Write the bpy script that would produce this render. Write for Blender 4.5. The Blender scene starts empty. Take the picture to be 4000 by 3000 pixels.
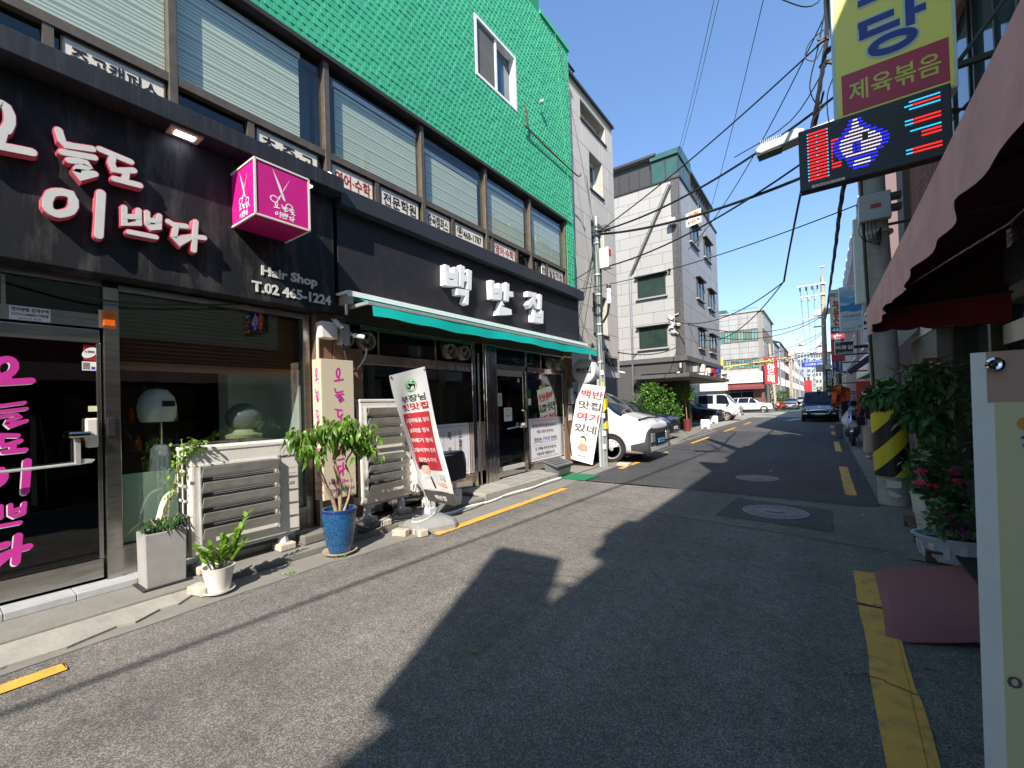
import bpy, bmesh, math, random
from mathutils import Vector, Matrix, Euler
rnd = random.Random(11)
SC = bpy.context.scene
COL = SC.collection
PI = math.pi
# ---------------------------------------------------------------- camera
cam = bpy.data.objects.new('camera', bpy.data.cameras.new('camera'))
COL.objects.link(cam)
cam.data.sensor_width = 36; cam.data.lens = 15.21; cam.data.shift_y = 0.016
cam.data.clip_start = 0.05; cam.data.clip_end = 3000
R = Matrix(((0.8111770, 0.0313428, 0.5839602), (0.5840344, 0.0076847, -0.8116925), (-0.0299283, 0.9994792, -0.0120717)))
cam.matrix_world = Matrix.Translation((0, 0, 1.6)) @ R.to_4x4()
SC.camera = cam
# ---------------------------------------------------------------- light
SUN = Vector((-.293, .704, -.645)).normalized()          # direction the light travels
w = bpy.data.worlds.new('World'); SC.world = w; w.use_nodes = True
nt = w.node_tree; bg = nt.nodes['Background']
sky = nt.nodes.new('ShaderNodeTexSky'); sky.sky_type = 'NISHITA'; sky.sun_disc = False
sky.sun_elevation = math.asin(-SUN.z); sky.sun_rotation = math.atan2(-SUN.x, -SUN.y)
sky.air_density = 1.0; sky.dust_density = 0.1; sky.ozone_density = 4.0
hs = nt.nodes.new('ShaderNodeHueSaturation'); hs.inputs['Saturation'].default_value = 1.25; hs.inputs['Hue'].default_value = .508
v1 = nt.nodes.new('ShaderNodeVectorMath'); v1.operation = 'SCALE'; v1.inputs['Scale'].default_value = .5; gm = nt.nodes.new('ShaderNodeGamma'); gm.inputs[1].default_value = .70; v2 = nt.nodes.new('ShaderNodeVectorMath'); v2.operation = 'SCALE'; v2.inputs['Scale'].default_value = 2.0
nt.links.new(sky.outputs[0], v1.inputs[0]); nt.links.new(v1.outputs[0], gm.inputs[0]); nt.links.new(gm.outputs[0], v2.inputs[0]); nt.links.new(v2.outputs[0], hs.inputs['Color']); nt.links.new(hs.outputs[0], bg.inputs[0]); bg.inputs[1].default_value = 0.15
sun = bpy.data.objects.new('sun', bpy.data.lights.new('sun', 'SUN')); COL.objects.link(sun)
sun.data.energy = 4.2; sun.data.angle = math.radians(0.6); sun.data.color = (1, .93, .84)
sun.rotation_euler = SUN.to_track_quat('-Z', 'Y').to_euler()
SC.view_settings.view_transform = 'Standard'; SC.view_settings.look = 'None'
SC.view_settings.gamma = 1; SC.view_settings.use_curve_mapping = False
SC.view_settings.exposure = 1.08
SC.render.engine = 'CYCLES'
SC.cycles.max_bounces = 8; SC.cycles.transparent_max_bounces = 16
# ---------------------------------------------------------------- materials
MT = {}
def nmat(key):
    m = bpy.data.materials.new(key); m.use_nodes = True; MT[key] = m
    return m, m.node_tree, m.node_tree.nodes['Principled BSDF']
def coord(nt, kind):
    if kind == 'world': return nt.nodes.new('ShaderNodeNewGeometry').outputs['Position']
    return nt.nodes.new('ShaderNodeTexCoord').outputs['Object']
def M(key, c, rough=.6, metal=0, n=None, bump=None, spec=None, vary=0, world=True, coat=0, dirt=None, emit=None, aniso=None):
    """n=(scale, amount): colour noise; bump=(scale, strength); vary: per-object brightness; dirt=(scale, amount, colour)"""
    if key in MT: return MT[key]
    m, nt, p = nmat(key); L = nt.links.new
    p.inputs['Roughness'].default_value = rough; p.inputs['Metallic'].default_value = metal
    if spec is not None: p.inputs['Specular IOR Level'].default_value = spec
    if coat: p.inputs['Coat Weight'].default_value = coat; p.inputs['Coat Roughness'].default_value = .04
    col = None
    P = coord(nt, 'world' if world else 'obj')
    if aniso:
        mp = nt.nodes.new('ShaderNodeMapping'); mp.inputs['Scale'].default_value = aniso; L(P, mp.inputs[0]); P = mp.outputs[0]
    rgb = nt.nodes.new('ShaderNodeRGB'); rgb.outputs[0].default_value = (*c, 1); col = rgb.outputs[0]
    if n is None: n = (6, .08)
    if n:
        t = nt.nodes.new('ShaderNodeTexNoise'); t.inputs['Scale'].default_value = n[0]; t.inputs['Detail'].default_value = 6; t.inputs['Roughness'].default_value = .65
        L(P, t.inputs['Vector'])
        mr = nt.nodes.new('ShaderNodeMapRange'); mr.inputs[1].default_value = .25; mr.inputs[2].default_value = .75
        mr.inputs[3].default_value = 1 - n[1]; mr.inputs[4].default_value = 1 + n[1]; L(t.outputs[0], mr.inputs[0])
        x = nt.nodes.new('ShaderNodeVectorMath'); x.operation = 'SCALE'; L(col, x.inputs[0]); L(mr.outputs[0], x.inputs['Scale']); col = x.outputs[0]
    if vary:
        oi = nt.nodes.new('ShaderNodeObjectInfo')
        mr = nt.nodes.new('ShaderNodeMapRange'); mr.inputs[3].default_value = 1 - vary; mr.inputs[4].default_value = 1 + vary; L(oi.outputs['Random'], mr.inputs[0])
        x = nt.nodes.new('ShaderNodeVectorMath'); x.operation = 'SCALE'; L(col, x.inputs[0]); L(mr.outputs[0], x.inputs['Scale']); col = x.outputs[0]
    if dirt:
        t = nt.nodes.new('ShaderNodeTexNoise'); t.inputs['Scale'].default_value = dirt[0]; t.inputs['Detail'].default_value = 8; t.inputs['Roughness'].default_value = .7
        L(P, t.inputs['Vector'])
        cr = nt.nodes.new('ShaderNodeMapRange'); cr.inputs[1].default_value = .5; cr.inputs[2].default_value = .72; cr.inputs[3].default_value = 0; cr.inputs[4].default_value = dirt[1]; L(t.outputs[0], cr.inputs[0])
        mx = nt.nodes.new('ShaderNodeMix'); mx.data_type = 'RGBA'; L(cr.outputs[0], mx.inputs[0]); L(col, mx.inputs[6]); mx.inputs[7].default_value = (*dirt[2], 1); col = mx.outputs[2]
    L(col, p.inputs['Base Color'])
    if bump:
        t = nt.nodes.new('ShaderNodeTexNoise'); t.inputs['Scale'].default_value = bump[0]; t.inputs['Detail'].default_value = 4; L(P, t.inputs['Vector'])
        b = nt.nodes.new('ShaderNodeBump'); b.inputs['Strength'].default_value = bump[1]; b.inputs['Distance'].default_value = .01; L(t.outputs[0], b.inputs['Height']); L(b.outputs[0], p.inputs['Normal'])
    if emit:
        p.inputs['Emission Color'].default_value = (*emit[0], 1); p.inputs['Emission Strength'].default_value = emit[1]
    return m
def glass(key, tint, refl=1.0):
    m, nt, p = nmat(key); L = nt.links.new; nt.nodes.remove(p)
    out = nt.nodes['Material Output']
    tr = nt.nodes.new('ShaderNodeBsdfTransparent'); tr.inputs[0].default_value = (*tint, 1)
    gl = nt.nodes.new('ShaderNodeBsdfGlossy'); gl.inputs['Roughness'].default_value = .015
    gl.inputs[0].default_value = (refl, refl, refl, 1)
    lw = nt.nodes.new('ShaderNodeLayerWeight'); lw.inputs[0].default_value = .5
    pw = nt.nodes.new('ShaderNodeMath'); pw.operation = 'POWER'; L(lw.outputs['Facing'], pw.inputs[0]); pw.inputs[1].default_value = 4
    fr = nt.nodes.new('ShaderNodeMath'); fr.operation = 'MULTIPLY_ADD'; L(pw.outputs[0], fr.inputs[0]); fr.inputs[1].default_value = .85; fr.inputs[2].default_value = .05
    mx = nt.nodes.new('ShaderNodeMixShader'); L(fr.outputs[0], mx.inputs[0]); L(tr.outputs[0], mx.inputs[1]); L(gl.outputs[0], mx.inputs[2]); L(mx.outputs[0], out.inputs[0])
    return m
def leafmat(key, c, vary=.35, trans=.35):
    m, nt, p = nmat(key); L = nt.links.new
    p.inputs['Roughness'].default_value = .38
    oi = nt.nodes.new('ShaderNodeObjectInfo'); geo = nt.nodes.new('ShaderNodeNewGeometry')
    ad = nt.nodes.new('ShaderNodeMath'); ad.operation = 'ADD'; L(oi.outputs['Random'], ad.inputs[0]); L(geo.outputs['Random Per Island'], ad.inputs[1])
    fr = nt.nodes.new('ShaderNodeMath'); fr.operation = 'FRACT'; L(ad.outputs[0], fr.inputs[0])
    mr = nt.nodes.new('ShaderNodeMapRange'); mr.inputs[3].default_value = 1 - vary; mr.inputs[4].default_value = 1 + vary; L(fr.outputs[0], mr.inputs[0])
    x = nt.nodes.new('ShaderNodeVectorMath'); x.operation = 'SCALE'; x.inputs[0].default_value = c; L(mr.outputs[0], x.inputs['Scale']); L(x.outputs[0], p.inputs['Base Color'])
    tl = nt.nodes.new('ShaderNodeBsdfTranslucent'); y = nt.nodes.new('ShaderNodeVectorMath'); y.operation = 'MULTIPLY'; L(x.outputs[0], y.inputs[0]); y.inputs[1].default_value = (1.6, 1.5, .5); L(y.outputs[0], tl.inputs[0])
    mx = nt.nodes.new('ShaderNodeMixShader'); mx.inputs[0].default_value = trans; L(p.outputs[0], mx.inputs[1]); L(tl.outputs[0], mx.inputs[2]); L(mx.outputs[0], nt.nodes['Material Output'].inputs[0])
    return m
# ---------------------------------------------------------------- mesh kit
def rootloc(o):
    v = Vector((0, 0, 0))
    while o is not None: v += Vector(o.location); o = o.parent
    return v
class MB:
    def __init__(s): s.v = []; s.f = []
    def add(s, vs, fs):
        n = len(s.v); s.v += [tuple(a) for a in vs]; s.f += [tuple(i + n for i in f) for f in fs]; return s
    def box(s, x0, x1, y0, y1, z0, z1):
        if x0 > x1: x0, x1 = x1, x0
        if y0 > y1: y0, y1 = y1, y0
        if z0 > z1: z0, z1 = z1, z0
        return s.add([(x0, y0, z0), (x1, y0, z0), (x1, y1, z0), (x0, y1, z0), (x0, y0, z1), (x1, y0, z1), (x1, y1, z1), (x0, y1, z1)],
                     [(0, 3, 2, 1), (4, 5, 6, 7), (0, 1, 5, 4), (1, 2, 6, 5), (2, 3, 7, 6), (3, 0, 4, 7)])
    def obox(s, c, u, v, n, w, h, d):
        c, u, v, n = Vector(c), Vector(u).normalized() * w / 2, Vector(v).normalized() * h / 2, Vector(n).normalized() * d / 2
        P = [c + a * u + b * v + e * n for e in (-1, 1) for a, b in ((-1, -1), (1, -1), (1, 1), (-1, 1))]
        return s.add(P, [(0, 3, 2, 1), (4, 5, 6, 7), (0, 1, 5, 4), (1, 2, 6, 5), (2, 3, 7, 6), (3, 0, 4, 7)])
    def grid(s, rows):
        b = len(s.v); W = len(rows[0]); s.v += [tuple(p) for r in rows for p in r]
        s.f += [(b + j * W + i, b + (j + 1) * W + i, b + (j + 1) * W + i + 1, b + j * W + i + 1) for j in range(len(rows) - 1) for i in range(W - 1)]
        return s
    def quad(s, a, b, c, d): return s.add([a, b, c, d], [(0, 1, 2, 3)])
    def prism(s, pts, d):
        n = len(pts); d = Vector(d); A = [Vector(p) for p in pts]
        return s.add(A + [p + d for p in A], [tuple(range(n - 1, -1, -1)), tuple(range(n, 2 * n))] + [(i, (i + 1) % n, n + (i + 1) % n, n + i) for i in range(n)])
    def tube(s, pts, r, n=6, caps=True):
        P = [Vector(p) for p in pts]; k = len(P); rs = r if isinstance(r, (list, tuple)) else [r] * k
        base = len(s.v); pu = None
        for i, p in enumerate(P):
            t = (P[min(i + 1, k - 1)] - P[max(i - 1, 0)]).normalized()
            u = t.orthogonal().normalized() if pu is None else (pu - t * pu.dot(t)).normalized()
            pu = u; v = t.cross(u)
            s.v += [tuple(p + (u * math.cos(2 * PI * j / n) + v * math.sin(2 * PI * j / n)) * rs[i]) for j in range(n)]
        for i in range(k - 1):
            for j in range(n):
                a = base + i * n + j; b = base + i * n + (j + 1) % n; s.f.append((a, b, b + n, a + n))
        if caps: s.f.append(tuple(base + j for j in range(n - 1, -1, -1))); s.f.append(tuple(base + (k - 1) * n + j for j in range(n)))
        return s
    def cyl(s, a, b, r0, r1=None, n=16): return s.tube([a, b], [r0, r0 if r1 is None else r1], n)
    def lathe(s, c, prof, n=24, ax=(0, 0, 1), sx=1, sy=1):
        c = Vector(c); ax = Vector(ax).normalized(); u = ax.orthogonal().normalized() if abs(ax.z) < .99 else Vector((1, 0, 0)); v = ax.cross(u); b = len(s.v)
        for r, z in prof: s.v += [tuple(c + ax * z + (u * math.cos(2 * PI * j / n) * sx + v * math.sin(2 * PI * j / n) * sy) * r) for j in range(n)]
        for i in range(len(prof) - 1):
            for j in range(n):
                p = b + i * n + j; q = b + i * n + (j + 1) % n; s.f.append((p, q, q + n, p + n))
        if abs(prof[0][1] - prof[-1][1]) > 1e-5 or prof[-1][0] < .01: s.f.append(tuple(b + j for j in range(n - 1, -1, -1))); s.f.append(tuple(b + (len(prof) - 1) * n + j for j in range(n)))
        return s
    def ball(s, c, rx, ry=None, rz=None, n=10, m=6):
        ry = ry or rx; rz = rz or rx; b = len(s.v); c = Vector(c)
        for i in range(m + 1):
            th = PI * (i + .02) / (m + .04)
            s.v += [tuple(c + Vector((rx * math.sin(th) * math.cos(2 * PI * j / n), ry * math.sin(th) * math.sin(2 * PI * j / n), rz * math.cos(th)))) for j in range(n)]
        for i in range(m):
            for j in range(n):
                p = b + i * n + j; q = b + i * n + (j + 1) % n; s.f.append((p, p + n, q + n, q))
        return s
    def mesh(s, name, mat, smooth=False):
        me = bpy.data.meshes.new(name); me.from_pydata(s.v, [], s.f)
        if mat: me.materials.append(MT[mat] if isinstance(mat, str) else mat)
        if smooth: me.polygons.foreach_set('use_smooth', [True] * len(me.polygons))
        me.update(); return me
    def build(s, name, mat, parent=None, smooth=False, bevel=0, label=None, kind=None, cat=None, group=None, seg=2, sub=0):
        if parent is None:
            xs = [p[0] for p in s.v]; ys = [p[1] for p in s.v]; o0 = Vector(((min(xs) + max(xs)) / 2, (min(ys) + max(ys)) / 2, min(p[2] for p in s.v)))
        else: o0 = rootloc(parent)
        s.v = [(p[0] - o0.x, p[1] - o0.y, p[2] - o0.z) for p in s.v]
        o = bpy.data.objects.new(name, s.mesh(name, mat, smooth)); COL.objects.link(o)
        if parent is None: o.location = o0
        else: o.parent = parent
        if bevel:
            m = o.modifiers.new('bevel', 'BEVEL'); m.width = bevel; m.segments = seg; m.limit_method = 'ANGLE'; m.angle_limit = .6
        if sub: m = o.modifiers.new('sub', 'SUBSURF'); m.levels = m.render_levels = sub
        if smooth and not sub:
            try: o.data.set_sharp_from_angle(angle=math.radians(40))
            except Exception: pass
        return tag(o, label, cat, group, kind)
def tag(o, label=None, cat=None, group=None, kind=None):
    if label: o['label'] = label
    if cat: o['category'] = cat
    if group: o['group'] = group
    if kind: o['kind'] = kind
    return o
def thing(name, label, cat, loc=(0, 0, 0), group=None, rz=0):
    o = bpy.data.objects.new(name, None); o.empty_display_size = .2; COL.objects.link(o); o.location = loc; o.rotation_euler = (0, 0, rz)
    return tag(o, label, cat, group)
def place(o, loc, rz=0): o.location = loc; o.rotation_euler = (0, 0, rz); return o
def inst(me, name, parent, loc, rot=None, sc=None, mtx=None):
    o = bpy.data.objects.new(name, me); COL.objects.link(o); o.parent = parent
    if mtx is not None:
        mtx = mtx.copy(); mtx.translation = mtx.translation - rootloc(parent); o.matrix_basis = mtx
    else:
        o.location = Vector(loc) - rootloc(parent)
        if rot: o.rotation_euler = rot
        if sc: o.scale = sc
    return o
def copy_tree(o, parent=None):
    c = o.copy(); COL.objects.link(c); c.parent = parent
    for ch in list(o.children): copy_tree(ch, c)
    return c
# ---------------------------------------------------------------- text (the built-in font)
TCACHE = {}
def textmesh(body, bold, res):
    k = (body, bold, res)
    if k not in TCACHE:
        cu = bpy.data.curves.new('t', 'FONT'); cu.body = body; cu.size = 1; cu.align_x = 'CENTER'; cu.offset = bold; cu.resolution_u = res; cu.space_line = .85
        o = bpy.data.objects.new('t', cu)
        
        me = bpy.data.meshes.new_from_object(o); bpy.data.objects.remove(o)
        vs = [v.co.copy() for v in me.vertices]; fs = [tuple(p.vertices) for p in me.polygons]
        x0 = min(v.x for v in vs); x1 = max(v.x for v in vs); y0 = min(v.y for v in vs); y1 = max(v.y for v in vs)
        TCACHE[k] = ([((v.x - (x0 + x1) / 2), (v.y - (y0 + y1) / 2)) for v in vs], fs, x1 - x0, y1 - y0)
    return TCACHE[k]
FR = {'+X': (Vector((0, 1, 0)), Vector((0, 0, 1)), Vector((1, 0, 0))), '-Y': (Vector((1, 0, 0)), Vector((0, 0, 1)), Vector((0, -1, 0))), '+Z': (Vector((1, 0, 0)), Vector((0, 1, 0)), Vector((0, 0, 1)))}
def addtext(mb, body, c, face, w=None, h=None, bold=0, res=2, depth=.0015, shear=0):
    """letters fitted into a w x h box centred at c, front face towards `face`"""
    pts, fs, W, H = textmesh(body, bold, res)
    sx = w / W if w else None; sy = h / H if h else None; sx = sx or sy; sy = sy or sx
    u, v, n = FR[face] if isinstance(face, str) else face
    c = Vector(c); base = len(mb.v)
    mb.v += [tuple(c + u * (x * sx + y * sy * shear) + v * (y * sy) + n * depth) for x, y in pts]
    mb.f += [tuple(i + base for i in f) for f in fs]
    if depth > .004:                                     # give thick letters their sides
        from collections import Counter
        cnt = Counter(); 
        for f in fs:
            for i in range(len(f)): cnt[(f[i], f[(i + 1) % len(f)])] += 1
        b2 = len(mb.v); mb.v += [tuple(c + u * (x * sx + y * sy * shear) + v * (y * sy)) for x, y in pts]
        for (a, b) in cnt:
            if (b, a) not in cnt: mb.f.append((base + b, base + a, b2 + a, b2 + b))
    return mb
def lettering(body, c, face, mat, parent, w=None, h=None, bold=0, res=2, depth=.0015, name='lettering', shear=0):
    return addtext(MB(), body, c, face, w, h, bold, res, depth, shear).build(name, mat, parent)
def stroke(mb, pl, wd, x0, x1, rnd_ends=True, k=0):
    """one brush stroke (polyline in y,z) as a solid between x0 (wall) and x1 (front)"""
    P = [Vector((a, b)) for a, b in pl]; closed = (P[0] - P[-1]).length < 1e-4 and len(P) > 3
    Lf, Rt = [], []; n = len(P)
    for i, p in enumerate(P):
        a = P[i - 1] if i else (P[-2] if closed else p); b = P[i + 1] if i < n - 1 else (P[1] if closed else p)
        t = b - a; t = t.normalized(); nn = Vector((-t.y, t.x)); s = 1
        if 0 < i < n - 1 or closed:
            d1 = (p - a).normalized(); d2 = (b - p).normalized(); cth = max(.5, nn.dot(Vector((-d1.y, d1.x)))); s = 1 / cth
        Lf.append(p + nn * wd / 2 * s); Rt.append(p - nn * wd / 2 * s)
    x1 = x1 + k * .0012
    if closed:
        for i in range(n - 1):
            A, B, C, D = Lf[i], Lf[i + 1], Rt[i + 1], Rt[i]
            mb.quad((x1, *A), (x1, *D), (x1, *C), (x1, *B)); mb.quad((x0, *A), (x1, *A), (x1, *B), (x0, *B)); mb.quad((x0, *C), (x1, *C), (x1, *D), (x0, *D))
        return mb
    def cap(p, t):
        if not rnd_ends: return [p + t * wd * .12]
        a0 = math.atan2(t.y, t.x); return [p + Vector((math.cos(a0 + a), math.sin(a0 + a))) * wd / 2 for a in (-1.2, -.8, -.4, 0, .4, .8, 1.2)]
    t0 = (P[0] - P[1]).normalized(); t1 = (P[-1] - P[-2]).normalized()
    if rnd_ends: poly = Rt + cap(P[-1], t1) + Lf[::-1] + cap(P[0], t0)
    else: poly = Rt + Lf[::-1]
    # front as strip quads so that bends stay clean
    for i in range(n - 1):
        mb.quad((x1, *Lf[i]), (x1, *Rt[i]), (x1, *Rt[i + 1]), (x1, *Lf[i + 1]))
    if rnd_ends:
        mb.add([(x1, *q) for q in [Rt[-1]] + cap(P[-1], t1) + [Lf[-1]]], [tuple(range(9))]); mb.add([(x1, *q) for q in [Lf[0]] + cap(P[0], t0) + [Rt[0]]], [tuple(range(9))])
    m = len(poly)
    mb.add([(x0, *q) for q in poly] + [(x1, *q) for q in poly], [(i, (i + 1) % m, m + (i + 1) % m, m + i) for i in range(m)])
    return mb
def strokes(mb, pls, wd, fn, depth=.003, rnd_ends=True):
    t = MB()
    for j, pl in enumerate(pls): stroke(t, pl, wd, 0, depth, rnd_ends, j * .2)
    return mb.add([fn(*p) for p in t.v], t.f)
def fitgl(pls, ca, cb, w, h):
    A = [p[0] for q in pls for p in q]; B = [p[1] for q in pls for p in q]; a0, a1, b0, b1 = min(A), max(A), min(B), max(B)
    return [[(ca + (p[0] - (a0 + a1) / 2) * w / (a1 - a0), cb + (p[1] - (b0 + b1) / 2) * h / (b1 - b0)) for p in q] for q in pls]
# ---------------------------------------------------------------- small builders
WEDGE = ((.016, -1, -1), (.008, 1, -1), (.004, 1, 1), (.011, -1, 1))
def wedge_box(mb, c, u, v, n, w, h):
    P = [c + u * (a * w / 2) + v * (b * h / 2) for _, a, b in WEDGE]; T = [p + n * k[0] for p, k in zip(P, WEDGE)]
    mb.add([*P, *T], [(4, 5, 6, 7), (0, 1, 5, 4), (1, 2, 6, 5), (2, 3, 7, 6), (3, 0, 4, 7)])
def grid_pieces(parent, name, mat, o, u, v, n, W, H, w, h, gap, d, stagger=0, skip=(), jit=.001, limit=300, key=None, bev=0, wedge=False):
    """separate slabs in running rows on a wall: o lower corner, u/v/n unit axes; skip = rectangles (a0,a1,b0,b1) left free"""
    o, u, v, n = map(Vector, (o, u, v, n)); cells = []; rows = int(round(H / h)); h = H / rows
    for r in range(rows):
        a = -(w * stagger * (r % 2))
        while a < W - 1e-4:
            a0, a1 = max(a, 0), min(a + w, W); a += w
            if a1 - a0 < w * .12: continue
            b0, b1 = r * h, (r + 1) * h
            segs = [(a0, a1, b0, b1)]
            for s in skip:
                out = []
                for (p0, p1, q0, q1) in segs:
                    if p1 <= s[0] or p0 >= s[1] or q1 <= s[2] or q0 >= s[3]: out.append((p0, p1, q0, q1)); continue
                    if p0 < s[0]: out.append((p0, s[0], q0, q1))
                    if p1 > s[1]: out.append((s[1], p1, q0, q1))
                    m0, m1 = max(p0, s[0]), min(p1, s[1])
                    if q0 < s[2]: out.append((m0, m1, q0, s[2]))
                    if q1 > s[3]: out.append((m0, m1, s[3], q1))
                segs = out
            cells += [c for c in segs if c[1] - c[0] > gap * 2.5 and c[3] - c[2] > gap * 2.5]
    meshes = {}; res = []
    g = gap / 2
    rest = None
    if len(cells) > limit:
        cl = cam.matrix_world.translation
        cells.sort(key=lambda c: (o + u * (c[0] + c[1]) / 2 + v * (c[2] + c[3]) / 2 - cl).length if key is None else key(o + u * (c[0] + c[1]) / 2 + v * (c[2] + c[3]) / 2))
        rest = MB()
    for i, (a0, a1, b0, b1) in enumerate(cells):
        k = (round(a1 - a0, 3), round(b1 - b0, 3)); dd = rnd.uniform(-jit, jit)
        if i < limit:
            if k not in meshes:
                mb = MB(); W2, H2 = (k[0] - gap) / 2, (k[1] - gap) / 2; e = min(bev, W2 / 2, H2 / 2)
                if wedge: wedge_box(mb, Vector(), u, v, n, k[0] - gap, k[1] - gap)
                elif bev:
                    q = [(-W2, -H2, 0), (W2, -H2, 0), (W2, H2, 0), (-W2, H2, 0), (-W2 + e, -H2 + e, d), (W2 - e, -H2 + e, d), (W2 - e, H2 - e, d), (-W2 + e, H2 - e, d)]
                    q2 = q[:4] + [(a, b, d - e) for a, b, c_ in q[:4]] + q[4:]
                    mb.add([u * a + v * b + n * c_ for a, b, c_ in q2], [(0, 1, 5, 4), (1, 2, 6, 5), (2, 3, 7, 6), (3, 0, 4, 7), (4, 5, 9, 8), (5, 6, 10, 9), (6, 7, 11, 10), (7, 4, 8, 11), (8, 9, 10, 11)])
                else: mb.obox(n * d / 2, u, v, n, k[0] - gap, k[1] - gap, d)
                meshes[k] = mb.mesh(name, mat)
            res.append(inst(meshes[k], name, parent, o + u * (a0 + a1) / 2 + v * (b0 + b1) / 2 + n * dd))
        elif wedge: wedge_box(rest, o + u * (a0 + a1) / 2 + v * (b0 + b1) / 2 + n * dd, u, v, n, k[0] - gap, k[1] - gap)
        else: rest.obox(o + u * (a0 + a1) / 2 + v * (b0 + b1) / 2 + n * (dd + d / 2), u, v, n, k[0] - gap, k[1] - gap, d)
    if rest: rest.build(name, mat, parent, kind='stuff')
    return res
def window(parent, c, face, w, h, frame='frame_dark', pane='glass_green', fw=.05, depth=.06, split=1, hood=False, sill=None):
    """framed window, centre c on the wall plane: frame part with its panes as sub-parts"""
    u, v, n = FR[face] if isinstance(face, str) else face; c = Vector(c); mb = MB()
    mb.obox(c + v * (h / 2 - fw / 2) + n * depth / 2, u, v, n, w, fw, depth); mb.obox(c - v * (h / 2 - fw / 2) + n * depth / 2, u, v, n, w, fw, depth)
    for s in (-1, 1): mb.obox(c + u * s * (w / 2 - fw / 2) + n * depth / 2, u, v, n, fw, h - 2 * fw, depth)
    for i in range(1, split + 1) if split > 0 else []:
        if split > 0 and i <= split: mb.obox(c + u * (-w / 2 + w * i / (split + 1)) + n * depth * .4, u, v, n, fw, h - 2 * fw, depth * .8)
    o = mb.build('window', frame, parent)
    k = split + 1; pw = (w - 2 * fw) / k
    for i in range(k): MB().obox(c + u * (-w / 2 + fw + pw * (i + .5)) + n * (.012 + .008 * (i % 2)), u, v, n, pw, h - 2 * fw, .008).build('pane', pane, o)
    if sill: MB().obox(c - v * (h / 2 + .05) + n * .06, u, v, n, w + .2, .07, .14).build('sill', sill, o)
    if hood: MB().obox(c + v * (h / 2 + .05) + n * .1, u, v, n, w + .25, .05, .24).build('hood', frame, o)
    return o
def leafmesh(l, w, mat, bend=.3, fold=.25, tip=.35):
    st = [(0, .05), (.2, .75), (.45, 1), (.7, .75), (.88, tip), (1, .02)]; V = []; F = []
    for t, k in st:
        y = l * t; z = -bend * l * t * t
        V += [(-w / 2 * k, y, z + fold * w * k * .5), (0, y, z), (w / 2 * k, y, z + fold * w * k * .5)]
    for i in range(len(st) - 1):
        a = i * 3; F += [(a, a + 1, a + 4, a + 3), (a + 1, a + 2, a + 5, a + 4)]
    me = bpy.data.meshes.new('leaf'); me.from_pydata(V, [], F); me.materials.append(MT[mat]); me.polygons.foreach_set('use_smooth', [True] * len(me.polygons)); return me
def leafmtx(p, d, s=1, roll=0, up=Vector((0, 0, 1))):
    d = Vector(d).normalized(); x = d.cross(up)
    if x.length < 1e-3: x = Vector((1, 0, 0))
    x.normalize(); z = x.cross(d); m = Matrix((x, d, z)).transposed().to_4x4() @ Matrix.Rotation(roll, 4, 'Y') @ Matrix.Scale(s, 4); m.translation = Vector(p); return m
def foliage(parent, me, mats, limit=300, name='leaf'):
    cl = cam.matrix_world.translation
    mats = sorted(mats, key=lambda m: (m.translation - cl).length)
    for m in mats[:limit]: inst(me, name, parent, None, mtx=m)
    if len(mats) > limit:
        mb = MB(); vs = [v.co.copy() for v in me.vertices]; fs = [tuple(p.vertices) for p in me.polygons]
        for m in mats[limit:]: mb.add([m @ v for v in vs], fs)
        mb.build('foliage', me.materials[0], parent, kind='stuff', smooth=False)
def cable(a, b, sag, r, mat='cable', label='', group='overhead cables', extra=(), n=16, name='power_cable', cat='cable'):
    a, b = Vector(a), Vector(b); pts = [a.lerp(b, t / n) - Vector((0, 0, sag * 4 * (t / n) * (1 - t / n))) for t in range(n + 1)]
    o = MB().tube(pts, r, 5).build(name, mat, None, smooth=True, label=label, cat=cat, group=group); return o
def pathobj(pts, r, name, mat, parent=None, n=7, **k): return MB().tube(smoothpath(pts), r, n).build(name, mat, parent, smooth=True, **k)
def smoothpath(P, k=5):
    P = [Vector(p) for p in P]; out = []
    for i in range(len(P) - 1):
        p0, p1, p2, p3 = P[max(i - 1, 0)], P[i], P[i + 1], P[min(i + 2, len(P) - 1)]
        for j in range(k):
            t = j / k; out.append(.5 * ((2 * p1) + (p2 - p0) * t + (2 * p0 - 5 * p1 + 4 * p2 - p3) * t * t + (3 * p1 - p0 - 3 * p2 + p3) * t ** 3))
    return out + [P[-1]]
# ---------------------------------------------------------------- material library
M('green_tile', (.055, .42, .215), .5, n=(1.2, .1), vary=.05, bump=(60, .15), dirt=(2.2, .25, (.02, .27, .13)))
M('green_grout', (.012, .22, .09), .7)
M('sign_black', (.011, .012, .014), .55, spec=.3, n=(2, .3), bump=(30, .1), aniso=(1, 2.2, .5), dirt=(2.6, .75, (.085, .082, .08)))
M('lip_black', (.014, .016, .020), .5, n=(2, .3), aniso=(1, 6, .6), dirt=(3, .5, (.06, .068, .075)))
M('sign_black2', (.022, .022, .026), .5, spec=.3, n=(1.5, .15), dirt=(9, .12, (.12, .12, .12)))
M('lip_black2', (.030, .031, .038), .4, n=(2, .12))
M('letter_white', (.60, .60, .57), .35, n=(8, .05)); M('letter_pink', (.62, .10, .16), .45)
M('letter_side', (.62, .62, .56), .5, n=(12, .15)); M('white', (.78, .78, .76), .4); M('white_gloss', (.80, .80, .80), .25)
M('magenta', (.55, .013, .22), .35); M('magenta_dark', (.38, .007, .13), .4); M('pink_letter', (.55, .035, .30), .4)
M('bronze', (.14, .115, .085), .45, metal=.4, n=(8, .25), dirt=(10, .5, (.05, .04, .03)))
M('bronze_dark', (.035, .028, .022), .5, n=(8, .2)); M('frame_dark', (.03, .027, .024), .45)
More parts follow.
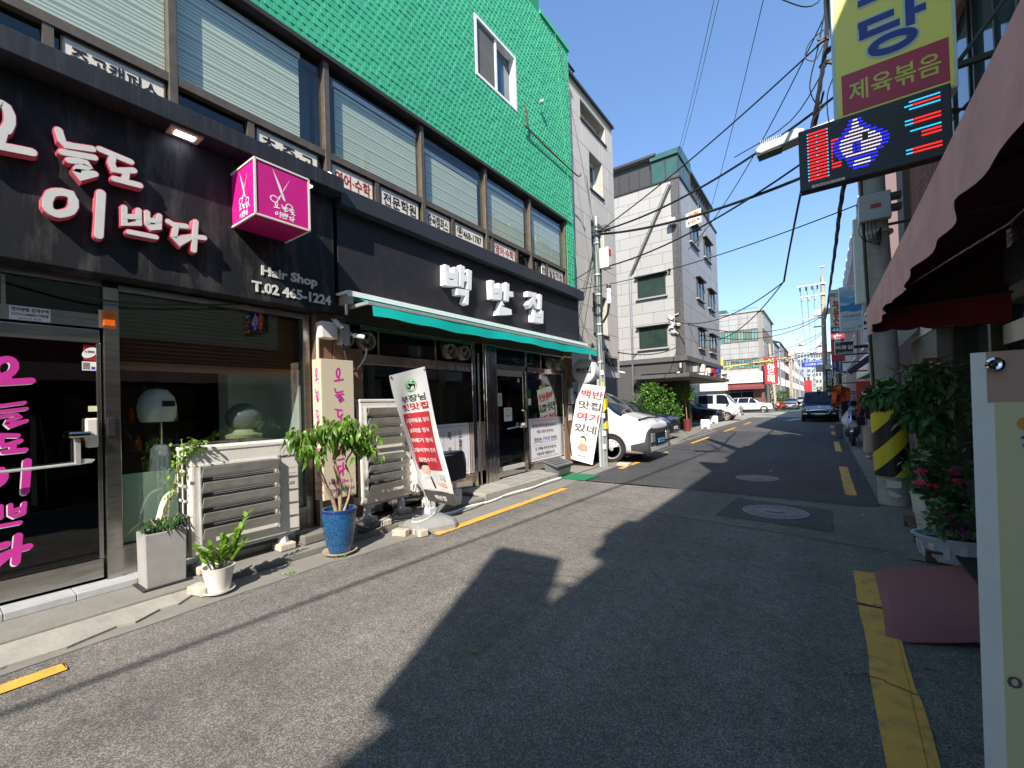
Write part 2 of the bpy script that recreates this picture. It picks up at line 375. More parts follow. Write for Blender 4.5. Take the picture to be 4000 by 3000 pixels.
M('steel', (.42, .41, .38), .3, metal=1, n=(3, .2), bump=(5, .08), aniso=(1, 1, 8), dirt=(5, .5, (.16, .15, .13)))
M('mirror_steel', (.50, .46, .42), .09, metal=1, n=(2, .1), bump=(3.2, .5), aniso=(1, 2.5, 1))
M('brown_metal', (.10, .062, .042), .35, metal=.5, n=(3, .2))
M('copper_stone', (.20, .115, .075), .3, n=(3, .3), dirt=(6, .6, (.05, .04, .03)))
M('blind_white', (.80, .84, .68), .7, vary=.05, n=(2, .08)); M('blind_sheer', (.44, .50, .40), .7)
M('wood_blind', (.12, .08, .03), .5, n=(20, .2), aniso=(1, 1, 10)); M('wood_rail', (.34, .16, .07), .45, n=(20, .25), aniso=(1, .6, 10))
M('cream_panel', (.70, .65, .55), .5, n=(5, .05)); M('ink', (.012, .012, .013), .5); M('ink_red', (.34, .012, .012), .5); M('ink_blue', (.03, .05, .42), .5); M('ink_grey', (.09, .085, .085), .5)
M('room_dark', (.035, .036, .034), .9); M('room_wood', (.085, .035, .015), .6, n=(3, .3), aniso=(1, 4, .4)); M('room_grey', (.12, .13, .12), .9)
glass('glass_clear', (.84, .88, .85)); glass('glass_dark', (.30, .33, .31)); glass('glass_top', (.95, .97, .96), .75); glass('windscreen', (.10, .12, .12))
M('frosted', (.42, .52, .46), .45, n=(.7, .1)); M('glass_green', (.028, .05, .04), .06, spec=.6, n=(.6, .5)); M('glass_blue', (.03, .07, .10), .06, spec=.8, n=(1, .4))
M('teal', (.0, .42, .36), .55, n=(4, .05), bump=(40, .15)); M('teal_dark', (.0, .20, .17), .7)
M('ac_white', (.68, .64, .58), .45, n=(3, .05), dirt=(4, .25, (.32, .28, .22))); M('ac_grey', (.42, .42, .41), .38, metal=.25, n=(5, .1), dirt=(7, .3, (.2, .19, .17)))
M('galv', (.62, .61, .58), .38, metal=.55, n=(9, .15), dirt=(6, .4, (.3, .28, .25))); M('black', (.012, .012, .012), .5); M('black_plastic', (.02, .02, .021), .45); M('rubber', (.018, .018, .018), .8)
M('concrete', (.20, .19, .165), .9, n=(3, .15), bump=(30, .4), dirt=(2.5, .5, (.15, .14, .12))); M('concrete_light', (.31, .29, .25), .9, n=(4, .15), bump=(25, .4), dirt=(3, .6, (.2, .185, .16)))
M('concrete_dark', (.17, .16, .14), .9, n=(3, .25), bump=(25, .5), dirt=(2, .6, (.08, .075, .065))); M('pole_concrete', (.40, .39, .36), .9, n=(4, .18), bump=(30, .3), dirt=(3, .7, (.11, .105, .10)))
M('marble', (.36, .35, .32), .25, n=(3, .2), aniso=(1, 3, 1), dirt=(4, .4, (.2, .19, .17))); M('tile_white', (.42, .43, .43), .3, n=(6, .1), dirt=(5, .5, (.3, .27, .22)))
M('soil', (.035, .022, .014), .95, bump=(60, 1)); M('bark', (.34, .24, .15), .85, n=(18, .3), bump=(40, .8)); M('bark_dark', (.08, .06, .04), .9)
M('glaze_rim', (.012, .025, .13), .15); M('pot_white', (.66, .63, .58), .4, n=(4, .06)); M('pot_plastic', (.5, .54, .6), .35); M('terra', (.15, .03, .022), .5)
M('saucer', (.42, .34, .24), .6); M('cream_lit', (.58, .51, .37), .4, n=(2, .04)); M('orange', (.75, .11, .01), .4); M('red', (.42, .02, .02), .5)
M('banner', (.70, .70, .67), .55, n=(3, .04)); M('banner_red', (.50, .035, .045), .5); M('skin', (.62, .42, .32), .6); M('hair', (.02, .014, .012), .6); M('shirt_print', (.72, .70, .68), .6)
M('cloth_dark', (.022, .022, .028), .95, bump=(120, .6)); M('grey_plastic', (.12, .125, .13), .45, n=(4, .08)); M('mat_green', (.01, .16, .07), .9, bump=(80, .6)); M('stone_block', (.48, .42, .33), .95, n=(12, .2), bump=(60, .7))
M('meter', (.36, .37, .38), .4); M('board_brown', (.16, .09, .045), .7, n=(6, .3), aniso=(1, 1, .5)); M('cable', (.012, .012, .013), .6); M('cable_grey', (.3, .3, .28), .6); M('galv_pole', (.40, .44, .43), .4, metal=.55, n=(5, .2), dirt=(5, .4, (.25, .24, .22)))
M('beige_panel', (.50, .47, .41), .7, n=(1.5, .05), vary=.035, aniso=(1.5, 1.5, .16), dirt=(2.2, .35, (.36, .33, .28))); M('beige_back', (.25, .23, .2), .9)
M('granite', (.355, .345, .325), .55, n=(45, .22), vary=.04, dirt=(40, .5, (.22, .2, .185))); M('granite_back', (.2, .19, .17), .9); M('granite_cool', (.33, .325, .32), .5, n=(45, .15), vary=.04)
M('granite_dark', (.075, .07, .066), .4, n=(20, .6), dirt=(22, .6, (.22, .20, .17))); M('granite_black', (.10, .098, .095), .4, n=(30, .5))
M('roof_metal', (.045, .043, .042), .45); M('copper_green', (.035, .10, .09), .3, n=(3, .2)); M('stone_white', (.34, .34, .33), .6, n=(2, .06), vary=.05, aniso=(1.5, 1.5, .2), dirt=(1.2, .5, (.2, .19, .175)))
M('brick_piece', (.20, .07, .045), .8, n=(12, .25), vary=.35, bump=(60, .5)); M('mortar', (.62, .59, .54), .9); M('pink_wall', (.20, .135, .13), .8, n=(1, .1)); M('brick_plain', (.15, .06, .045), .85, n=(8, .25))
M('awning_red', (.24, .022, .028), .8, n=(3, .15), bump=(90, .2)); M('awning_faded', (.74, .40, .42), .8, n=(2.5, .18), bump=(90, .2), dirt=(2.2, .6, (.56, .22, .20)))
M('sign_yellow', (.80, .74, .13), .4, n=(.8, .06)); M('sign_blue', (.015, .035, .22), .4); M('sign_pale', (.50, .60, .62), .4); M('sign_red', (.42, .035, .06), .4)
M('yellow_paint', (.72, .37, .055), .7, n=(5, .12), bump=(60, .4), dirt=(7, .9, (.20, .15, .07))); M('white_paint', (.6, .6, .57), .7, n=(6, .15)); M('warn_yellow', (.62, .50, .02), .45, n=(3, .1)); M('iron', (.17, .145, .14), .6, metal=.1, n=(30, .3), bump=(60, .8)); M('iron_rim', (.30, .295, .29), .6, metal=.1)
M('mat_pink', (.42, .165, .17), .95, n=(30, .12), bump=(120, .8), aniso=(1, 8, 1)); M('mat_dark', (.012, .035, .025), .95, bump=(90, 1)); M('peach', (.42, .25, .17), .6); M('print_yellow', (.55, .53, .28), .6); M('wood_old', (.10, .06, .04), .9, n=(8, .35), aniso=(1, .6, 6), bump=(30, .4))
M('paint_white', (.60, .60, .61), .28, coat=.8, n=False); M('paint_black', (.008, .010, .014), .2, coat=1, n=False); M('paint_navy', (.008, .011, .02), .25, coat=.35, n=False, spec=.3); M('paint_van', (.006, .008, .012), .4, spec=.25, n=False); M('paint_silver', (.40, .41, .42), .3, metal=.7, coat=.8, n=False)
M('car_trim', (.018, .018, .019), .5, n=False); M('car_trim_grey', (.045, .046, .05), .5, n=False); M('car_glass', (.010, .014, .020), .05, spec=.45, n=False); M('chrome', (.72, .72, .72), .12, metal=1, n=False); M('lamp_lens', (.55, .58, .6), .08, spec=.9, n=False); M('tail_red', (.35, .01, .01), .2, n=False); M('plate_white', (.7, .7, .68), .4); M('plate_blue', (.08, .32, .55), .4); M('steel_rim', (.42, .42, .40), .4, metal=.3, n=False); M('rim', (.45, .45, .45), .25, metal=.85, n=False)
M('jacket', (.012, .012, .014), .9); M('trousers', (.50, .37, .29), .9, n=(20, .1)); M('shoe', (.5, .48, .45), .6)
M('apt_wall', (.42, .45, .47), .7); M('apt_glass', (.07, .12, .17), .12); M('roof_red', (.30, .05, .04), .6); M('wall_grey', (.33, .34, .36), .8); M('wall_cream', (.42, .40, .35), .8); M('orange_tarp', (.55, .10, .025), .7, bump=(3, 1)); M('navy', (.02, .025, .07), .6)
M('yellow_pole', (.70, .52, .12), .45); M('hill', (.05, .09, .05), 1)
M('led_red', (.05, 0, 0), .4, emit=((1, .015, .01), 1.5)); M('led_blue', (0, 0, .05), .4, emit=((.015, .015, 1), 1.6)); M('led_white', (.05, .05, .05), .4, emit=((.85, .75, .95), .8)); M('led_cyan', (0, .05, .05), .4, emit=((.02, .45, .8), 1.1)); M('led_lamp', (.9, .9, .9), .4, emit=((.85, .85, 1), 2.2))
leafmat('leaf_bright', (.12, .25, .03)); leafmat('leaf_lime', (.16, .30, .03)); leafmat('leaf_deep', (.035, .085, .025), trans=.2); leafmat('leaf_bush', (.09, .21, .03)); leafmat('leaf_shade', (.060, .15, .05), trans=.25); leafmat('leaf_fern', (.13, .24, .05)); leafmat('petal_pink', (.85, .07, .30), .2); leafmat('petal_magenta', (.33, .01, .22), .3)
# blue glaze, asphalt, hazard stripes
def special():
    m, nt, p = nmat('glaze'); L = nt.links.new; P = coord(nt, 'obj')
    v = nt.nodes.new('ShaderNodeTexVoronoi'); v.inputs['Scale'].default_value = 120; mp = nt.nodes.new('ShaderNodeMapping'); mp.inputs['Scale'].default_value = (1, 1, .45); L(P, mp.inputs[0]); L(mp.outputs[0], v.inputs[0])
    cr = nt.nodes.new('ShaderNodeValToRGB'); e = cr.color_ramp.elements; e[0].position = .15; e[0].color = (.004, .016, .075, 1); e[1].position = .75; e[1].color = (.014, .11, .22, 1); k = e.new(.45); k.color = (.006, .05, .16, 1)
    L(v.outputs['Distance'], cr.inputs[0]); L(cr.outputs[0], p.inputs['Base Color']); p.inputs['Roughness'].default_value = .14; p.inputs['Coat Weight'].default_value = .6
    b = nt.nodes.new('ShaderNodeBump'); b.inputs['Strength'].default_value = .35; b.inputs['Distance'].default_value = .01; L(v.outputs['Distance'], b.inputs['Height']); L(b.outputs[0], p.inputs['Normal'])
    def asphalt(key, base, chip, amount, sc):
        m, nt, p = nmat(key); L = nt.links.new; P = coord(nt, 'world')
        v = nt.nodes.new('ShaderNodeTexVoronoi'); v.inputs['Scale'].default_value = sc; L(P, v.inputs[0])
        bw = nt.nodes.new('ShaderNodeRGBToBW'); L(v.outputs['Color'], bw.inputs[0])
        cr = nt.nodes.new('ShaderNodeValToRGB'); cr.color_ramp.interpolation = 'EASE'; e = cr.color_ramp.elements; e[0].position = .42; e[0].color = (*base, 1); e[1].position = .78; e[1].color = (*chip, 1); L(bw.outputs[0], cr.inputs[0])
        v2 = nt.nodes.new('ShaderNodeTexVoronoi'); v2.inputs['Scale'].default_value = sc * 2.3; L(P, v2.inputs[0])
        t = nt.nodes.new('ShaderNodeTexNoise'); t.inputs['Scale'].default_value = .9; t.inputs['Detail'].default_value = 8; t.inputs['Roughness'].default_value = .7; L(P, t.inputs[0])
        mr = nt.nodes.new('ShaderNodeMapRange'); mr.inputs[1].default_value = .3; mr.inputs[2].default_value = .7; mr.inputs[3].default_value = .74; mr.inputs[4].default_value = 1.2; L(t.outputs[0], mr.inputs[0])
        t2 = nt.nodes.new('ShaderNodeTexNoise'); t2.inputs['Scale'].default_value = 11; t2.inputs['Detail'].default_value = 4; L(P, t2.inputs[0])
        mr2 = nt.nodes.new('ShaderNodeMapRange'); mr2.inputs[1].default_value = .3; mr2.inputs[2].default_value = .7; mr2.inputs[3].default_value = .82; mr2.inputs[4].default_value = 1.15; L(t2.outputs[0], mr2.inputs[0])
        mu = nt.nodes.new('ShaderNodeMath'); mu.operation = 'MULTIPLY'; L(mr.outputs[0], mu.inputs[0]); L(mr2.outputs[0], mu.inputs[1])
        x = nt.nodes.new('ShaderNodeVectorMath'); x.operation = 'SCALE'; L(cr.outputs[0], x.inputs[0]); L(mu.outputs[0], x.inputs['Scale'])
        gr = nt.nodes.new('ShaderNodeMapRange'); gr.inputs[1].default_value = .0; gr.inputs[2].default_value = .5; gr.inputs[3].default_value = 1.12; gr.inputs[4].default_value = .62; L(v2.outputs['Distance'], gr.inputs[0])
        y = nt.nodes.new('ShaderNodeVectorMath'); y.operation = 'SCALE'; L(x.outputs[0], y.inputs[0]); L(gr.outputs[0], y.inputs['Scale'])
        st = nt.nodes.new('ShaderNodeTexNoise'); st.inputs['Scale'].default_value = .55; st.inputs['Detail'].default_value = 5; L(P, st.inputs[0])
        sm = nt.nodes.new('ShaderNodeMapRange'); sm.inputs[1].default_value = .6; sm.inputs[2].default_value = .68; sm.inputs[3].default_value = 1; sm.inputs[4].default_value = .8; L(st.outputs[0], sm.inputs[0])
        z = nt.nodes.new('ShaderNodeVectorMath'); z.operation = 'SCALE'; L(y.outputs[0], z.inputs[0]); L(sm.outputs[0], z.inputs['Scale'])
        sp = nt.nodes.new('ShaderNodeTexVoronoi'); sp.inputs['Scale'].default_value = 1.7; L(P, sp.inputs[0])
        sr = nt.nodes.new('ShaderNodeMapRange'); sr.inputs[1].default_value = .035; sr.inputs[2].default_value = .055; sr.inputs[3].default_value = .45; sr.inputs[4].default_value = 1; L(sp.outputs['Distance'], sr.inputs[0])
        tr = nt.nodes.new('ShaderNodeMapping'); tr.inputs['Scale'].default_value = (1.1, .07, 1); L(P, tr.inputs[0]); tn = nt.nodes.new('ShaderNodeTexNoise'); tn.inputs['Scale'].default_value = 1.6; tn.inputs['Detail'].default_value = 4; L(tr.outputs[0], tn.inputs[0])
        tm = nt.nodes.new('ShaderNodeMapRange'); tm.inputs[1].default_value = .35; tm.inputs[2].default_value = .65; tm.inputs[3].default_value = .86; tm.inputs[4].default_value = 1.12; L(tn.outputs[0], tm.inputs[0])
        mm = nt.nodes.new('ShaderNodeMath'); mm.operation = 'MULTIPLY'; L(sr.outputs[0], mm.inputs[0]); L(tm.outputs[0], mm.inputs[1])
        zz = nt.nodes.new('ShaderNodeVectorMath'); zz.operation = 'SCALE'; L(z.outputs[0], zz.inputs[0]); L(mm.outputs[0], zz.inputs['Scale'])
        L(zz.outputs[0], p.inputs['Base Color']); p.inputs['Roughness'].default_value = .85
        b = nt.nodes.new('ShaderNodeBump'); b.inputs['Strength'].default_value = amount; b.inputs['Distance'].default_value = .006; b.invert = True; L(v2.outputs['Distance'], b.inputs['Height']); L(b.outputs[0], p.inputs['Normal'])
    asphalt('asphalt', (.155, .146, .130), (.43, .39, .335), .55, 170)
    asphalt('asphalt_new', (.056, .057, .060), (.115, .115, .113), .5, 110)
    asphalt('asphalt_mid', (.070, .069, .067), (.18, .17, .155), .6, 95)
    asphalt('asphalt_far', (.10, .097, .09), (.19, .18, .16), .4, 60)
    m, nt, p = nmat('hazard'); L = nt.links.new; P = coord(nt, 'obj')
    s = nt.nodes.new('ShaderNodeSeparateXYZ'); L(P, s.inputs[0]); a = nt.nodes.new('ShaderNodeMath'); a.operation = 'MULTIPLY_ADD'; L(s.outputs['X'], a.inputs[0]); a.inputs[1].default_value = -1.15; L(s.outputs['Z'], a.inputs[2])
    b = nt.nodes.new('ShaderNodeMath'); b.operation = 'MULTIPLY_ADD'; L(a.outputs[0], b.inputs[0]); b.inputs[1].default_value = 1.75; b.inputs[2].default_value = .23
    c = nt.nodes.new('ShaderNodeMath'); c.operation = 'FRACT'; L(b.outputs[0], c.inputs[0]); d = nt.nodes.new('ShaderNodeMath'); d.operation = 'GREATER_THAN'; L(c.outputs[0], d.inputs[0]); d.inputs[1].default_value = .5
    mx = nt.nodes.new('ShaderNodeMix'); mx.data_type = 'RGBA'; L(d.outputs[0], mx.inputs[0]); mx.inputs[6].default_value = (.012, .012, .012, 1); mx.inputs[7].default_value = (.62, .50, .02, 1); L(mx.outputs[2], p.inputs['Base Color']); p.inputs['Roughness'].default_value = .45
special()
# ================================================================ GROUND
def sheet(name, mat, pts, z, **k): return MB().add([(x, y, z) for x, y in pts], [tuple(range(len(pts)))]).build(name, mat, None, **k)
def rag(a, b, n, amp):
    a, b = Vector(a), Vector(b); t = b - a; nn = Vector((-t.y, t.x)).normalized()
    return [tuple(a + t * (i / n) + nn * rnd.uniform(-amp, amp)) for i in range(n + 1)]
ST = dict(kind='structure')
sheet('ground', 'concrete_dark', [(-400, -60), (400, -60), (400, 900), (-400, 900)], -.012, **ST)
sheet('road', 'asphalt', [(-4.9, -30), (1.9, -30), (1.9, 8.2), (-4.9, 8.2)], 0, **ST)
sheet('road', 'asphalt_new', rag((-4.3, 8.35), (-2.1, 8.12), 6, .03) + rag((-2.0, 8.1), (.55, 7.98), 6, .03) + [(.62, 8.4), (.55, 22), (.5, 24.2), (-4.2, 23.6), (-4.30, 14)], .004, **ST)
sheet('road', 'asphalt_far', [(-4.8, 8.1), (1.9, 8.1), (1.9, 900), (-4.8, 900)], 0, **ST)
sheet('road_patch', 'asphalt_mid', rag((-1.25, 6.5), (.0, 6.3), 5, .015) + rag((.04, 6.32), (.05, 7.5), 4, .015) + rag((.03, 7.53), (-1.17, 7.8), 5, .015) + rag((-1.19, 7.78), (-1.26, 6.55), 4, .015), .004, **ST)
cm = MB(); pc = [(-3.4, 6.42), (-2.6, 6.3), (-2.15, 6.18), (-1.7, 6.16), (-.86, 6.03), (-.3, 5.95), (.14, 5.86), (.9, 5.7)]
for (a, b), (c, d) in zip(pc, pc[1:]): cm.quad((a, b - .006, .003), (c, d - .006, .003), (c, d + .007, .003), (a, b + .007, .003))
for a0 in ((-3.7, 4.9), (-2.9, 3.3)):
    q = [(a0[0] + i * .22, a0[1] + .12 * i * (.4) + rnd.uniform(-.05, .05)) for i in range(8)]
    for (a, b), (c, d) in zip(q, q[1:]): cm.quad((a, b - .003, .003), (c, d - .003, .003), (c, d + .003, .003), (a, b + .003, .003))
for P_ in ([(-4.0, 5.9), (-3.2, 5.75), (-2.4, 5.9), (-1.8, 5.82)], [(.36, 4.3), (.2, 4.22), (.1, 4.26), (-.15, 4.15)], [(.36, 3.1), (.15, 3.18), (.05, 3.1)], [(-3.9, 7.2), (-3.1, 7.35), (-2.3, 7.2), (-1.4, 7.4)]):
    q = [p for a, b in zip(P_, P_[1:]) for p in rag(a, b, 9, .018)[:-1]] + [P_[-1]]
    for (a, b), (c, d) in zip(q, q[1:]):
        v_ = Vector((c - a, d - b)).normalized(); w_ = rnd.uniform(.002, .0045); nx, ny = -v_.y * w_, v_.x * w_; cm.quad((a - nx, b - ny, .0105), (c - nx, d - ny, .0105), (c + nx, d + ny, .0105), (a + nx, b + ny, .0105))
cm.build('road_crack', M('crack', (.03, .029, .027), 1), None, kind='structure')
# side margins
sheet('pavement', 'concrete_dark', [(.62, 5.6), (1.9, 5.6), (1.9, 60), (.62, 60)], .010, **ST)
sheet('pavement', 'concrete', [(-5.0, 10.2), (-4.32, 10.4), (-4.42, 14.7), (-5.2, 24.8), (-5.0, 30), (-13, 30), (-13, 10.2)], .010, **ST)
sheet('pavement', 'concrete_light', [(-5.2, 24.8), (-4.75, 24.8), (-4.72, 41), (-13, 41), (-13, 30), (-6.5, 30)], .012, **ST)
MB().box(-4.52, -4.40, 10.6, 24, .0, .035).build('kerb', 'concrete', None, **ST)
MB().box(-4.86, -4.72, 24.2, 41, .0, .06).build('kerb', 'concrete', None, **ST)
# left gutter: smooth concrete strip between asphalt and step
g = MB(); P0 = rag((-4.18, -4), (-4.26, 2.6), 22, .012) + rag((-4.22, 2.7), (-4.02, 5.0), 10, .012) + rag((-4.03, 5.1), (-4.12, 7.5), 10, .012) + rag((-4.2, 7.9), (-4.25, 10.4), 10, .012)
for (a, b), (c, d) in zip(P0, P0[1:]): g.quad((-4.72, b, .004), (a, b, .005), (c, d, .005), (-4.72, d, .004))
g.build('gutter', 'concrete', None, **ST)
# broken ramp of light mortar in front of the salon step
P1 = [(-4.30, -3), (-4.31, -.6), (-4.29, .1), (-4.33, .35), (-4.31, .62), (-4.40, .9), (-4.36, 1.0), (-4.47, 1.18), (-4.45, 1.3), (-4.58, 1.45), (-4.66, 1.62)]
g = MB()
for (a, b), (c, d) in zip(P1, P1[1:]):
    g.quad((-4.68, b, .055), (a, b, .022), (c, d, .022), (-4.68, d, .055)); g.quad((a, b, .0), (c, d, .0), (c, d, .022), (a, b, .022))
g.build('ramp', 'concrete_light', None, **ST)
st = thing('shop_step', 'long low concrete step running under both black-signed shopfronts', 'step', (-5, 0, 0))
m = MB(); m.box(-5.34, -4.66, -4, 5.62, 0, .075); m.build('slab', 'concrete', st, bevel=.012)
m = MB(); m.box(-5.34, -4.66, 5.63, 8.35, 0, .125); m.build('slab', 'concrete_light', st, bevel=.015)
y = -3.2
while y < 3.0: MB().box(-5.34, -5.11, y, y + .396, .076, .135).build('tile', 'tile_white', st, bevel=.004); y += .4
for i in range(5):
    for j in range(2): MB().box(-5.30 + j * .28, -5.025 + j * .28, 6.42 + i * .37, 6.785 + i * .37, .126, .140).build('tile', 'marble', st, bevel=.003)
sheet('pavement', 'concrete', [(-5.34, 8.35), (-4.6, 8.35), (-4.6, 10.5), (-5.34, 10.5)], .02, **ST)
# painted lines
def dash(y0, y1, x0, x1, name='lane_marking', mat='yellow_paint', z=.009):
    a = rag((x0, y0), (x1, y0), 3, .012); b = rag((x1, y0), (x1, y1), max(4, int((y1 - y0) * 5)), .006); c = rag((x1, y1), (x0, y1), 3, .012); d = rag((x0, y1), (x0, y0), max(4, int((y1 - y0) * 5)), .006)
    return sheet(name, mat, a + b + c + d, z, **ST)
for a, b in ((-3, .57), (3.85, 7.2), (9.95, 11.2), (13.3, 13.8), (16.9, 19.9), (23.4, 26.7), (30, 33)): dash(a, b, -4.08, -3.95)
for a, b in ((-2.5, 4.2), (4.23, 5.0)): dash(a, b, .17, .36)
for a, b in ((8.75, 12.2), (15.5, 18.8), (22.1, 24), (27, 29)): dash(a, b, .235, .385)
sheet('pavement', 'concrete_light', rag((-9, 42), (1.0, 40.5), 8, .1) + [(1.6, 57), (-20, 58), (-20, 42)], .006, **ST)
sheet('road_marking', 'white_paint', [(-1.9, 35), (-1.3, 37.5), (-1.05, 37.5), (-1.3, 38.6), (-2.0, 37.6), (-1.75, 37.6), (-2.3, 35)], .008, **ST)
sheet('road_marking', 'mat_green', [(-4.4, 62), (-2, 62), (-2, 66), (-4.4, 66)], .006, **ST)
# manholes
def manhole(c, r, label):
    t = thing('manhole_cover', label, 'manhole cover', (c[0], c[1], .004), 'manhole covers in the street')
    MB().lathe((c[0], c[1], .004), [(r, 0), (r, .006), (r * .965, .007), (r * .965, .001)], 40).build('rim', 'iron_rim', t)
    mb = MB().lathe((c[0], c[1], .008), [(r * .95, 0), (r * .95, .002), (.001, .003)], 40); mb.build('lid', 'iron', t)
    mb = MB().lathe((c[0], c[1], .0128), [(r * .78, 0), (r * .78, .004), (r * .765, .004), (r * .765, 0)], 40); mb.build('ring', 'iron_rim', t)
    h = MB()
    for i in range(12):
        a = i * PI / 6; h.obox((c[0] + math.cos(a) * r * .64, c[1] + math.sin(a) * r * .64, .012), (math.cos(a), math.sin(a), 0), (-math.sin(a), math.cos(a), 0), (0, 0, 1), .018, .034, .003)
    h.build('vent_hole', 'black', t, kind='stuff')
    MB().lathe((c[0], c[1], .0142), [(r * .3, 0), (r * .3, .004), (.001, .004)], 24, sy=.75).build('badge', 'iron', t)
    MB().box(c[0] - .03, c[0] + .03, c[1] - .012, c[1] + .012, .0185, .020).build('badge_mark', 'iron_rim', t)
manhole((-.60, 7.06), .40, 'nearer round iron manhole cover in the square asphalt patch')
manhole((-1.13, 9.88), .38, 'farther round iron manhole cover in the smooth dark asphalt')
# ================================================================ GREEN BUILDING
gb = thing('green_building', 'bright green tiled building above the two black-signed shops', 'building', (-5.4, 3, 0))
m = MB()
m.box(-5.62, -5.32, -8, 2.2, 6.39, 11.1); m.box(-5.62, -5.32, 2.2, 6.5, 6.39, 11.1); m.box(-5.62, -5.32, 7.9, 10.45, 6.39, 11.1)
m.box(-5.62, -5.32, 6.5, 7.9, 6.39, 8.1); m.box(-5.62, -5.32, 6.5, 7.9, 9.32, 11.1)
m.box(-5.62, -5.32, 10.06, 10.45, 4.4, 6.39); m.box(-14, -5.62, -8, 10.45, 10.9, 11.1); m.box(-14, -5.32, -8, 9.0, 11.1, 11.55)
m.box(-14, -5.62, 10.3, 10.45, 0, 10.9); m.box(-14, -5.62, -8, -7.8, 0, 10.9)
m.build('wall', 'green_grout', gb)
m = MB(); m.box(-14, -5.4, -8, 10.4, 4.25, 4.42); m.box(-13.9, -13.7, -8, 10.3, 0, 10.9); m.box(-14, -5.63, -8, 10.3, 6.5, 6.7)
m.box(-5.62, -5.4, -8, 10.06, 2.9, 4.26); m.box(-9.2, -9.0, -7.8, 10.3, 4.42, 6.5); m.build('floor_slab', 'room_grey', gb)
MB().box(-5.62, -5.28, -8, 10.05, 6.36, 6.42).build('soffit_trim', 'bronze_dark', gb)
grid_pieces(gb, 'tile', 'green_tile', (-5.32, 1.95, 6.42), (0, 1, 0), (0, 0, 1), (1, 0, 0), 8.5, 4.68, .104, .104, .004, .024, stagger=.5, wedge=True, jit=.003, skip=[(4.53, 5.97, 1.66, 2.92)])
m = MB()
for r in range(19):
    for c in range(4): wedge_box(m, Vector((-5.32 + rnd.uniform(-.003, .003), 10.107 + c * .1, 4.46 + r * .1)), Vector((0, 1, 0)), Vector((0, 0, 1)), Vector((1, 0, 0)), .097, .097)
m.build('tile', 'green_tile', gb, kind='stuff')
MB().box(-5.36, -5.27, -8, 9.0, 11.56, 11.68).build('coping', 'green_tile', gb); MB().box(-5.36, -5.27, 9.0, 10.47, 11.11, 11.2).build('coping', 'green_tile', gb)
# upper window
wd = MB(); wd.box(-5.5, -5.30, 6.5, 6.56, 8.1, 9.32); wd.box(-5.5, -5.30, 7.84, 7.9, 8.1, 9.32); wd.box(-5.5, -5.30, 6.56, 7.84, 8.1, 8.16); wd.box(-5.5, -5.30, 6.56, 7.84, 9.26, 9.32); wd.box(-5.44, -5.33, 7.17, 7.23, 8.16, 9.26)
wo = wd.build('window', 'white', gb, label='white sliding window in the green tiled wall')
MB().box(-5.36, -5.35, 6.58, 7.17, 8.17, 9.25).build('insect_screen', M('screen', (.10, .10, .09), .8, n=(2, .3)), wo); MB().box(-5.46, -5.45, 7.23, 7.84, 8.17, 9.25).build('pane', 'glass_blue', wo)
pathobj([(-5.24, 8.08, 8.33), (-5.2, 8.12, 8.2), (-5.24, 8.20, 7.9), (-5.24, 8.25, 7.86), (-5.24, 10.4, 7.79), (-5.15, 10.62, 7.76), (-5.15, 10.66, 7.84)], .018, 'gas_pipe', M('rust', (.14, .05, .03), .8, n=(20, .3)), gb)
for p in ((-5.24, 8.81, 8.80), (-5.26, 4.9, 9.05)): MB().lathe(p, [(.001, -.02), (.05, 0), (.06, .06), (.03, .09)], 12, ax=(1, 0, -.3)).build('vent_cap', 'galv' if p[1] > 8 else 'green_tile', gb)
pathobj([(-5.28, 9.7, 11.2), (-5.26, 9.85, 9.5), (-5.27, 10.3, 6.5), (-5.2, 10.4, 4.8), (-5.2, 10.36, 3.2)], .006, 'cable_drop', M('green_line', (.1, .4, .22), .6), gb, n=4)
# second-floor window band
mull = [-1.82, -.11, 1.61, 3.33, 5.06, 6.75, 8.37, 10.03]
mb = MB(); mb.box(-5.46, -5.34, -2, 10.03, 5.03, 5.12); mb.box(-5.46, -5.34, -2, 10.03, 4.36, 4.44)
mb.build('window_rail', 'bronze', gb)
zeb = []
for i, y0 in enumerate(mull):
    MB().box(-5.47, -5.335, y0 - .04, y0 + .04, 4.42, 6.39).build('mullion', 'bronze', gb, bevel=.006)
for i in range(len(mull) - 1):
    y0, y1 = mull[i] + .04, mull[i + 1] - .04
    if y1 < .0: continue
    MB().box(-5.42, -5.412, y0, y1, 5.12, 6.37).build('pane', 'glass_top', gb)
    bw = {1: (y0 + .03, y1), 2: (y0 + .03, 3.0), 3: (y0 + .14, y1 - .02), 4: (y0 + .12, y1 - .12), 5: (y0 + .03, y1 - .1), 6: (y0 + .05, y1 - .1)}[i] if i in (1, 2, 3, 4, 5, 6) else (y0, y1)
    top = [0, 6.34, 6.28, 6.2, 6.05, 6.16, 6.16][i]
    a = MB(); b = MB(); z = 5.14; k = 0
    while z < top - .07:
        hh = (.040 if k % 8 == 0 else .026) if k % 2 == 0 else .013
        if k % 8 == 7: hh = .034
        (a if k % 2 == 0 else b).box(-5.450 - .004 * (k % 2), -5.447, bw[0], bw[1], z, z + hh - .002); z += hh; k += 1
    o = a.build('roller_blind', 'blind_white', gb); b.build('sheer_band', 'blind_sheer', o)
    MB().box(-5.50, -5.44, bw[0] - .02, bw[1] + .02, top - .04, top + .03).build('blind_rail', 'white', o)
    MB().box(-5.75, -5.72, y0, y1, 5.12, 6.37).build('curtain', M('grey_cloth', (.10, .125, .13), .9, n=(3, .2)), gb)
posts = [.72, 2.36, 4.13, 5.77, 6.93, 7.8, 9.07]
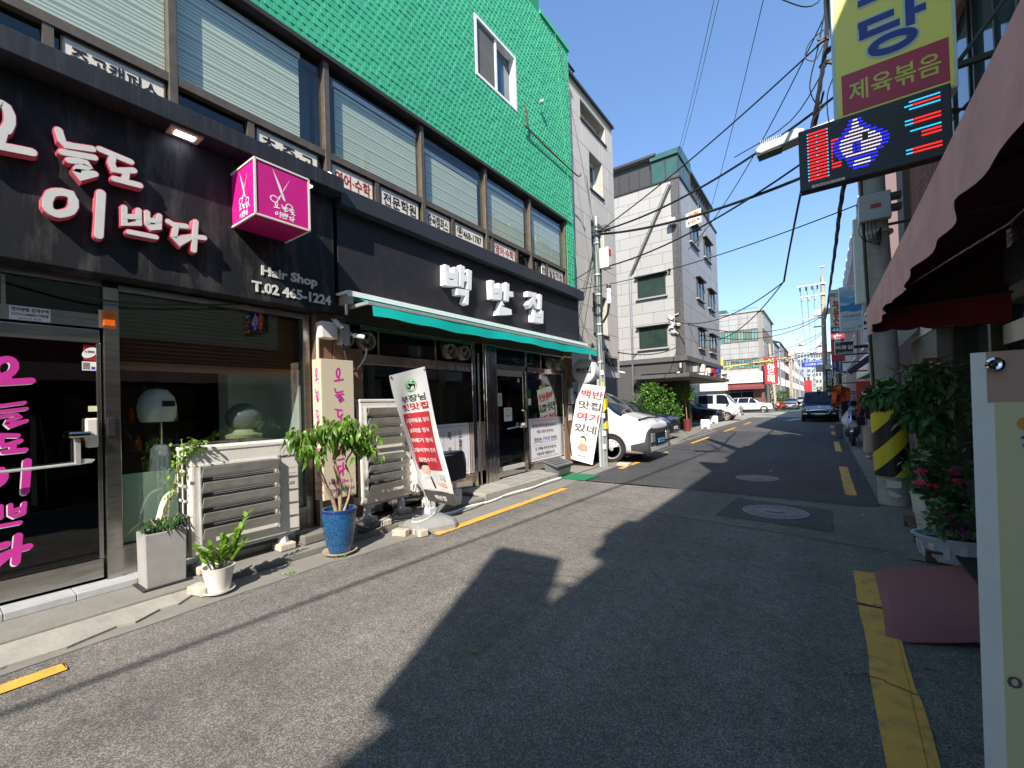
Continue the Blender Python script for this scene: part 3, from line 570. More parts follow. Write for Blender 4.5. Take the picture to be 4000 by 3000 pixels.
for yy in posts: MB().box(-5.45, -5.35, yy - .035, yy + .035, 4.44, 5.03).build('post', 'bronze', gb)
MB().box(-5.43, -5.42, -2, 10, 4.44, 5.03).build('lower_pane', 'glass_dark', gb)
PN = [(.80, 1.55, '중곡캠퍼스', 'ink', 'left'), (2.42, 3.20, '초·중·고', 'ink', ''), (3.39, 4.07, '영어·수학', 'ink_red', ''), (4.19, 4.97, '전문학원', 'ink', ''), (5.12, 5.71, '중곡캠퍼스', 'ink', ''), (5.83, 6.66, '☎468-1787', 'ink', ''), (6.79, 6.89, '초', 'ink', ''), (6.98, 7.75, '영어·수학', 'ink_red', ''), (8.86, 9.02, '전', 'ink', ''), (9.13, 9.9, '필탑학원', M('ink_navy', (.03, .03, .12), .5), '')]
LB = ['cream academy campus sign panel above the left end of the salon fascia', 'cream panel with three dotted syllables above the pink cube sign', 'cream panel with red lettering straddling the joint of the two black fascias', 'cream panel with four bold black syllables above the restaurant fascia', 'second cream campus panel, just left of the telephone panel', 'cream telephone number panel above the restaurant lettering', 'narrow cream one-syllable panel left of the red lettered panel', 'cream panel with red lettering left of the open dark windows', 'narrow cream one-syllable panel near the green corner', 'cream panel with dark blue syllables at the green corner']
for (a, b, t, ink, _), lab in zip(PN, LB):
    s = thing('window_sign', lab, 'sign panel', (-5.38, (a + b) / 2, 4.46), 'academy panels in the second-floor windows')
    MB().box(-5.40, -5.378, a, b, 4.46, 5.01).build('board', 'cream_panel', s); MB().box(-5.378, -5.372, a, a + .015, 4.46, 5.01).box(-5.378, -5.372, b - .015, b, 4.46, 5.01).box(-5.378, -5.372, a, b, 4.995, 5.01).build('edge', 'bronze', s)
    lettering(t, (-5.375, (a + b) / 2, 4.855 if a < 3.3 else 4.845), '+X', ink, s, w=(b - a) * .84, h=.19 if b - a > .3 else .13, bold=.015)
for yy, zz in ((.62, 4.60), (1.70, 4.60), (3.2, 4.62)):
    s = thing('spot_lamp', {.62: 'leftmost small white spot lamp standing on the black fascia edge', 1.70: 'small white spot lamp on the fascia edge left of the pink cube', 3.2: 'small white spot lamp on the fascia edge right of the pink cube'}[yy], 'lamp', (-5.12, yy, 4.5), 'spot lamps on the fascia')
    MB().lathe((-5.12, yy, zz), [(.02, 0), (.03, .03), (.028, .075), (.001, .08)], 12).build('bulb_cover', 'led_lamp', s); MB().cyl((-5.12, yy, 4.51), (-5.12, yy, zz), .008).build('stem', 'galv', s)
# ================================================================ SALON
ss = thing('salon_fascia', 'long weathered black signboard of the hair salon on the left', 'signboard', (-5.2, .1, 2.86))
m = MB(); m.box(-5.38, -5.08, -4, 3.215, 2.86, 4.34); m.build('board', 'sign_black', ss, bevel=.006)
m = MB(); m.box(-5.38, -4.835, -4, 3.225, 4.345, 4.53); m.build('canopy', 'lip_black', ss, bevel=.006)
GL = {
    'salon_o': [[(0.46,3.91),(0.46,3.88),(0.45,3.84),(0.44,3.81),(0.42,3.79),(0.4,3.77),(0.39,3.76),(0.37,3.76),(0.35,3.77),(0.34,3.79),(0.34,3.82),(0.33,3.85),(0.34,3.88),(0.34,3.92),(0.36,3.95),(0.37,3.97),(0.39,3.99),(0.41,4.0),(0.42,4.0),(0.44,3.99),(0.45,3.97),(0.46,3.94),(0.46,3.91)],[(0.42,3.78),(0.4,3.68)],[(0.26,3.65),(0.45,3.68),(0.57,3.7)]],
    'neul': [[(0.72,3.95),(0.74,3.87),(0.76,3.85),(0.81,3.86),(0.92,3.89)],[(0.74,3.78),(0.93,3.82)],[(0.78,3.73),(0.84,3.75),(0.88,3.75),(0.89,3.73),(0.87,3.71),(0.83,3.69),(0.82,3.65),(0.83,3.63),(0.93,3.68)]],
    'do': [[(0.97,3.91),(1.17,3.89)],[(1.05,3.89),(1.04,3.82),(1.06,3.77),(1.1,3.78),(1.19,3.82)],[(1.14,3.79),(1.13,3.71)],[(1.06,3.69),(1.23,3.7)]],
    'i': [[(0.8,3.39),(0.8,3.36),(0.79,3.33),(0.78,3.31),(0.76,3.29),(0.73,3.27),(0.71,3.26),(0.69,3.26),(0.67,3.27),(0.66,3.28),(0.65,3.3),(0.65,3.33),(0.65,3.35),(0.66,3.38),(0.67,3.41),(0.69,3.43),(0.71,3.44),(0.74,3.45),(0.76,3.45),(0.78,3.45),(0.79,3.43),(0.8,3.41),(0.8,3.39)],[(0.97,3.53),(0.95,3.16)]],
    'ppeu': [[(1.12,3.46),(1.12,3.31),(1.22,3.35),(1.22,3.47)],[(1.12,3.38),(1.22,3.41)],[(1.28,3.47),(1.28,3.36),(1.3,3.34),(1.36,3.36),(1.37,3.47)],[(1.28,3.4),(1.36,3.42)],[(1.15,3.25),(1.34,3.26)]],
    'da': [[(1.44,3.44),(1.48,3.42),(1.58,3.44)],[(1.5,3.42),(1.48,3.3),(1.51,3.27),(1.62,3.35)],[(1.66,3.51),(1.64,3.22)],[(1.66,3.36),(1.73,3.37)]]}
for i, (k, sw) in enumerate((('salon_o', .062), ('neul', .052), ('do', .052), ('i', .062), ('ppeu', .045), ('da', .048))):
    a = MB(); b = MB(); e = MB()
    for j, pl in enumerate(GL[k]):
        stroke(a, pl, sw + .012, -5.06, -4.985, True, j); stroke(b, pl, sw - .004, -4.99, -4.977, True, j)
    for q in (0, -1): e.cyl((-5.08, GL[k][q][0][0], GL[k][q][0][1]), (-5.05, GL[k][q][0][0], GL[k][q][0][1]), .008)
    o = a.build('letter', 'letter_pink', ss); b.build('letter_face', 'letter_white', o); e.build('stud', 'galv', o)
lettering('Hair Shop', (-5.079, 2.64, 3.19), '+X', 'letter_side', ss, w=.66, h=.145, bold=.03, depth=.012, shear=.04)
lettering('T.02 465-1224', (-5.079, 2.68, 3.01), '+X', 'letter_side', ss, w=.94, h=.125, bold=.03, depth=.012)
for yy, lab in ((.15, 'left ceiling light strip glowing under the salon fascia canopy'), (1.58, 'square-framed lit lamp under the fascia canopy left of the pink cube'), (2.78, 'lit lamp under the fascia canopy behind the pink cube')):
    s = thing('canopy_light', lab, 'lamp', (-4.97, yy, 4.33), 'lamps under the fascia canopy')
    MB().box(-5.06, -4.88, yy - .13, yy + .13, 4.325, 4.344).build('frame', 'saucer' if yy == 1.58 else 'black', s); MB().box(-5.01, -4.93, yy - .08, yy + .08, 4.318, 4.326).build('diffuser', M('lamp_lit', (.8, .8, .8), .5, emit=((.75, .78, 1), 6)), s)
# pink cube
cb = thing('cube_sign', 'magenta light box with white scissors sticking out of the salon fascia', 'sign', (-4.8, 2.31, 3.6))
MB().box(-5.08, -4.55, 2.03, 2.59, 3.6, 4.165).build('box', 'magenta', cb); MB().box(-5.07, -4.56, 2.04, 2.58, 3.597, 3.6).build('underside', 'magenta_dark', cb)
t = .009; m = MB()
for a in (2.03, 2.59):
    for c in (3.6, 4.165): m.box(-5.08, -4.545, a - t, a + t, c - t, c + t)
    m.box(-4.55 - t, -4.55 + t, a - t, a + t, 3.6, 4.165)
for c in (3.6, 4.165): m.box(-4.55 - t, -4.55 + t, 2.03, 2.59, c - t, c + t)
m.build('edge_strip', 'cream_panel', cb)
def scissors(c, face, s):
    u, v, n = FR[face]; c = Vector(c); m = MB()
    def q(pts): m.add([c + u * a * s + v * b * s + n * .002 for a, b in pts], [tuple(range(len(pts)))])
    q([(-.18, .47), (-.015, .15), (.09, -.15), (.03, -.12), (-.055, .10)]); q([(.19, .36), (.02, .01), (-.10, -.15), (-.045, -.155), (.06, .13)][::1])
    for cx, cy, rx, ry in ((-.15, -.17, .085, .075), (.16, -.24, .08, .075)):
        N = 20
        for i in range(N):
            a, b = 2 * PI * i / N, 2 * PI * (i + 1) / N; q([(cx + rx * math.cos(a), cy + ry * math.sin(a)), (cx + rx * math.cos(b), cy + ry * math.sin(b)), (cx + rx * .72 * math.cos(b), cy + ry * .72 * math.sin(b)), (cx + rx * .72 * math.cos(a), cy + ry * .72 * math.sin(a))])
    q([(.19, -.30), (.215, -.29), (.27, -.40), (.24, -.385)])
    return m
scissors((-4.551, 2.29, 3.90), '+X', .50).build('scissors_print', 'white', cb); scissors((-4.80, 2.03, 3.90), '-Y', .48).build('scissors_print', 'white', cb)
KEYS = ('salon_o', 'neul', 'do', 'i', 'ppeu', 'da'); a = MB()
for k, (q, zz) in zip(KEYS, ((-.08, 3.755), (0, 3.75), (.08, 3.74), (-.07, 3.67), (.0, 3.67), (.075, 3.665))):
    strokes(a, fitgl(GL[k], 2.32 + q, zz, .058 if k != 'i' else .05, .055), .010, lambda x, y, z: (-4.549 + x, y, z), .001); strokes(a, fitgl(GL[k], -4.81 + q * .9, zz, .052, .055), .009, lambda x, y, z: (y, 2.029 - x, z), .001)
a.build('lettering', 'white', cb)
# storefront
sf = thing('salon_storefront', 'aluminium and glass front of the hair salon with dark door', 'storefront', (-5.35, 1, .1))
m = MB(); m.box(-5.40, -5.30, 1.03, 1.14, .13, 2.80); m.box(-5.40, -5.31, 2.90, 2.99, .13, 2.84); m.box(-5.40, -5.32, 1.14, 2.90, .13, .38); m.box(-5.40, -5.31, 1.14, 2.90, .38, .41); m.box(-5.40, -5.31, 1.14, 2.9, 2.78, 2.84)
m.build('frame', 'steel', sf, bevel=.004)
m = MB(); m.box(-5.40, -5.32, -3, 1.03, 2.42, 2.54); m.box(-5.40, -5.33, -3, 1.03, 2.80, 2.86); m.box(-5.40, -5.33, .43, .455, 2.54, 2.8); m.build('transom', 'steel', sf, bevel=.003)
MB().box(-5.365, -5.36, -3, 1.03, 2.54, 2.80).build('transom_pane', 'glass_dark', sf)
MB().box(-5.365, -5.36, 1.14, 2.90, .41, 2.78).build('window_pane', 'glass_clear', sf)
MB().box(-5.377, -5.372, 1.15, 2.89, .42, 1.06).build('frosted_film', 'frosted', sf)
m = MB(); m.box(-5.39, -5.33, -.9, 1.01, 2.28, 2.40); m.box(-5.39, -5.33, -.9, 1.01, .16, .33); m.box(-5.385, -5.335, .985, 1.015, .33, 2.28)
d = m.build('door', 'steel', sf, bevel=.004, label='dark glass salon door with pink vertical lettering')
MB().box(-5.365, -5.357, -.9, .985, .33, 2.28).build('pane', 'glass_dark', d)
pathobj([(-5.27, -.6, 1.175), (-5.27, .84, 1.21), (-5.27, .845, 1.24)], .013, 'push_bar', 'galv', d); MB().box(-5.33, -5.25, .83, .86, 1.2, 1.42).build('bar_bracket', 'galv', d)
MB().box(-5.33, -5.27, .90, .98, 1.34, 1.60).build('door_lock', 'ac_white', d, bevel=.012); MB().box(-5.29, -5.22, .78, .93, 1.43, 1.49).build('handle', 'mirror_steel', d, bevel=.02)
MB().box(-5.30, -5.28, 1.04, 1.10, 1.43, 1.60).build('keypad', 'black_plastic', sf, bevel=.006)
m = MB(); m2 = MB()
for k, z0, z1, a, b in (('salon_o', 1.90, 2.10, .33, .59), ('neul', 1.56, 1.79, .35, .56), ('do', 1.35, 1.49, .37, .55), ('i', 1.01, 1.26, .32, .56), ('ppeu', .76, .92, .33, .54), ('da', .45, .66, .33, .56)):
    wd_ = .05 if k in ('salon_o', 'i', 'da') else {'neul': .026, 'ppeu': .03}.get(k, .036)
    strokes(m, fitgl(GL[k], (a + b) / 2 - .008, (z0 + z1) / 2 - .008, b - a, z1 - z0), wd_, lambda x, y, z: (-5.3565 + x, y, z), .001); strokes(m2, fitgl(GL[k], (a + b) / 2, (z0 + z1) / 2, b - a, z1 - z0), wd_, lambda x, y, z: (-5.3545 + x, y, z), .001)
m.build('letter_shadow', 'white', d); m2.build('lettering', 'pink_letter', d)
s = thing('security_sticker', 'white camera warning sticker on the frame above the salon door', 'sticker', (-5.32, .59, 2.42)); MB().box(-5.32, -5.318, .47, .70, 2.425, 2.535).build('paper', 'white', s)
a = MB(); addtext(a, '전자방범 경계구역', (-5.3175, .585, 2.51), '+X', .21, .032, .03); addtext(a, 'CCTV-CAMERA 작동중', (-5.3175, .585, 2.47), '+X', .21, .026, .015); addtext(a, '24시간 녹화', (-5.3175, .585, 2.438), '+X', .13, .016); a.build('lettering', 'ink', s)
s = thing('phone_sticker', 'small red and white sticker at the top corner of the salon door', 'sticker', (-5.35, .96, 2.1)); MB().box(-5.356, -5.353, .905, .985, 2.12, 2.26).build('paper', 'red', s); MB().lathe((-5.352, .945, 2.19), [(.04, 0), (.04, .002), (.001, .002)], 20, ax=(1, 0, 0), sx=1.5, sy=.95).build('oval', 'white', s); lettering('kt 텔레캅', (-5.349, .945, 2.2), '+X', 'ink', s, .066, .02, .03)
s = thing('card_sticker', 'blue and orange picture card stuck below the red sticker on the salon door', 'sticker', (-5.35, .94, 2.04)); MB().box(-5.356, -5.353, .895, .985, 2.03, 2.11).build('paper', 'white', s); MB().box(-5.353, -5.352, .90, .945, 2.04, 2.10).build('picture', M('pic', (.25, .18, .2), .5, n=(60, .8)), s); MB().box(-5.353, -5.352, .955, .98, 2.04, 2.065).build('label_block', 'ink_blue', s)
s = MB().box(-5.356, -5.352, .93, .985, 1.66, 1.71).build('paper_note', M('note', (.62, .62, .38), .6), None, label='small pale yellow note on the door glass above the salon lock', cat='note')
s = thing('alarm_lamp', 'orange alarm lamp box on the steel post beside the salon door', 'alarm', (-5.28, 1.07, 2.44)); MB().box(-5.30, -5.25, 1.02, 1.11, 2.43, 2.57).build('lens', M('orange_lens', (.75, .13, .01), .25), s, bevel=.008); MB().box(-5.31, -5.295, 1.0, 1.12, 2.42, 2.58).build('base', 'cream_panel', s)
pathobj([(-5.2, -.5, 2.95), (-5.2, .2, 2.82), (-5.22, .6, 2.72), (-5.22, .95, 2.66), (-5.22, 1.3, 2.67), (-5.22, 1.75, 2.74), (-5.2, 2.2, 2.82)], .009, 'hanging_cable', 'cable', None, label='black cable sagging under the salon fascia', cat='cable')
# salon interior
rm = thing('salon_interior', 'dim room behind the salon window glass', 'room', (-7, 1, .1))
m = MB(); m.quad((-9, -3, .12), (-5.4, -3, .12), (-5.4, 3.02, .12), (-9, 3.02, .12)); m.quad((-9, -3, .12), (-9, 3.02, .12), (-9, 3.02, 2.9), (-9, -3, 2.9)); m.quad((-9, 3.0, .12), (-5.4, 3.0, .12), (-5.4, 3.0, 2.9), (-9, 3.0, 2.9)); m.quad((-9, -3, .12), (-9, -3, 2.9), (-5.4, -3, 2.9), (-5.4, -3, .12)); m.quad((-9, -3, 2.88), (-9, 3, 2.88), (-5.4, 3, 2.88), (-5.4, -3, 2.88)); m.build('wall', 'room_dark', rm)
MB().box(-6.6, -6.3, 2.42, 3.0, .12, 2.15).box(-6.3, -5.5, 2.93, 2.99, .12, 2.15).build('white_cabinet', M('cabinet', (.62, .68, .66), .6), rm)
vb = thing('venetian_blind', 'wooden venetian blind half lowered behind the salon window', 'blind', (-5.5, 2, 2.1)); m = MB(); z = 2.16
slm = MB().obox((0, 0, 0), (0, 1, 0), (.75, 0, .66), (-.66, 0, .75), 1.72, .045, .004).mesh('slat', 'wood_blind')
while z < 2.78: inst(slm, 'slat', vb, (-5.50, 2.02, z)); z += .042
MB().box(-5.52, -5.48, 1.16, 2.88, 2.06, 2.14).build('bottom_rail', 'wood_rail', vb, bevel=.004)
hs = thing('hair_steamer', 'white hooded hair steamer on a stand behind the salon glass', 'hair steamer', (-5.75, 1.55, .12))
m = MB().lathe((-5.75, 1.53, 1.6), [(.14, -.06), (.165, 0), (.17, .1), (.15, .2), (.09, .28), (.001, .3)], 20, sx=.9, sy=1.0); m.build('hood', 'white_gloss', hs, smooth=True)
MB().box(-5.6, -5.585, 1.53, 1.64, 1.70, 1.76).build('control_panel', 'black_plastic', hs, bevel=.006); MB().cyl((-5.75, 1.55, 1.25), (-5.75, 1.55, 1.56), .02).build('stem', 'chrome', hs)
MB().lathe((-5.75, 1.55, .3), [(.16, 0), (.12, .5), (.085, .95), (.05, 1.0)], 14).build('column', 'white_gloss', hs, smooth=True)
hs = thing('hair_dryer_hood', 'clear domed hood dryer with cream collar behind the salon glass', 'hair dryer', (-5.75, 2.35, .3)); MB().ball((-5.8, 2.4, 1.55), .2, .2, .18, 18, 10).build('dome', M('dome_grey', (.20, .23, .23), .25), hs, smooth=True)
MB().lathe((-5.7, 2.35, 1.31), [(.19, 0), (.2, .04), (.12, .06), (.09, .1), (.05, .1)], 20).build('collar', M('cream_pl', (.5, .5, .3), .4), hs, smooth=True); MB().cyl((-5.75, 2.35, .12), (-5.75, 2.35, 1.3), .03).build('stand', 'black_plastic', hs)
sh = thing('product_shelf', 'dim shelf of bottles deep inside the salon', 'shelf', (-6.9, 1.5, .9)); MB().box(-7.1, -6.85, .2, 2.3, 1.15, 1.18).box(-7.1, -6.85, .2, 2.3, 1.5, 1.53).box(-7.12, -7.10, .2, 2.3, .9, 2.0).build('board', 'room_wood', sh)
for i in range(18): y_ = .3 + (i % 9) * .22 + rnd.uniform(-.04, .04); z_ = 1.18 if i < 9 else 1.53; MB().lathe((-6.95, y_, z_), [(.035, 0), (.035, .12), (.015, .15), (.015, .19)], 10).build('bottle', rnd.choice(['white', 'magenta', 'ac_white', 'glass_blue', 'orange']), sh, smooth=True)
ch = thing('salon_chair', 'dark styling chair inside the salon behind the door glass', 'chair', (-6.6, .2, .1)); MB().box(-6.9, -6.4, -.1, .4, .5, .62).build('seat', 'bronze_dark', ch, bevel=.03); MB().box(-6.95, -6.85, -.1, .4, .62, 1.2).build('backrest', 'bronze_dark', ch, bevel=.03); MB().cyl((-6.65, .15, .12), (-6.65, .15, .5), .04).build('column', 'chrome', ch)
# ================================================================ RESTAURANT
rs = thing('restaurant_fascia', 'black restaurant signboard with three raised white syllables', 'signboard', (-5.2, 6.7, 3.15))
MB().box(-5.38, -5.10, 3.28, 10.17, 3.15, 4.27).build('board', 'sign_black2', rs, bevel=.006)
MB().box(-5.38, -4.96, 3.26, 10.24, 4.272, 4.50).build('canopy', 'lip_black2', rs, bevel=.006)
G2 = {
    'baek': [[(5.21,3.96),(5.2,3.62)],[(5.43,3.97),(5.41,3.66)],[(5.2,3.79),(5.43,3.83)],[(5.17,3.66),(5.43,3.7)],[(5.59,4.04),(5.55,3.67)],[(5.58,3.83),(5.74,3.84)],[(5.77,4.01),(5.74,3.66)],[(5.42,3.56),(5.69,3.59),(5.65,3.39)]],
    'ban': [[(6.42,3.97),(6.43,3.62)],[(6.67,3.96),(6.64,3.65)],[(6.41,3.78),(6.66,3.82)],[(6.39,3.66),(6.67,3.7)],[(6.9,4.02),(6.86,3.66)],[(6.89,3.81),(7.08,3.83)],[(6.73,3.59),(6.59,3.43),(7.0,3.46)]],
    'jip': [[(7.62,3.95),(7.97,3.98)],[(7.93,3.96),(7.64,3.68)],[(7.81,3.86),(7.96,3.72)],[(8.13,4.03),(8.10,3.70)],[(7.86,3.64),(7.83,3.39)],[(8.17,3.68),(8.14,3.41)],[(7.85,3.54),(8.15,3.57)],[(7.79,3.43),(8.19,3.45)]]}
for k in G2:
    a = MB()
    for j, pl in enumerate(G2[k]): stroke(a, pl, .105, -5.10, -4.985, False, j)
    a.build('letter', 'white_gloss', rs)
lettering('우리동네 맛있는 집밥', (-5.098, 9.55, 3.33), '+X', M('faint', (.06, .06, .06), .5), rs, .7, .07, 0)
aw = thing('teal_awning', 'retracted teal awning stretched under the restaurant signboard', 'awning', (-4.8, 6.7, 2.77))
m = MB(); m.box(-5.10, -4.84, 3.24, 10.12, 3.10, 3.125); m.box(-4.85, -4.835, 3.24, 10.12, 3.06, 3.125); m.build('hood', 'white', aw)
N = 40; m = MB(); v = MB()
def fold(y): return .012 * math.sin(y * 2.1) + .006 * math.sin(y * 7.3)
yv_ = [3.42 + (10.1 - 3.42) * i / 80 for i in range(81)]
m.grid([[(-4.93, y, 3.08), (-4.62, y, 2.95)] for y in yv_]); v.grid([[(-4.60, y, 2.955), (-4.592 + fold(y) * .5, y, 2.87), (-4.585 + fold(y), y, 2.775 + fold(y))] for y in yv_])
m.build('fabric', 'teal', aw); v.build('valance', 'teal', aw, smooth=True)
MB().box(-4.625, -4.59, 3.36, 10.12, 2.925, 2.965).build('front_bar', 'galv', aw); MB().cyl((-4.95, 3.34, 3.07), (-4.95, 10.1, 3.07), .035).build('roller', 'teal_dark', aw)
m = MB().box(-5.1, -4.9, 3.28, 3.36, 2.98, 3.08); m.box(-5.0, -4.62, 3.36, 3.40, 2.93, 2.97); m.cyl((-4.97, 3.30, 3.02), (-4.97, 3.30, 2.84), .02); m.box(-5.0, -4.65, 3.9, 3.94, 2.9, 2.94); m.build('arm', 'galv', aw)
# restaurant storefront
rf = thing('restaurant_storefront', 'mirror steel and glass front of the rice restaurant', 'storefront', (-5.3, 6.5, .1))
m = MB(); m.box(-5.42, -5.30, 3.0, 9.56, 2.80, 3.14); m.build('header', 'brown_metal', rf)
m = MB(); m.box(-5.42, -5.27, 3.72, 6.10, 2.25, 2.40); m.box(-5.42, -5.28, 3.72, 6.1, 2.74, 2.8); m.box(-5.42, -5.27, 6.76, 9.5, 2.33, 2.44); m.box(-5.42, -5.28, 6.76, 9.56, 2.76, 2.8); m.box(-5.42, -5.27, 7.86, 7.93, .15, 2.76); m.box(-5.42, -5.28, 9.50, 9.56, .15, 2.76); m.box(-5.42, -5.27, 7.93, 9.5, .14, .31); m.box(-5.42, -5.28, 3.72, 6.1, .12, .36); m.box(-5.42, -5.27, 4.0, 4.03, 2.4, 2.74); m.box(-5.42, -5.27, 5.15, 5.19, 2.4, 2.74); m.box(-5.42, -5.27, 8.5, 8.53, 2.44, 2.76)
m.build('frame', 'mirror_steel', rf, bevel=.004)
for y0, y1, x in ((6.06, 6.16, -5.24), (6.36, 6.41, -5.22), (6.41, 6.53, -5.20), (6.535, 6.64, -5.20), (6.645, 6.755, -5.20)): MB().box(-5.42, x, y0, y1, .12, 2.80).build('column_panel', 'mirror_steel', rf, bevel=.012)
MB().cyl((-5.24, 6.23, .12), (-5.24, 6.23, 2.6), .022).build('drain_pipe', 'steel', rf, smooth=True)
MB().box(-5.37, -5.365, 3.72, 6.06, .36, 2.25).build('window_pane', 'glass_clear', rf); MB().box(-5.37, -5.365, 7.93, 9.5, .31, 2.33).build('window_pane', 'glass_clear', rf); MB().box(-5.37, -5.365, 3.72, 9.5, 2.44, 2.74).build('transom_pane', 'glass_dark', rf)
for y0, y1, z0, z1 in ((4.4, 6.05, .37, 1.31), (6.17, 6.35, .37, 1.31), (7.95, 9.49, .32, 1.29)):
    p = MB().box(-5.355, -5.35, y0, y1, z0, z1).build('white_panel', M('film', (.62, .62, .66), .45), rf); m = MB(); e = .045; t = .006
    y0 += e; y1 -= e; z0 += e; z1 -= e
    m.box(-5.349, -5.348, y0, y1, z0, z0 + t); m.box(-5.349, -5.348, y0, y1, z1 - t, z1); m.box(-5.349, -5.348, y0, y0 + t, z0, z1); m.box(-5.349, -5.348, y1 - t, y1, z0, z1); m.build('border', 'ink_grey', p)
a = MB()
for yy, t in ((5.80, '오\n늘\n의\n반\n찬'), (5.52, '제\n \n육\n볶\n음'), (5.24, '뚝\n배\n기\n정\n식')): addtext(a, t, (-5.348, yy, .83), '+X', .09, .7, .01)
a.build('lettering', 'ink', rf); MB().box(-5.349, -5.348, 5.655, 5.66, .45, 1.2).box(-5.349, -5.348, 5.375, 5.38, .45, 1.2).build('border', 'ink_grey', rf)
a = MB(); b = MB(); c = MB()
addtext(b, '대기업 조리사 출신', (-5.348, 8.55, 1.12), '+X', .72, .075, .012); addtext(a, '요리사가', (-5.348, 9.1, 1.12), '+X', .3, .075, .01); addtext(a, '매일 다르게 준비하는', (-5.348, 8.75, .98), '+X', .75, .075, .01)
addtext(a, '맛있는', (-5.348, 8.42, .80), '+X', .32, .10, .02); addtext(c, '7가지', (-5.348, 8.78, .80), '+X', .30, .10, .02); addtext(a, '반찬!', (-5.348, 9.14, .80), '+X', .28, .10, .02)
addtext(a, '내 가족을 위해 준비한다는', (-5.348, 8.76, .59), '+X', .95, .075, .012); addtext(a, '마음으로 만들겠습니다.', (-5.348, 8.76, .47), '+X', .82, .075, .012); a.box(-5.349, -5.348, 8.2, 9.35, .725, .73); a.box(-5.349, -5.348, 8.2, 9.32, .665, .668); a.box(-5.349, -5.348, 8.2, 9.32, .395, .398)
a.build('lettering', 'ink', rf); b.build('lettering', 'ink_red', rf); c.build('lettering', 'ink_blue', rf)
m = MB(); m.box(-5.39, -5.31, 6.76, 6.82, .16, 2.33); m.box(-5.39, -5.31, 7.80, 7.86, .16, 2.33); m.box(-5.39, -5.31, 6.82, 7.80, .16, .27); d = m.build('door', 'mirror_steel', rf, bevel=.004, label='dark glass restaurant door beside the mirror columns')
MB().box(-5.36, -5.352, 6.82, 7.80, .27, 2.22).build('pane', 'glass_dark', d); MB().box(-5.39, -5.30, 6.82, 7.80, 2.22, 2.33).build('top_band', 'tile_white', d); MB().box(-5.35, -5.30, 6.84, 7.78, .275, .36).build('bottom_band', 'tile_white', d)
pathobj([(-5.3, 7.15, 1.13), (-5.26, 7.2, 1.13), (-5.26, 7.68, 1.16), (-5.24, 7.76, 1.2), (-5.24, 7.76, 1.45), (-5.3, 7.72, 1.5)], .014, 'handle', 'chrome', d)
MB().box(-5.34, -5.26, 7.70, 7.84, 1.12, 1.22).build('door_lock', 'galv', d, bevel=.006)
for (y0, y1, z0, z1, mt, lab, ttl) in ((6.82, 7.08, 1.60, 1.86, 'white', 'pale picture notice taped to the left of the restaurant door glass', '안내'), (7.14, 7.42, 1.28, 1.56, 'white', 'white opening hours notice on the middle of the restaurant door', '영업시간')):
    s = thing('paper_notice', lab, 'notice', (-5.35, (y0 + y1) / 2, z0), 'paper notices on the restaurant door'); MB().box(-5.351, -5.348, y0, y1, z0, z1).build('paper', mt, s)
    if ttl == '안내': MB().box(-5.348, -5.3475, y0 + .12, y1 - .015, z0 + .02, z1 - .02).build('picture', M('pale_green', (.35, .5, .42), .6, n=(30, .3)), s); lettering('김치찌개\n포장\n됩니다', (-5.347, y0 + .06, z0 + .14), '+X', 'ink', s, .08, .12)
    else: lettering('영업시간', (-5.347, 7.28, 1.52), '+X', 'ink_red', s, .14, .03, .02); lettering('오전 10시 ~ 오후 9시', (-5.347, 7.28, 1.46), '+X', 'ink', s, .2, .022, .01); lettering('매주 일요일 휴무\n감사합니다', (-5.347, 7.28, 1.39), '+X', 'ink_blue', s, .16, .05, .01)
s = thing('door_badge', 'small white and blue badge at the top of the restaurant door', 'sticker', (-5.35, 7.72, 2.1)); MB().lathe((-5.352, 7.70, 2.14), [(.045, 0), (.045, .002), (.001, .002)], 20, ax=(1, 0, 0)).build('disc', 'white', s); lettering('Good', (-5.349, 7.70, 2.15), '+X', 'ink_blue', s, .06, .018, .02)
for (y0, z0, z1, mt, lab) in ((7.94, 1.78, 1.95, 'mat_green', 'green and red promotion sticker on the window right of the door'), (7.95, 1.60, 1.75, 'white', 'white round-emblem sticker on the window right of the door')): MB().box(-5.364, -5.361, y0, y0 + .24, z0, z1).build('window_sticker', mt, None, label=lab, cat='sticker')
# fans
def fan(y, lab):
    s = thing('exhaust_fan', lab, 'exhaust fan', (-5.22, y, 2.57), 'round exhaust fans above the restaurant windows'); c = Vector((-5.30, y, 2.57)); r = .125
    MB().lathe(c, [(r, 0), (r, .13), (r - .012, .13), (r - .012, .0)], 28, ax=(1, 0, 0)).build('shroud', M('fan_grey', (.42, .38, .32), .5, metal=.4, dirt=(9, .5, (.08, .07, .05))), s, smooth=True)
    MB().lathe(c + Vector((.03, 0, 0)), [(.042, 0), (.042, .06), (.03, .075), (.001, .078)], 16, ax=(1, 0, 0)).build('hub', 'fan_grey', s, smooth=True)
    for k in range(4):
        a = k * PI / 2 + .4; d = Vector((0, math.cos(a), math.sin(a))); MB().obox(c + Vector((.05, 0, 0)) + d * .075, d, Vector((.5, -math.sin(a) * .85, math.cos(a) * .85)), Vector((.85, math.sin(a) * .5, -math.cos(a) * .5)), .08, .05, .004).build('blade', 'fan_grey', s)
    for k in range(3):
        a = k * PI * 2 / 3 + 1.2; d = Vector((0, math.cos(a), math.sin(a))); MB().obox(c + Vector((.115, 0, 0)) + d * .08, d, (0, -math.sin(a), math.cos(a)), (1, 0, 0), .09, .012, .006).build('bracket', 'fan_grey', s)
    MB().box(-5.34, -5.31, y - .14, y + .14, 2.43, 2.73).build('mount_plate', 'black', s)
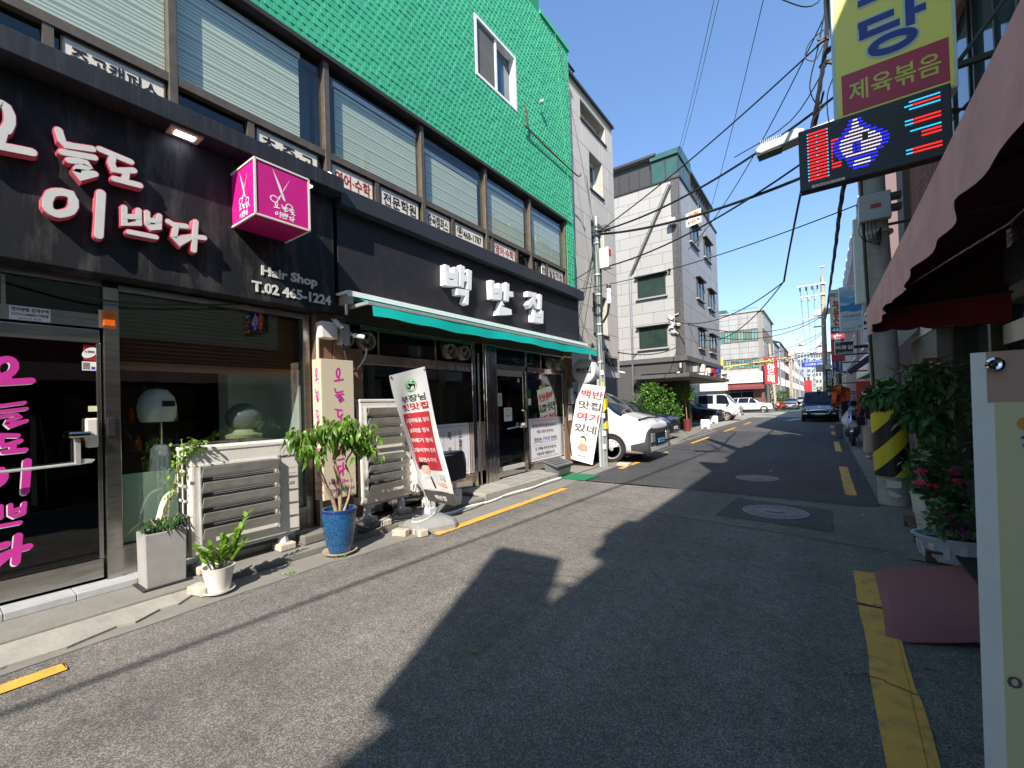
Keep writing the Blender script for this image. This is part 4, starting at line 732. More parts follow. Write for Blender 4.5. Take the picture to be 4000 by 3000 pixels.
for y, l in ((3.42, 'leftmost round exhaust fan, by the white camera'), (3.77, 'second round exhaust fan from the left, above the lit box sign'), (5.47, 'left fan of the middle pair above the restaurant window'), (5.83, 'right fan of the middle pair above the restaurant window'), (8.88, 'left fan of the far right pair above the corner window'), (9.27, 'rightmost round exhaust fan above the corner window')): fan(y, l)
# columns / planks
cl = thing('shop_pier', 'polished brown pier between the salon and the restaurant', 'pier', (-5.3, 3.3, 0)); MB().box(-5.45, -5.22, 3.02, 3.24, 0, 2.86).build('slab', 'copper_stone', cl, bevel=.004); MB().box(-5.45, -5.20, 3.25, 3.44, 0, 2.86).build('slab', 'copper_stone', cl, bevel=.004); MB().box(-5.45, -5.22, 3.45, 3.70, 0, 2.45).build('slab', 'copper_stone', cl, bevel=.004)
pathobj([(-5.2, 3.03, .1), (-5.2, 3.03, 2.3), (-5.2, 3.05, 2.6)], .018, 'downpipe', 'cream_panel', None, label='thin pale pipe rising beside the lit vertical salon sign', cat='pipe')
pk = thing('plank_cladding', 'brown boards at the right end of the restaurant front', 'cladding', (-5.3, 9.8, 0))
for i in range(5): MB().box(-5.4, -5.26 + .006 * (i % 2), 9.57 + i * .094, 9.655 + i * .094, .1, 3.1).build('plank', 'board_brown', pk, bevel=.003)
s = thing('electric_meter', 'grey electricity meter on the boards right of the restaurant', 'meter', (-5.2, 9.83, 1.7)); MB().box(-5.26, -5.14, 9.69, 9.95, 1.60, 2.0).build('case', 'meter', s, bevel=.02, seg=3); MB().box(-5.139, -5.135, 9.84, 9.93, 1.84, 1.93).build('dial', 'ink', s); MB().box(-5.138, -5.134, 9.73, 9.79, 1.68, 1.7).build('label_strip', 'ink_blue', s)
s = thing('notice_plate', 'white printed plate under the electricity meter', 'notice', (-5.2, 9.83, 1.2)); MB().box(-5.26, -5.245, 9.69, 9.92, 1.18, 1.56).build('plate', 'ac_white', s); lettering('전기안전\n점검표', (-5.243, 9.8, 1.45), '+X', 'ink_grey', s, .16, .08)
pathobj([(-5.2, 9.65, 2.2), (-5.18, 9.6, 1.8), (-5.2, 9.55, 1.2), (-5.18, 9.6, .8), (-5.15, 9.64, .3)], .012, 'hanging_cable', 'cable', None, label='black cable down the boards by the electricity meter', cat='cable')
# boxes and camera under fascia
s = thing('junction_box', 'beige junction box under the salon fascia right end', 'junction box', (-5.15, 3.15, 2.6)); MB().box(-5.22, -5.08, 3.02, 3.24, 2.53, 2.74).build('case', 'ac_white', s, bevel=.01)
s = thing('junction_box', 'grey junction box left of the leftmost exhaust fan', 'junction box', (-5.15, 3.38, 2.5)); MB().box(-5.20, -5.08, 3.29, 3.42, 2.47, 2.74).build('case', 'ac_grey', s, bevel=.01)
def cctv(c, d, label, mat='white'):
    s = thing('security_camera', label, 'camera', c, 'bullet cameras'); c = Vector(c); d = Vector(d).normalized(); MB().cyl(c, c + d * .14, .03, .03, 14).build('housing', mat, s, smooth=True); MB().cyl(c + d * .14, c + d * .15, .026).build('lens', 'black_plastic', s); MB().cyl(c + d * .03, c - Vector((.06, 0, -.02)), .014).build('mount', mat, s)
cctv((-5.05, 3.45, 2.60), (.5, .6, -.15), 'white bullet camera pointing right beside the leftmost fan'); cctv((-5.05, 3.18, 2.76), (.4, .4, -.6), 'grey bullet camera above the beige junction box', 'ac_grey')
for k, p in enumerate(([(-5.2, 2.5, 2.82), (-5.15, 2.9, 2.8), (-5.1, 3.1, 2.84), (-5.12, 3.3, 2.80), (-5.1, 3.6, 2.83), (-5.15, 4.4, 2.82)], [(-5.1, 3.33, 2.47), (-5.08, 3.38, 2.2), (-5.05, 3.46, 2.12), (-5.02, 3.6, 2.3), (-5.05, 3.66, 2.5)])): pathobj(p, .016 if k else .008, 'hanging_cable', 'cable', None, label=('tangle of thin black wires under the join of the two fascias', 'thick black hose curving below the leftmost exhaust fan')[k], cat='cable')
ri = thing('restaurant_interior', 'dim wood-lined room behind the restaurant glass', 'room', (-7, 6, .1))
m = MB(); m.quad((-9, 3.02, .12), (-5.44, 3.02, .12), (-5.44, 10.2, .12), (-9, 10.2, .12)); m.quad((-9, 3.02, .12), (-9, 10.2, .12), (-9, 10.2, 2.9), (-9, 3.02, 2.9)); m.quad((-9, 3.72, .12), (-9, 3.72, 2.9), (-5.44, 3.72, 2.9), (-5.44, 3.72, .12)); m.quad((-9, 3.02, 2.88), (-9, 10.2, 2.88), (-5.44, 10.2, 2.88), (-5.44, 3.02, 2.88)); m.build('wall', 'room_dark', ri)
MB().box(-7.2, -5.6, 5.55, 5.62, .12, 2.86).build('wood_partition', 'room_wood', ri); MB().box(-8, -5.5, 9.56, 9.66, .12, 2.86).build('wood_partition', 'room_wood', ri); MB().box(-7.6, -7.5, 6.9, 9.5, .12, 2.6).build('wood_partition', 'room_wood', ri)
s = thing('waste_bin', 'white swing-lid bin seen through the restaurant door glass', 'bin', (-5.7, 7.7, .12)); MB().lathe((-5.7, 7.6, .12), [(.13, 0), (.16, .4), (.17, .42), (.12, .5), (.001, .55)], 18).build('body', 'pot_plastic', s, smooth=True)
# ================================================================ AIR CONDITIONERS
def acunit(label, x0, x1, y0, y1, z0, z1, lou, fans=1, brand=False, fan_y=None):
    t = thing('air_conditioner_unit', label, 'air conditioner', ((x0 + x1) / 2, (y0 + y1) / 2, z0 - .2), 'outdoor cooling units')
    b = MB().box(x0, x1, y0, y1, z0, z1).build('casing', 'ac_white', t, bevel=.012)
    MB().box(x0 - .005, x1 + .008, y0 - .006, y1 + .006, z1 - .035, z1 + .006).build('top_cover', 'ac_white', t, bevel=.008)
    # side grid facing the camera
    m = MB(); n = 6
    for i in range(n + 1): m.box(x0 + .02, x1 - .06, y0 - .006, y0 - .001, z0 + .08 + (z1 - z0 - .16) * i / n - .012, z0 + .08 + (z1 - z0 - .16) * i / n + .012)
    for xx in (x0 + .03, (x0 + x1) / 2 - .02, x1 - .07): m.box(xx - .012, xx + .012, y0 - .006, y0 - .001, z0 + .08, z1 - .08)
    m.build('side_grid', 'ac_white', t); MB().box(x0 + .02, x1 - .06, y0 - .0012, y0 - .0004, z0 + .08, z1 - .08).build('coil', 'black_plastic', t)
    ya, yb = fan_y
    # grille and louvres
    for (za, zb, k) in lou:
        g = MB().box(x1 - .02, x1 + .003, ya, yb, za, zb).build('grille_recess', 'black_plastic', t); q = MB()
        nz = int((zb - za) / .016)
        for i in range(nz): q.box(x1 + .003, x1 + .009, ya, yb, za + i * .016, za + i * .016 + .0035)
        q.build('grille_wire', 'ac_grey', g)
        m = MB(); m.box(x1 + .0, x1 + .012, ya - .03, yb + .03, zb, zb + .02); m.build('grille_frame', 'ac_white', t)
        for s, yy in ((-1, ya - .035), (1, yb + .03)): MB().box(x1 + .004, x1 + .055, yy - .004, yy + .004, za - .06, zb + .01).box(x1 + .004, x1 + .008, yy + (0 if s > 0 else -.04), yy + (.04 if s > 0 else 0), za - .06, zb + .01).build('louvre_rail', 'galv', t)
        p = (zb - za + .05) / k
        lm = MB(); zz = za + .02
        pr = [(0, 0), (.055, -.005), (.10, -.05), (.135, p * .18), (.13, p * .2), (.095, -.04), (.05, .005)]
        for i in range(k):
            zc = za + p * (i + .35)
            l = MB(); PP = [(x1 + .02, zc - p * .46), (x1 + .055, zc - p * .40), (x1 + .105, zc + p * .26), (x1 + .108, zc + p * .33), (x1 + .100, zc + p * .33), (x1 + .050, zc - p * .36)]
            l.prism([(a, ya - .028, c) for a, c in PP], (0, yb - ya + .052, 0)); l.build('louvre', 'galv', t)
    if brand: lettering('SAMSUNG', (x1 + .0015, y1 - .13, z1 - .165), '+X', 'ink', t, .2, .03, .035)
    MB().box(x1, x1 + .004, y1 - .13, y1 - .06, (z0 + z1) / 2 + .03, (z0 + z1) / 2 + .06).build('grip', 'ac_grey', t)
    m = MB(); m.box(x1 - .001, x1 + .002, y1 - .2, y1 - .03, z1 - .3, z1 - .296).box(x1 - .001, x1 + .002, y1 - .2, y1 - .03, z1 - .36, z1 - .357).box(x1 - .001, x1 + .002, y1 - .21, y1 - .207, z0 + .03, z1 - .03).build('panel_joint', 'ac_grey', t)
    for yy in (y0 + .12, y1 - .16):
        MB().lathe((x1 - .07, yy, .155), [(.06, 0), (.045, z0 - .157), (.04, z0 - .157)], 8).build('foot', 'pot_plastic', t)
        for dy in (0,): MB().box(x1 - .14, x1 + .05, yy - .09, yy + .09, .078, .155).build('paver_block', 'stone_block', t, bevel=.015)
    MB().box(x0, x1 - .02, y0 + .05, y1 - .05, z0 - .03, z0 - .001).build('base_rail', 'ac_grey', t)
    return t
acunit('white outdoor cooling unit with five silver louvres under the salon window', -5.24, -4.88, 1.54, 2.58, .26, 1.28, [(.42, 1.10, 5)], brand=True, fan_y=(1.64, 2.30))
acunit('tall outdoor cooling unit with two sets of louvres behind the potted tree', -5.36, -5.02, 3.50, 4.36, .33, 1.74, [(1.12, 1.62, 4), (.50, .98, 4)], fan_y=(3.60, 4.16))
t = thing('covered_cooling_unit', 'low cooling unit under a dark cloth behind the leaning banner', 'air conditioner', (-5, 5, .2)); MB().box(-5.25, -4.90, 4.35, 5.36, .36, .84).build('casing', 'ac_white', t, bevel=.01)
c = MB(); xs = [-5.27, -5.1, -4.95, -4.875, -4.86, -4.85]; zs = [.86, .87, .865, .84, .66, .44]; ys = [4.5 + .9 * i / 8 for i in range(9)]
q = lambda a, b: (xs[a] + .012 * math.sin(b * 1.7 + a), ys[b], zs[a] + .012 * math.sin(b * 2.3 + a * .7) - (.02 if a == 5 else 0) * (b % 3))
c.grid([[q(i, j) for j in range(9)] for i in range(6)])
c.add([(-4.85, 5.4, .44), (-4.86, 5.4, .66), (-4.875, 5.4, .84), (-5.1, 5.41, .87), (-5.25, 5.41, .86), (-5.25, 5.42, .5)], [(0, 1, 2, 3, 4, 5)]); c.build('cover_cloth', 'cloth_dark', t, smooth=True, sub=1)
for yy in (4.6, 5.2): MB().box(-5.02, -4.86, yy - .08, yy + .08, .08, .26).build('foot', 'ac_white', t, bevel=.01); MB().cyl((-4.94, yy, .26), (-4.94, yy, .36), .03).build('leg', 'galv', t)
# pale flexible hose by first unit
pathobj([(-5.2, 1.50, .85), (-5.15, 1.42, .80), (-5.12, 1.36, .62), (-5.14, 1.33, .4), (-5.2, 1.35, .16)], .028, 'insulated_hose', 'cream_panel', None, label='pale insulated hose curving down beside the louvred cooling unit', cat='hose')
# loose blocks
for (x, y, z, a, lab) in ((-4.38, 3.60, .006, .3, 'yellowish interlocking paver lying left of the banner base'), (-4.17, 3.74, .006, -.25, 'grey interlocking pavers stacked against the banner base'), (-4.55, 1.50, .01, .4, 'small reddish block half hidden behind the white round pot')):
    t = thing('loose_paver', lab, 'paver', (x, y, z), 'loose pavers by the kerb'); m = MB()
    P = [(-.10, -.05), (-.07, -.075), (-.03, -.05), (.03, -.05), (.07, -.075), (.10, -.05), (.10, .05), (.07, .075), (.03, .05), (-.03, .05), (-.07, .075), (-.10, .05)]
    ca, sa = math.cos(a), math.sin(a); m.prism([(x + p * ca - q * sa, y + p * sa + q * ca, z) for p, q in P], (0, 0, .075)); m.build('block', 'stone_block', t, bevel=.006)
for (x, y, z, sx, sy, sz, lab, mt) in ((-4.74, 3.08, .08, .15, .2, .10, 'dark grey concrete block behind the blue pot', 'concrete_dark'), (-4.86, 3.34, .08, .18, .26, .13, 'cracked concrete block between the blue pot and the tall unit', 'concrete'), (-4.72, 3.62, .08, .12, .14, .08, 'pale broken block in front of the tall cooling unit', 'stone_block'), (-4.72, 4.95, .08, .16, .14, .15, 'square pierced block in front of the covered cooling unit', 'ac_white'), (-4.93, 2.80, .08, .2, .4, .1, 'long low dark concrete block beside the salon pier', 'concrete_dark'), (-4.62, 3.9, .0, .1, .2, .06, 'flat grey brick on the gutter behind the banner base', 'concrete')):
    MB().box(x - sx / 2, x + sx / 2, y - sy / 2, y + sy / 2, z, z + sz).build('concrete_block', mt, None, bevel=.012, label=lab, cat='block')
pathobj([(-4.55, 8.0, .05), (-4.58, 7.5, .04), (-4.54, 6.9, .03), (-4.6, 6.3, .03), (-4.52, 5.6, .03), (-4.56, 5.1, .04), (-4.5, 4.7, .05), (-4.58, 4.3, .06), (-4.62, 4.0, .09)], .018, 'insulated_hose', 'white', None, label='white insulated hose snaking along the kerb to the banner base', cat='hose', group='hoses along the kerb')
pathobj([(-4.53, 7.9, .03), (-4.54, 7.3, .03), (-4.50, 6.6, .03), (-4.56, 5.8, .03), (-4.48, 5.0, .03), (-4.52, 4.4, .03), (-4.68, 3.9, .1), (-4.8, 3.7, .12), (-4.75, 3.4, .1), (-4.9, 3.3, .16)], .014, 'insulated_hose', 'cable_grey', None, label='thinner grey hose beside the white one, ending under the tall unit', cat='hose', group='hoses along the kerb')
pathobj([(-4.6, 4.1, .09), (-4.7, 3.8, .13), (-4.72, 3.5, .12), (-4.66, 3.25, .1), (-4.8, 3.1, .2), (-5.0, 3.3, .3)], .022, 'insulated_hose', 'cable', None, label='black hose looping between the blocks beneath the tall cooling unit', cat='hose', group='hoses along the kerb')
pathobj([(-4.6, 4.35, .08), (-4.62, 4.28, .4), (-4.8, 4.3, .6)], .005, 'thin_cable', M('green_cable', (.03, .35, .08), .5), None, label='thin green wire hanging behind the leaning banner', cat='cable')
# ================================================================ LIT VERTICAL SIGN
t = thing('vertical_light_box', 'tall cream light box with pink syllables on the brown pier', 'sign', (-5.1, 3.2, .5)); MB().box(-5.20, -5.0, 2.955, 3.40, .50, 2.25).build('box', 'cream_lit', t, bevel=.004)
MB().prism([(-5.2, 2.955, .50), (-5.0, 2.955, .50), (-5.0, 2.952, 2.25), (-5.2, 2.952, 2.25)], (0, -.003, 0)).build('side_panel', 'cream_lit', t)
a = MB(); zc = [2.06, 1.80, 1.54, 1.28, 1.06, .86]
for k, z in zip(KEYS, zc): strokes(a, fitgl(GL[k], 3.185, z, .12, .16), .022, lambda x, y, zz: (-4.999 + x, y, zz), .001); strokes(a, fitgl(GL[k], -5.10, z, .075, .15), .018, lambda x, y, zz: (y, 2.948 - x, zz), .001)
addtext(a, 'Hair Shop', (-4.998, 3.18, .70), '+X', .33, .06, .015); addtext(a, '02)465-1224', (-4.998, 3.18, .60), '+X', .38, .055, .015); addtext(a, 'Hair Shop', (-5.10, 2.948, .70), '-Y', .16, .05, .01); addtext(a, '02)465-1224', (-5.10, 2.948, .60), '-Y', .18, .045, .01)
a.build('lettering', 'pink_letter', t)
# ================================================================ BANNERS
def curved(pts_l, pts_r, name, mat, parent, off=0, nx=6):
    pass
bt = thing('leaning_banner', 'twisted white and red menu banner leaning on a grey base', 'banner', (-4.35, 4, 0))
# surface: param (s across 0..1, t down 0..1)
def bs(s, tt, off=0):
    w = .60; yt = 3.50 + s * .60; zt = 2.02 + s * .15
    yb = 4.05 + s * .54; zb = .36 - s * .19
    pinch = math.sin(PI * min(1, tt)) ** 1.3 * .09
    y = yt + (yb - yt) * (tt ** 1.25) * .85 + (yb - yt) * .15 * tt + (.5 - s) * pinch; z = zt + (zb - zt) * tt
    x = -4.40 + .05 * tt + .07 * math.sin(PI * tt) * (s - .5) * 2 - .05 * (math.sin(PI * s) * math.sin(PI * tt)) + .02 * math.sin(s * 9 + tt * 5) * math.sin(PI * tt)
    p = Vector((x, y, z))
    if off:
        e = .01; du = bs(min(s + e, 1), tt) - bs(max(s - e, 0), tt); dv = bs(s, max(tt - e, 0)) - bs(s, min(tt + e, 1)); n = du.cross(dv).normalized()
        if n.x < 0: n = -n
        p += n * off
    return p
def bpatch(s0, s1, t0, t1, off, name, mat, parent, rounded=0, ns=10, ntt=30, fun=bs):
    m = MB(); g = [[fun(s0 + (s1 - s0) * i / ns, t0 + (t1 - t0) * j / ntt, off) for i in range(ns + 1)] for j in range(ntt + 1)]
    m.v = [tuple(p) for r in g for p in r]; W = ns + 1
    m.f = [(j * W + i, (j + 1) * W + i, (j + 1) * W + i + 1, j * W + i + 1) for j in range(ntt) for i in range(ns)]
    return m.build(name, mat, parent, smooth=True)
def btext(m, body, s, tt, w, h, off=.004, bold=.02, fun=bs, mir=False):
    """text mapped on the cloth; w,h in cloth units"""
    pts, fs, W, H = textmesh(body, bold, 2); base = len(m.v)
    m.v += [tuple(fun(min(max(s + x / W * w, 0.01), .99), min(max(tt - y / H * h, .001), .999), off)) for x, y in pts]; m.f += [tuple(i + base for i in f) for f in fs]
bpatch(0, 1, 0, 1, 0, 'cloth', 'banner', bt); bpatch(0, 1, .905, 1, .0025, 'dark_foot', 'ink_grey', bt, ntt=6)
bpatch(.13, .87, .30, .735, .0025, 'red_field', 'banner_red', bt, ntt=18)
a = MB(); b = MB(); c = MB(); d = MB()
btext(a, '부장님', .52, .195, .66, .050, bold=.025); btext(a, '천맛집', .54, .25, .70, .001, bold=.01) if 0 else None
btext(b, '첫맛집', .52, .255, .72, .052, bold=.025)
for tx, tt, w in (('오징어볶음 정식', .355, .62), ('보리밥 정식', .43, .5), ('뚝배기 정식', .505, .6), ('고등어구이 정식', .58, .62), ('임연수구이', .655, .5)): btext(c, tx, .5, tt, w, .034, bold=.018)
btext(c, '백반집', .5, .955, .4, .038, bold=.03); btext(a, '이다\n이집', .80, .79, .16, .05, bold=.0)
a.build('lettering', 'ink_grey', bt); b.build('lettering', 'banner_red', bt); c.build('lettering', 'white', bt)
def bdisc(m, s, tt, rs, rt, off, n=20, s2=0):
    base = len(m.v); m.v += [tuple(bs(s + rs * math.cos(2 * PI * i / n), tt + rt * math.sin(2 * PI * i / n), off)) for i in range(n)]; m.f.append(tuple(base + i for i in range(n))[::-1])
for (r, mt, o) in ((.16, 'mat_green', .0025), (.135, 'banner', .004), (.115, 'ink', .0055)):
    m = MB(); bdisc(m, .53, .105, r, r * .30, o); m.build('emblem', mt if mt != 'mat_green' else M('pale_lime', (.25, .6, .3), .6), bt)
m = MB(); bdisc(m, .54, .118, .065, .02, .007); bdisc(m, .545, .09, .022, .028, .0075); m.build('thumb_print', 'white', bt)
# printed man with folded arms (flat print)
def bpoly(m, pts, off):
    base = len(m.v); m.v += [tuple(bs(a, b, off)) for a, b in pts]; m.f.append(tuple(range(base + len(pts) - 1, base - 1, -1)))
m = MB(); bpoly(m, [(.06, .90), (.12, .81), (.25, .775), (.45, .765), (.66, .80), (.80, .86), (.86, .90)], .004); m.build('printed_shirt', 'shirt_print', bt)
m = MB(); bpoly(m, [(.20, .715), (.24, .69), (.36, .69), (.44, .70), (.46, .735), (.42, .765), (.36, .775), (.28, .77), (.22, .745)], .005); bpoly(m, [(.56, .845), (.60, .80), (.63, .80), (.66, .825), (.84, .825), (.86, .86), (.72, .87)], .0055); m.build('printed_skin', 'skin', bt)
m = MB(); bpoly(m, [(.17, .725), (.18, .685), (.28, .672), (.42, .678), (.46, .70), (.30, .70), (.24, .712), (.22, .73)], .006); bpoly(m, [(.38, .785), (.42, .785), (.47, .87), (.42, .89), (.40, .86)], .006); m.build('printed_hair_and_tie', 'ink', bt)
for (s, q) in ((.04, .015), (.96, .02)): p = bs(s, q, .004); MB().lathe(p, [(.012, 0), (.012, .004), (.005, .004)], 12, ax=(1, 0, 0)).build('eyelet', 'bronze', bt)
MB().tube([(-4.44, 3.55, 2.03), (-4.46, 3.9, 1.1), (-4.42, 4.12, .2)], .008).tube([(-4.44, 4.10, 2.16), (-4.47, 4.2, 1.1), (-4.42, 4.16, .2)], .008).tube([(-4.42, 4.14, .1), (-4.42, 4.14, .5)], .016).tube([(-4.42, 4.13, .45), (-4.40, 4.58, .18)], .008).build('frame_rod', 'galv', bt)
bb = thing('banner_base', 'grey plastic water-filled base weighing down the leaning banner', 'banner base', (-4.3, 4.05, 0)); m = MB()
L0 = [(-4.56, 3.78), (-4.18, 3.68), (-3.98, 4.18), (-4.05, 4.30), (-4.46, 4.42), (-4.60, 4.3)]; cx, cy = -4.32, 4.05
def ring(k, z): return [(cx + (x - cx) * k, cy + (y - cy) * k, z) for x, y in L0]
lv = [ring(1, .006), ring(1.0, .07), ring(.88, .12), ring(.5, .155), ring(.25, .16)]
for r in lv: m.v += r
n = 6
for i in range(4):
    for j in range(n): m.f.append((i * n + j, i * n + (j + 1) % n, (i + 1) * n + (j + 1) % n, (i + 1) * n + j))
m.f.append(tuple(4 * n + j for j in range(n))); m.build('shell', M('base_grey', (.26, .26, .25), .5, n=(5, .15), dirt=(8, .4, (.16, .15, .14))), bb, bevel=.012)
pathobj([(-4.5, 3.9, .13), (-4.38, 3.8, .125), (-4.25, 3.86, .15), (-4.3, 4.1, .17), (-4.42, 4.2, .16)], .009, 'tie_cord', 'cream_panel', bb); MB().box(-4.47, -4.36, 4.08, 4.2, .155, .24).build('pole_socket', 'pot_plastic', bb, bevel=.01)
# second banner near pole
b2 = thing('leaning_banner', 'tall white banner with large red and grey syllables by the steel street pole', 'banner', (-4.8, 9.9, 0))
TL, TR, BL, BR = Vector((-5.0, 9.88, 2.12)), Vector((-4.36, 10.02, 2.0)), Vector((-5.36, 9.78, .22)), Vector((-4.70, 9.88, .07))
def b2f(s, tt, off=0):
    p = (TL * (1 - s) + TR * s) * (1 - tt) + (BL * (1 - s) + BR * s) * tt; n = Vector((.2, -1, .05)).normalized(); return p + n * (off + .015 * math.sin(s * 5 + tt * 3))
bpatch(0, 1, 0, 1, 0, 'cloth', 'banner', b2, fun=b2f); bpatch(0, 1, 0, 1, -.003, 'cloth_back', 'banner', b2, fun=b2f)
a = MB(); r = MB(); btext(r, '백반', .56, .125, .84, .105, bold=.03, fun=b2f); btext(a, '맛집', .54, .27, .84, .105, bold=.03, fun=b2f); btext(r, '여기', .54, .42, .84, .11, bold=.03, fun=b2f); btext(a, '있네', .52, .57, .84, .11, bold=.03, fun=b2f); btext(a, '백반집', .54, .93, .3, .03, bold=.02, fun=b2f)
a.build('lettering', 'ink_grey', b2); r.build('lettering', M('red_print', (.55, .05, .05), .5), b2)
def b2poly(m, pts, off): base = len(m.v); m.v += [tuple(b2f(x, y, off)) for x, y in pts]; m.f.append(tuple(range(base, base + len(pts))))
m = MB(); b2poly(m, [(.30, .84), (.36, .79), (.45, .765), (.6, .765), (.7, .79), (.74, .85), (.5, .87)], .004); m.build('printed_coat', 'peach', b2)
m = MB(); b2poly(m, [(.44 + .11 * math.cos(a * .5), .725 + .04 * math.sin(a * .5)) for a in range(13)], .005); b2poly(m, [(.34, .80), (.40, .75), (.45, .76), (.41, .81)], .0055); m.build('printed_face', 'skin', b2)
m = MB(); b2poly(m, [(.38, .70), (.42, .67), (.5, .665), (.58, .68), (.62, .72), (.58, .74), (.56, .70), (.48, .69)], .006); m.build('printed_hair', 'hair', b2)
MB().tube([b2f(.02, .0, -.02), b2f(.02, 1, -.02)], .01).tube([b2f(.98, .0, -.02), b2f(.98, 1, -.02)], .01).build('frame_rod', 'galv', b2); MB().box(-5.3, -4.85, 9.95, 10.25, .02, .12).build('base', 'black_plastic', b2, bevel=.03)
# round projecting sign
rs2 = thing('round_sign', 'round grey double-faced sign beyond the teal awning end', 'sign', (-4.9, 10, 2.1)); MB().lathe((-4.88, 10.02, 2.42), [(.30, -.12), (.315, -.11), (.315, .11), (.30, .12)], 40, ax=(0, -1, 0)).build('drum', M('drum', (.52, .53, .55), .4), rs2, smooth=True)
lettering('백반집', (-4.88, 9.898, 2.43), '-Y', 'ink', rs2, .42, .15, .025); MB().box(-5.32, -5.15, 9.98, 10.04, 2.40, 2.45).build('bracket', 'galv', rs2)
# ================================================================ TUB, MATS
t = thing('grey_bin', 'grey plastic tub with slatted lid on the restaurant step', 'tub', (-4.78, 8.3, .05)); P = [(-4.95, 7.95), (-4.60, 8.02), (-4.60, 8.62), (-4.95, 8.60)]
cx, cy = -4.78, 8.3; m = MB(); lv = [[(cx + (x - cx) * .82, cy + (y - cy) * .85, .06) for x, y in P], [(x, y, .36 - (.10 if x > -4.7 else 0)) for x, y in P]]; m.v = lv[0] + lv[1]; m.f = [(3, 2, 1, 0)] + [(j, (j + 1) % 4, 4 + (j + 1) % 4, 4 + j) for j in range(4)] + [(4, 5, 6, 7)]; m.build('body', 'grey_plastic', t, bevel=.02)
Pz = lambda x: .37 + (x + 4.95) * -.286
m = MB()
for (x0, x1, y0, y1) in ((-4.97, -4.58, 7.93, 7.97), (-4.97, -4.58, 8.60, 8.64), (-4.97, -4.93, 7.97, 8.60), (-4.62, -4.58, 7.97, 8.6)): m.prism([(x0, y0, Pz(x0)), (x1, y0, Pz(x1)), (x1, y1, Pz(x1)), (x0, y1, Pz(x0))], (0, 0, .03))
m.build('lid_rim', 'grey_plastic', t)
for k in range(4): xx = -4.91 + k * .085; MB().prism([(xx, 7.97, Pz(xx) + .01), (xx + .05, 7.97, Pz(xx + .05) + .01), (xx + .05, 8.6, Pz(xx + .05) + .01), (xx, 8.6, Pz(xx) + .01)], (0, 0, .016)).build('lid_slat', 'grey_plastic', t)
m = MB()
for i in range(13): m.box(-4.62, -4.02, 8.12 + i * .05, 8.15 + i * .05, .024, .034)
m.box(-4.62, -4.02, 8.10, 8.78, .012, .024); m.build('door_mat', 'mat_green', None, label='ribbed green rubber mat between the tub and the steel pole', cat='mat')
m = MB(); m.add([(-5.05 + .33 * math.cos(a * PI / 10), 5.82 + .3 * math.sin(a * PI / 10), .082) for a in range(20)], [tuple(range(20))]); m.build('dark_mat', 'rubber', None, label='worn black oval mat beside the covered cooling unit', cat='mat')
# ================================================================ STEEL STREET POLE
t = thing('street_pole', 'grey steel street pole wrapped in cables right of the restaurant', 'pole', (-4.52, 10.15, 0))
MB().tube([(-4.52, 10.15, 0), (-4.52, 10.15, 6.3)], [.065, .055], 16).build('shaft', 'galv_pole', t, smooth=True); MB().tube([(-4.46, 10.18, 0), (-4.46, 10.18, 2.9)], .035, 10).build('conduit', 'galv_pole', t, smooth=True); MB().tube([(-4.59, 10.1, 0), (-4.59, 10.1, 2.2)], .03, 10).build('conduit', M('pale_conduit', (.35, .4, .4), .5), t, smooth=True)
MB().box(-4.42, -4.18, 10.05, 10.3, 4.95, 5.45).build('meter_box', 'ac_white', t, bevel=.01); MB().box(-4.2, -4.17, 10.08, 10.2, 5.25, 5.4).build('red_label', 'red', t)
MB().lathe((-4.22, 10.1, 4.05), [(.05, 0), (.055, .1), (.055, .42), (.05, .46), (.001, .5)], 14).build('antenna_can', 'white', t, smooth=True); MB().lathe((-4.22, 10.1, 4.42), [(.058, 0), (.055, .08), (.001, .13)], 14).build('antenna_cap', 'black_plastic', t, smooth=True); MB().tube([(-4.22, 10.1, 4.05), (-4.28, 10.12, 3.8), (-4.42, 10.13, 3.6)], .03).build('antenna_arm', 'black_plastic', t)
for z in (2.6, 3.3, 3.55, 4.3, 4.8, 5.6, 5.9): MB().lathe((-4.52, 10.15, z), [(.075, 0), (.085, .02), (.075, .05)], 14).build('band', 'galv', t)
for k in range(7):
    a = k * 2.4; pathobj([(-4.52 + .075 * math.cos(a), 10.15 + .075 * math.sin(a), 6.1), (-4.52 + .09 * math.cos(a + .4), 10.15 + .09 * math.sin(a + .4), 5), (-4.52 + .075 * math.cos(a + .2), 10.15 + .075 * math.sin(a + .2), 3.9), (-4.52 + .085 * math.cos(a + .5), 10.15 + .08 * math.sin(a + .5), 2.4)], .011, 'clinging_cable', 'cable' if k % 2 else M('cable_green', (.03, .06, .055), .6), t, n=5)
for k in range(3): pathobj([(-4.52 + .13 * math.cos(a * .7), 10.05 + .02 * k, 3.95 + .13 * math.sin(a * .7) - .02 * k) for a in range(10)], .009, 'cable_coil', 'cable', t, n=5)
MB().box(-4.47, -4.40, 10.1, 10.22, .95, 1.75).build('hazard_wrap', 'hazard', t); 
for z, mt in ((.78, 'white'), (.45, 'white'), (1.22, 'white'), (2.3, 'white'), (2.0, 'warn_yellow')): MB().box(-4.50, -4.42, 10.075, 10.085, z, z + .12).build('sticker', mt, t)
s = thing('cable_joint', 'black cable joint clutter at the top of the steel street pole', 'cable box', (-4.5, 10.1, 5.9)); m = MB()
for k in range(9): m.obox((-4.45 + rnd.uniform(-.12, .25), 10.1 + rnd.uniform(-.1, .1), 5.95 + rnd.uniform(-.12, .1)), (1, rnd.uniform(-.4, .4), rnd.uniform(-.2, .3)), (0, 1, .2), (0, 0, 1), .22, .035, .03)
m.build('clamps', 'black_plastic', s)
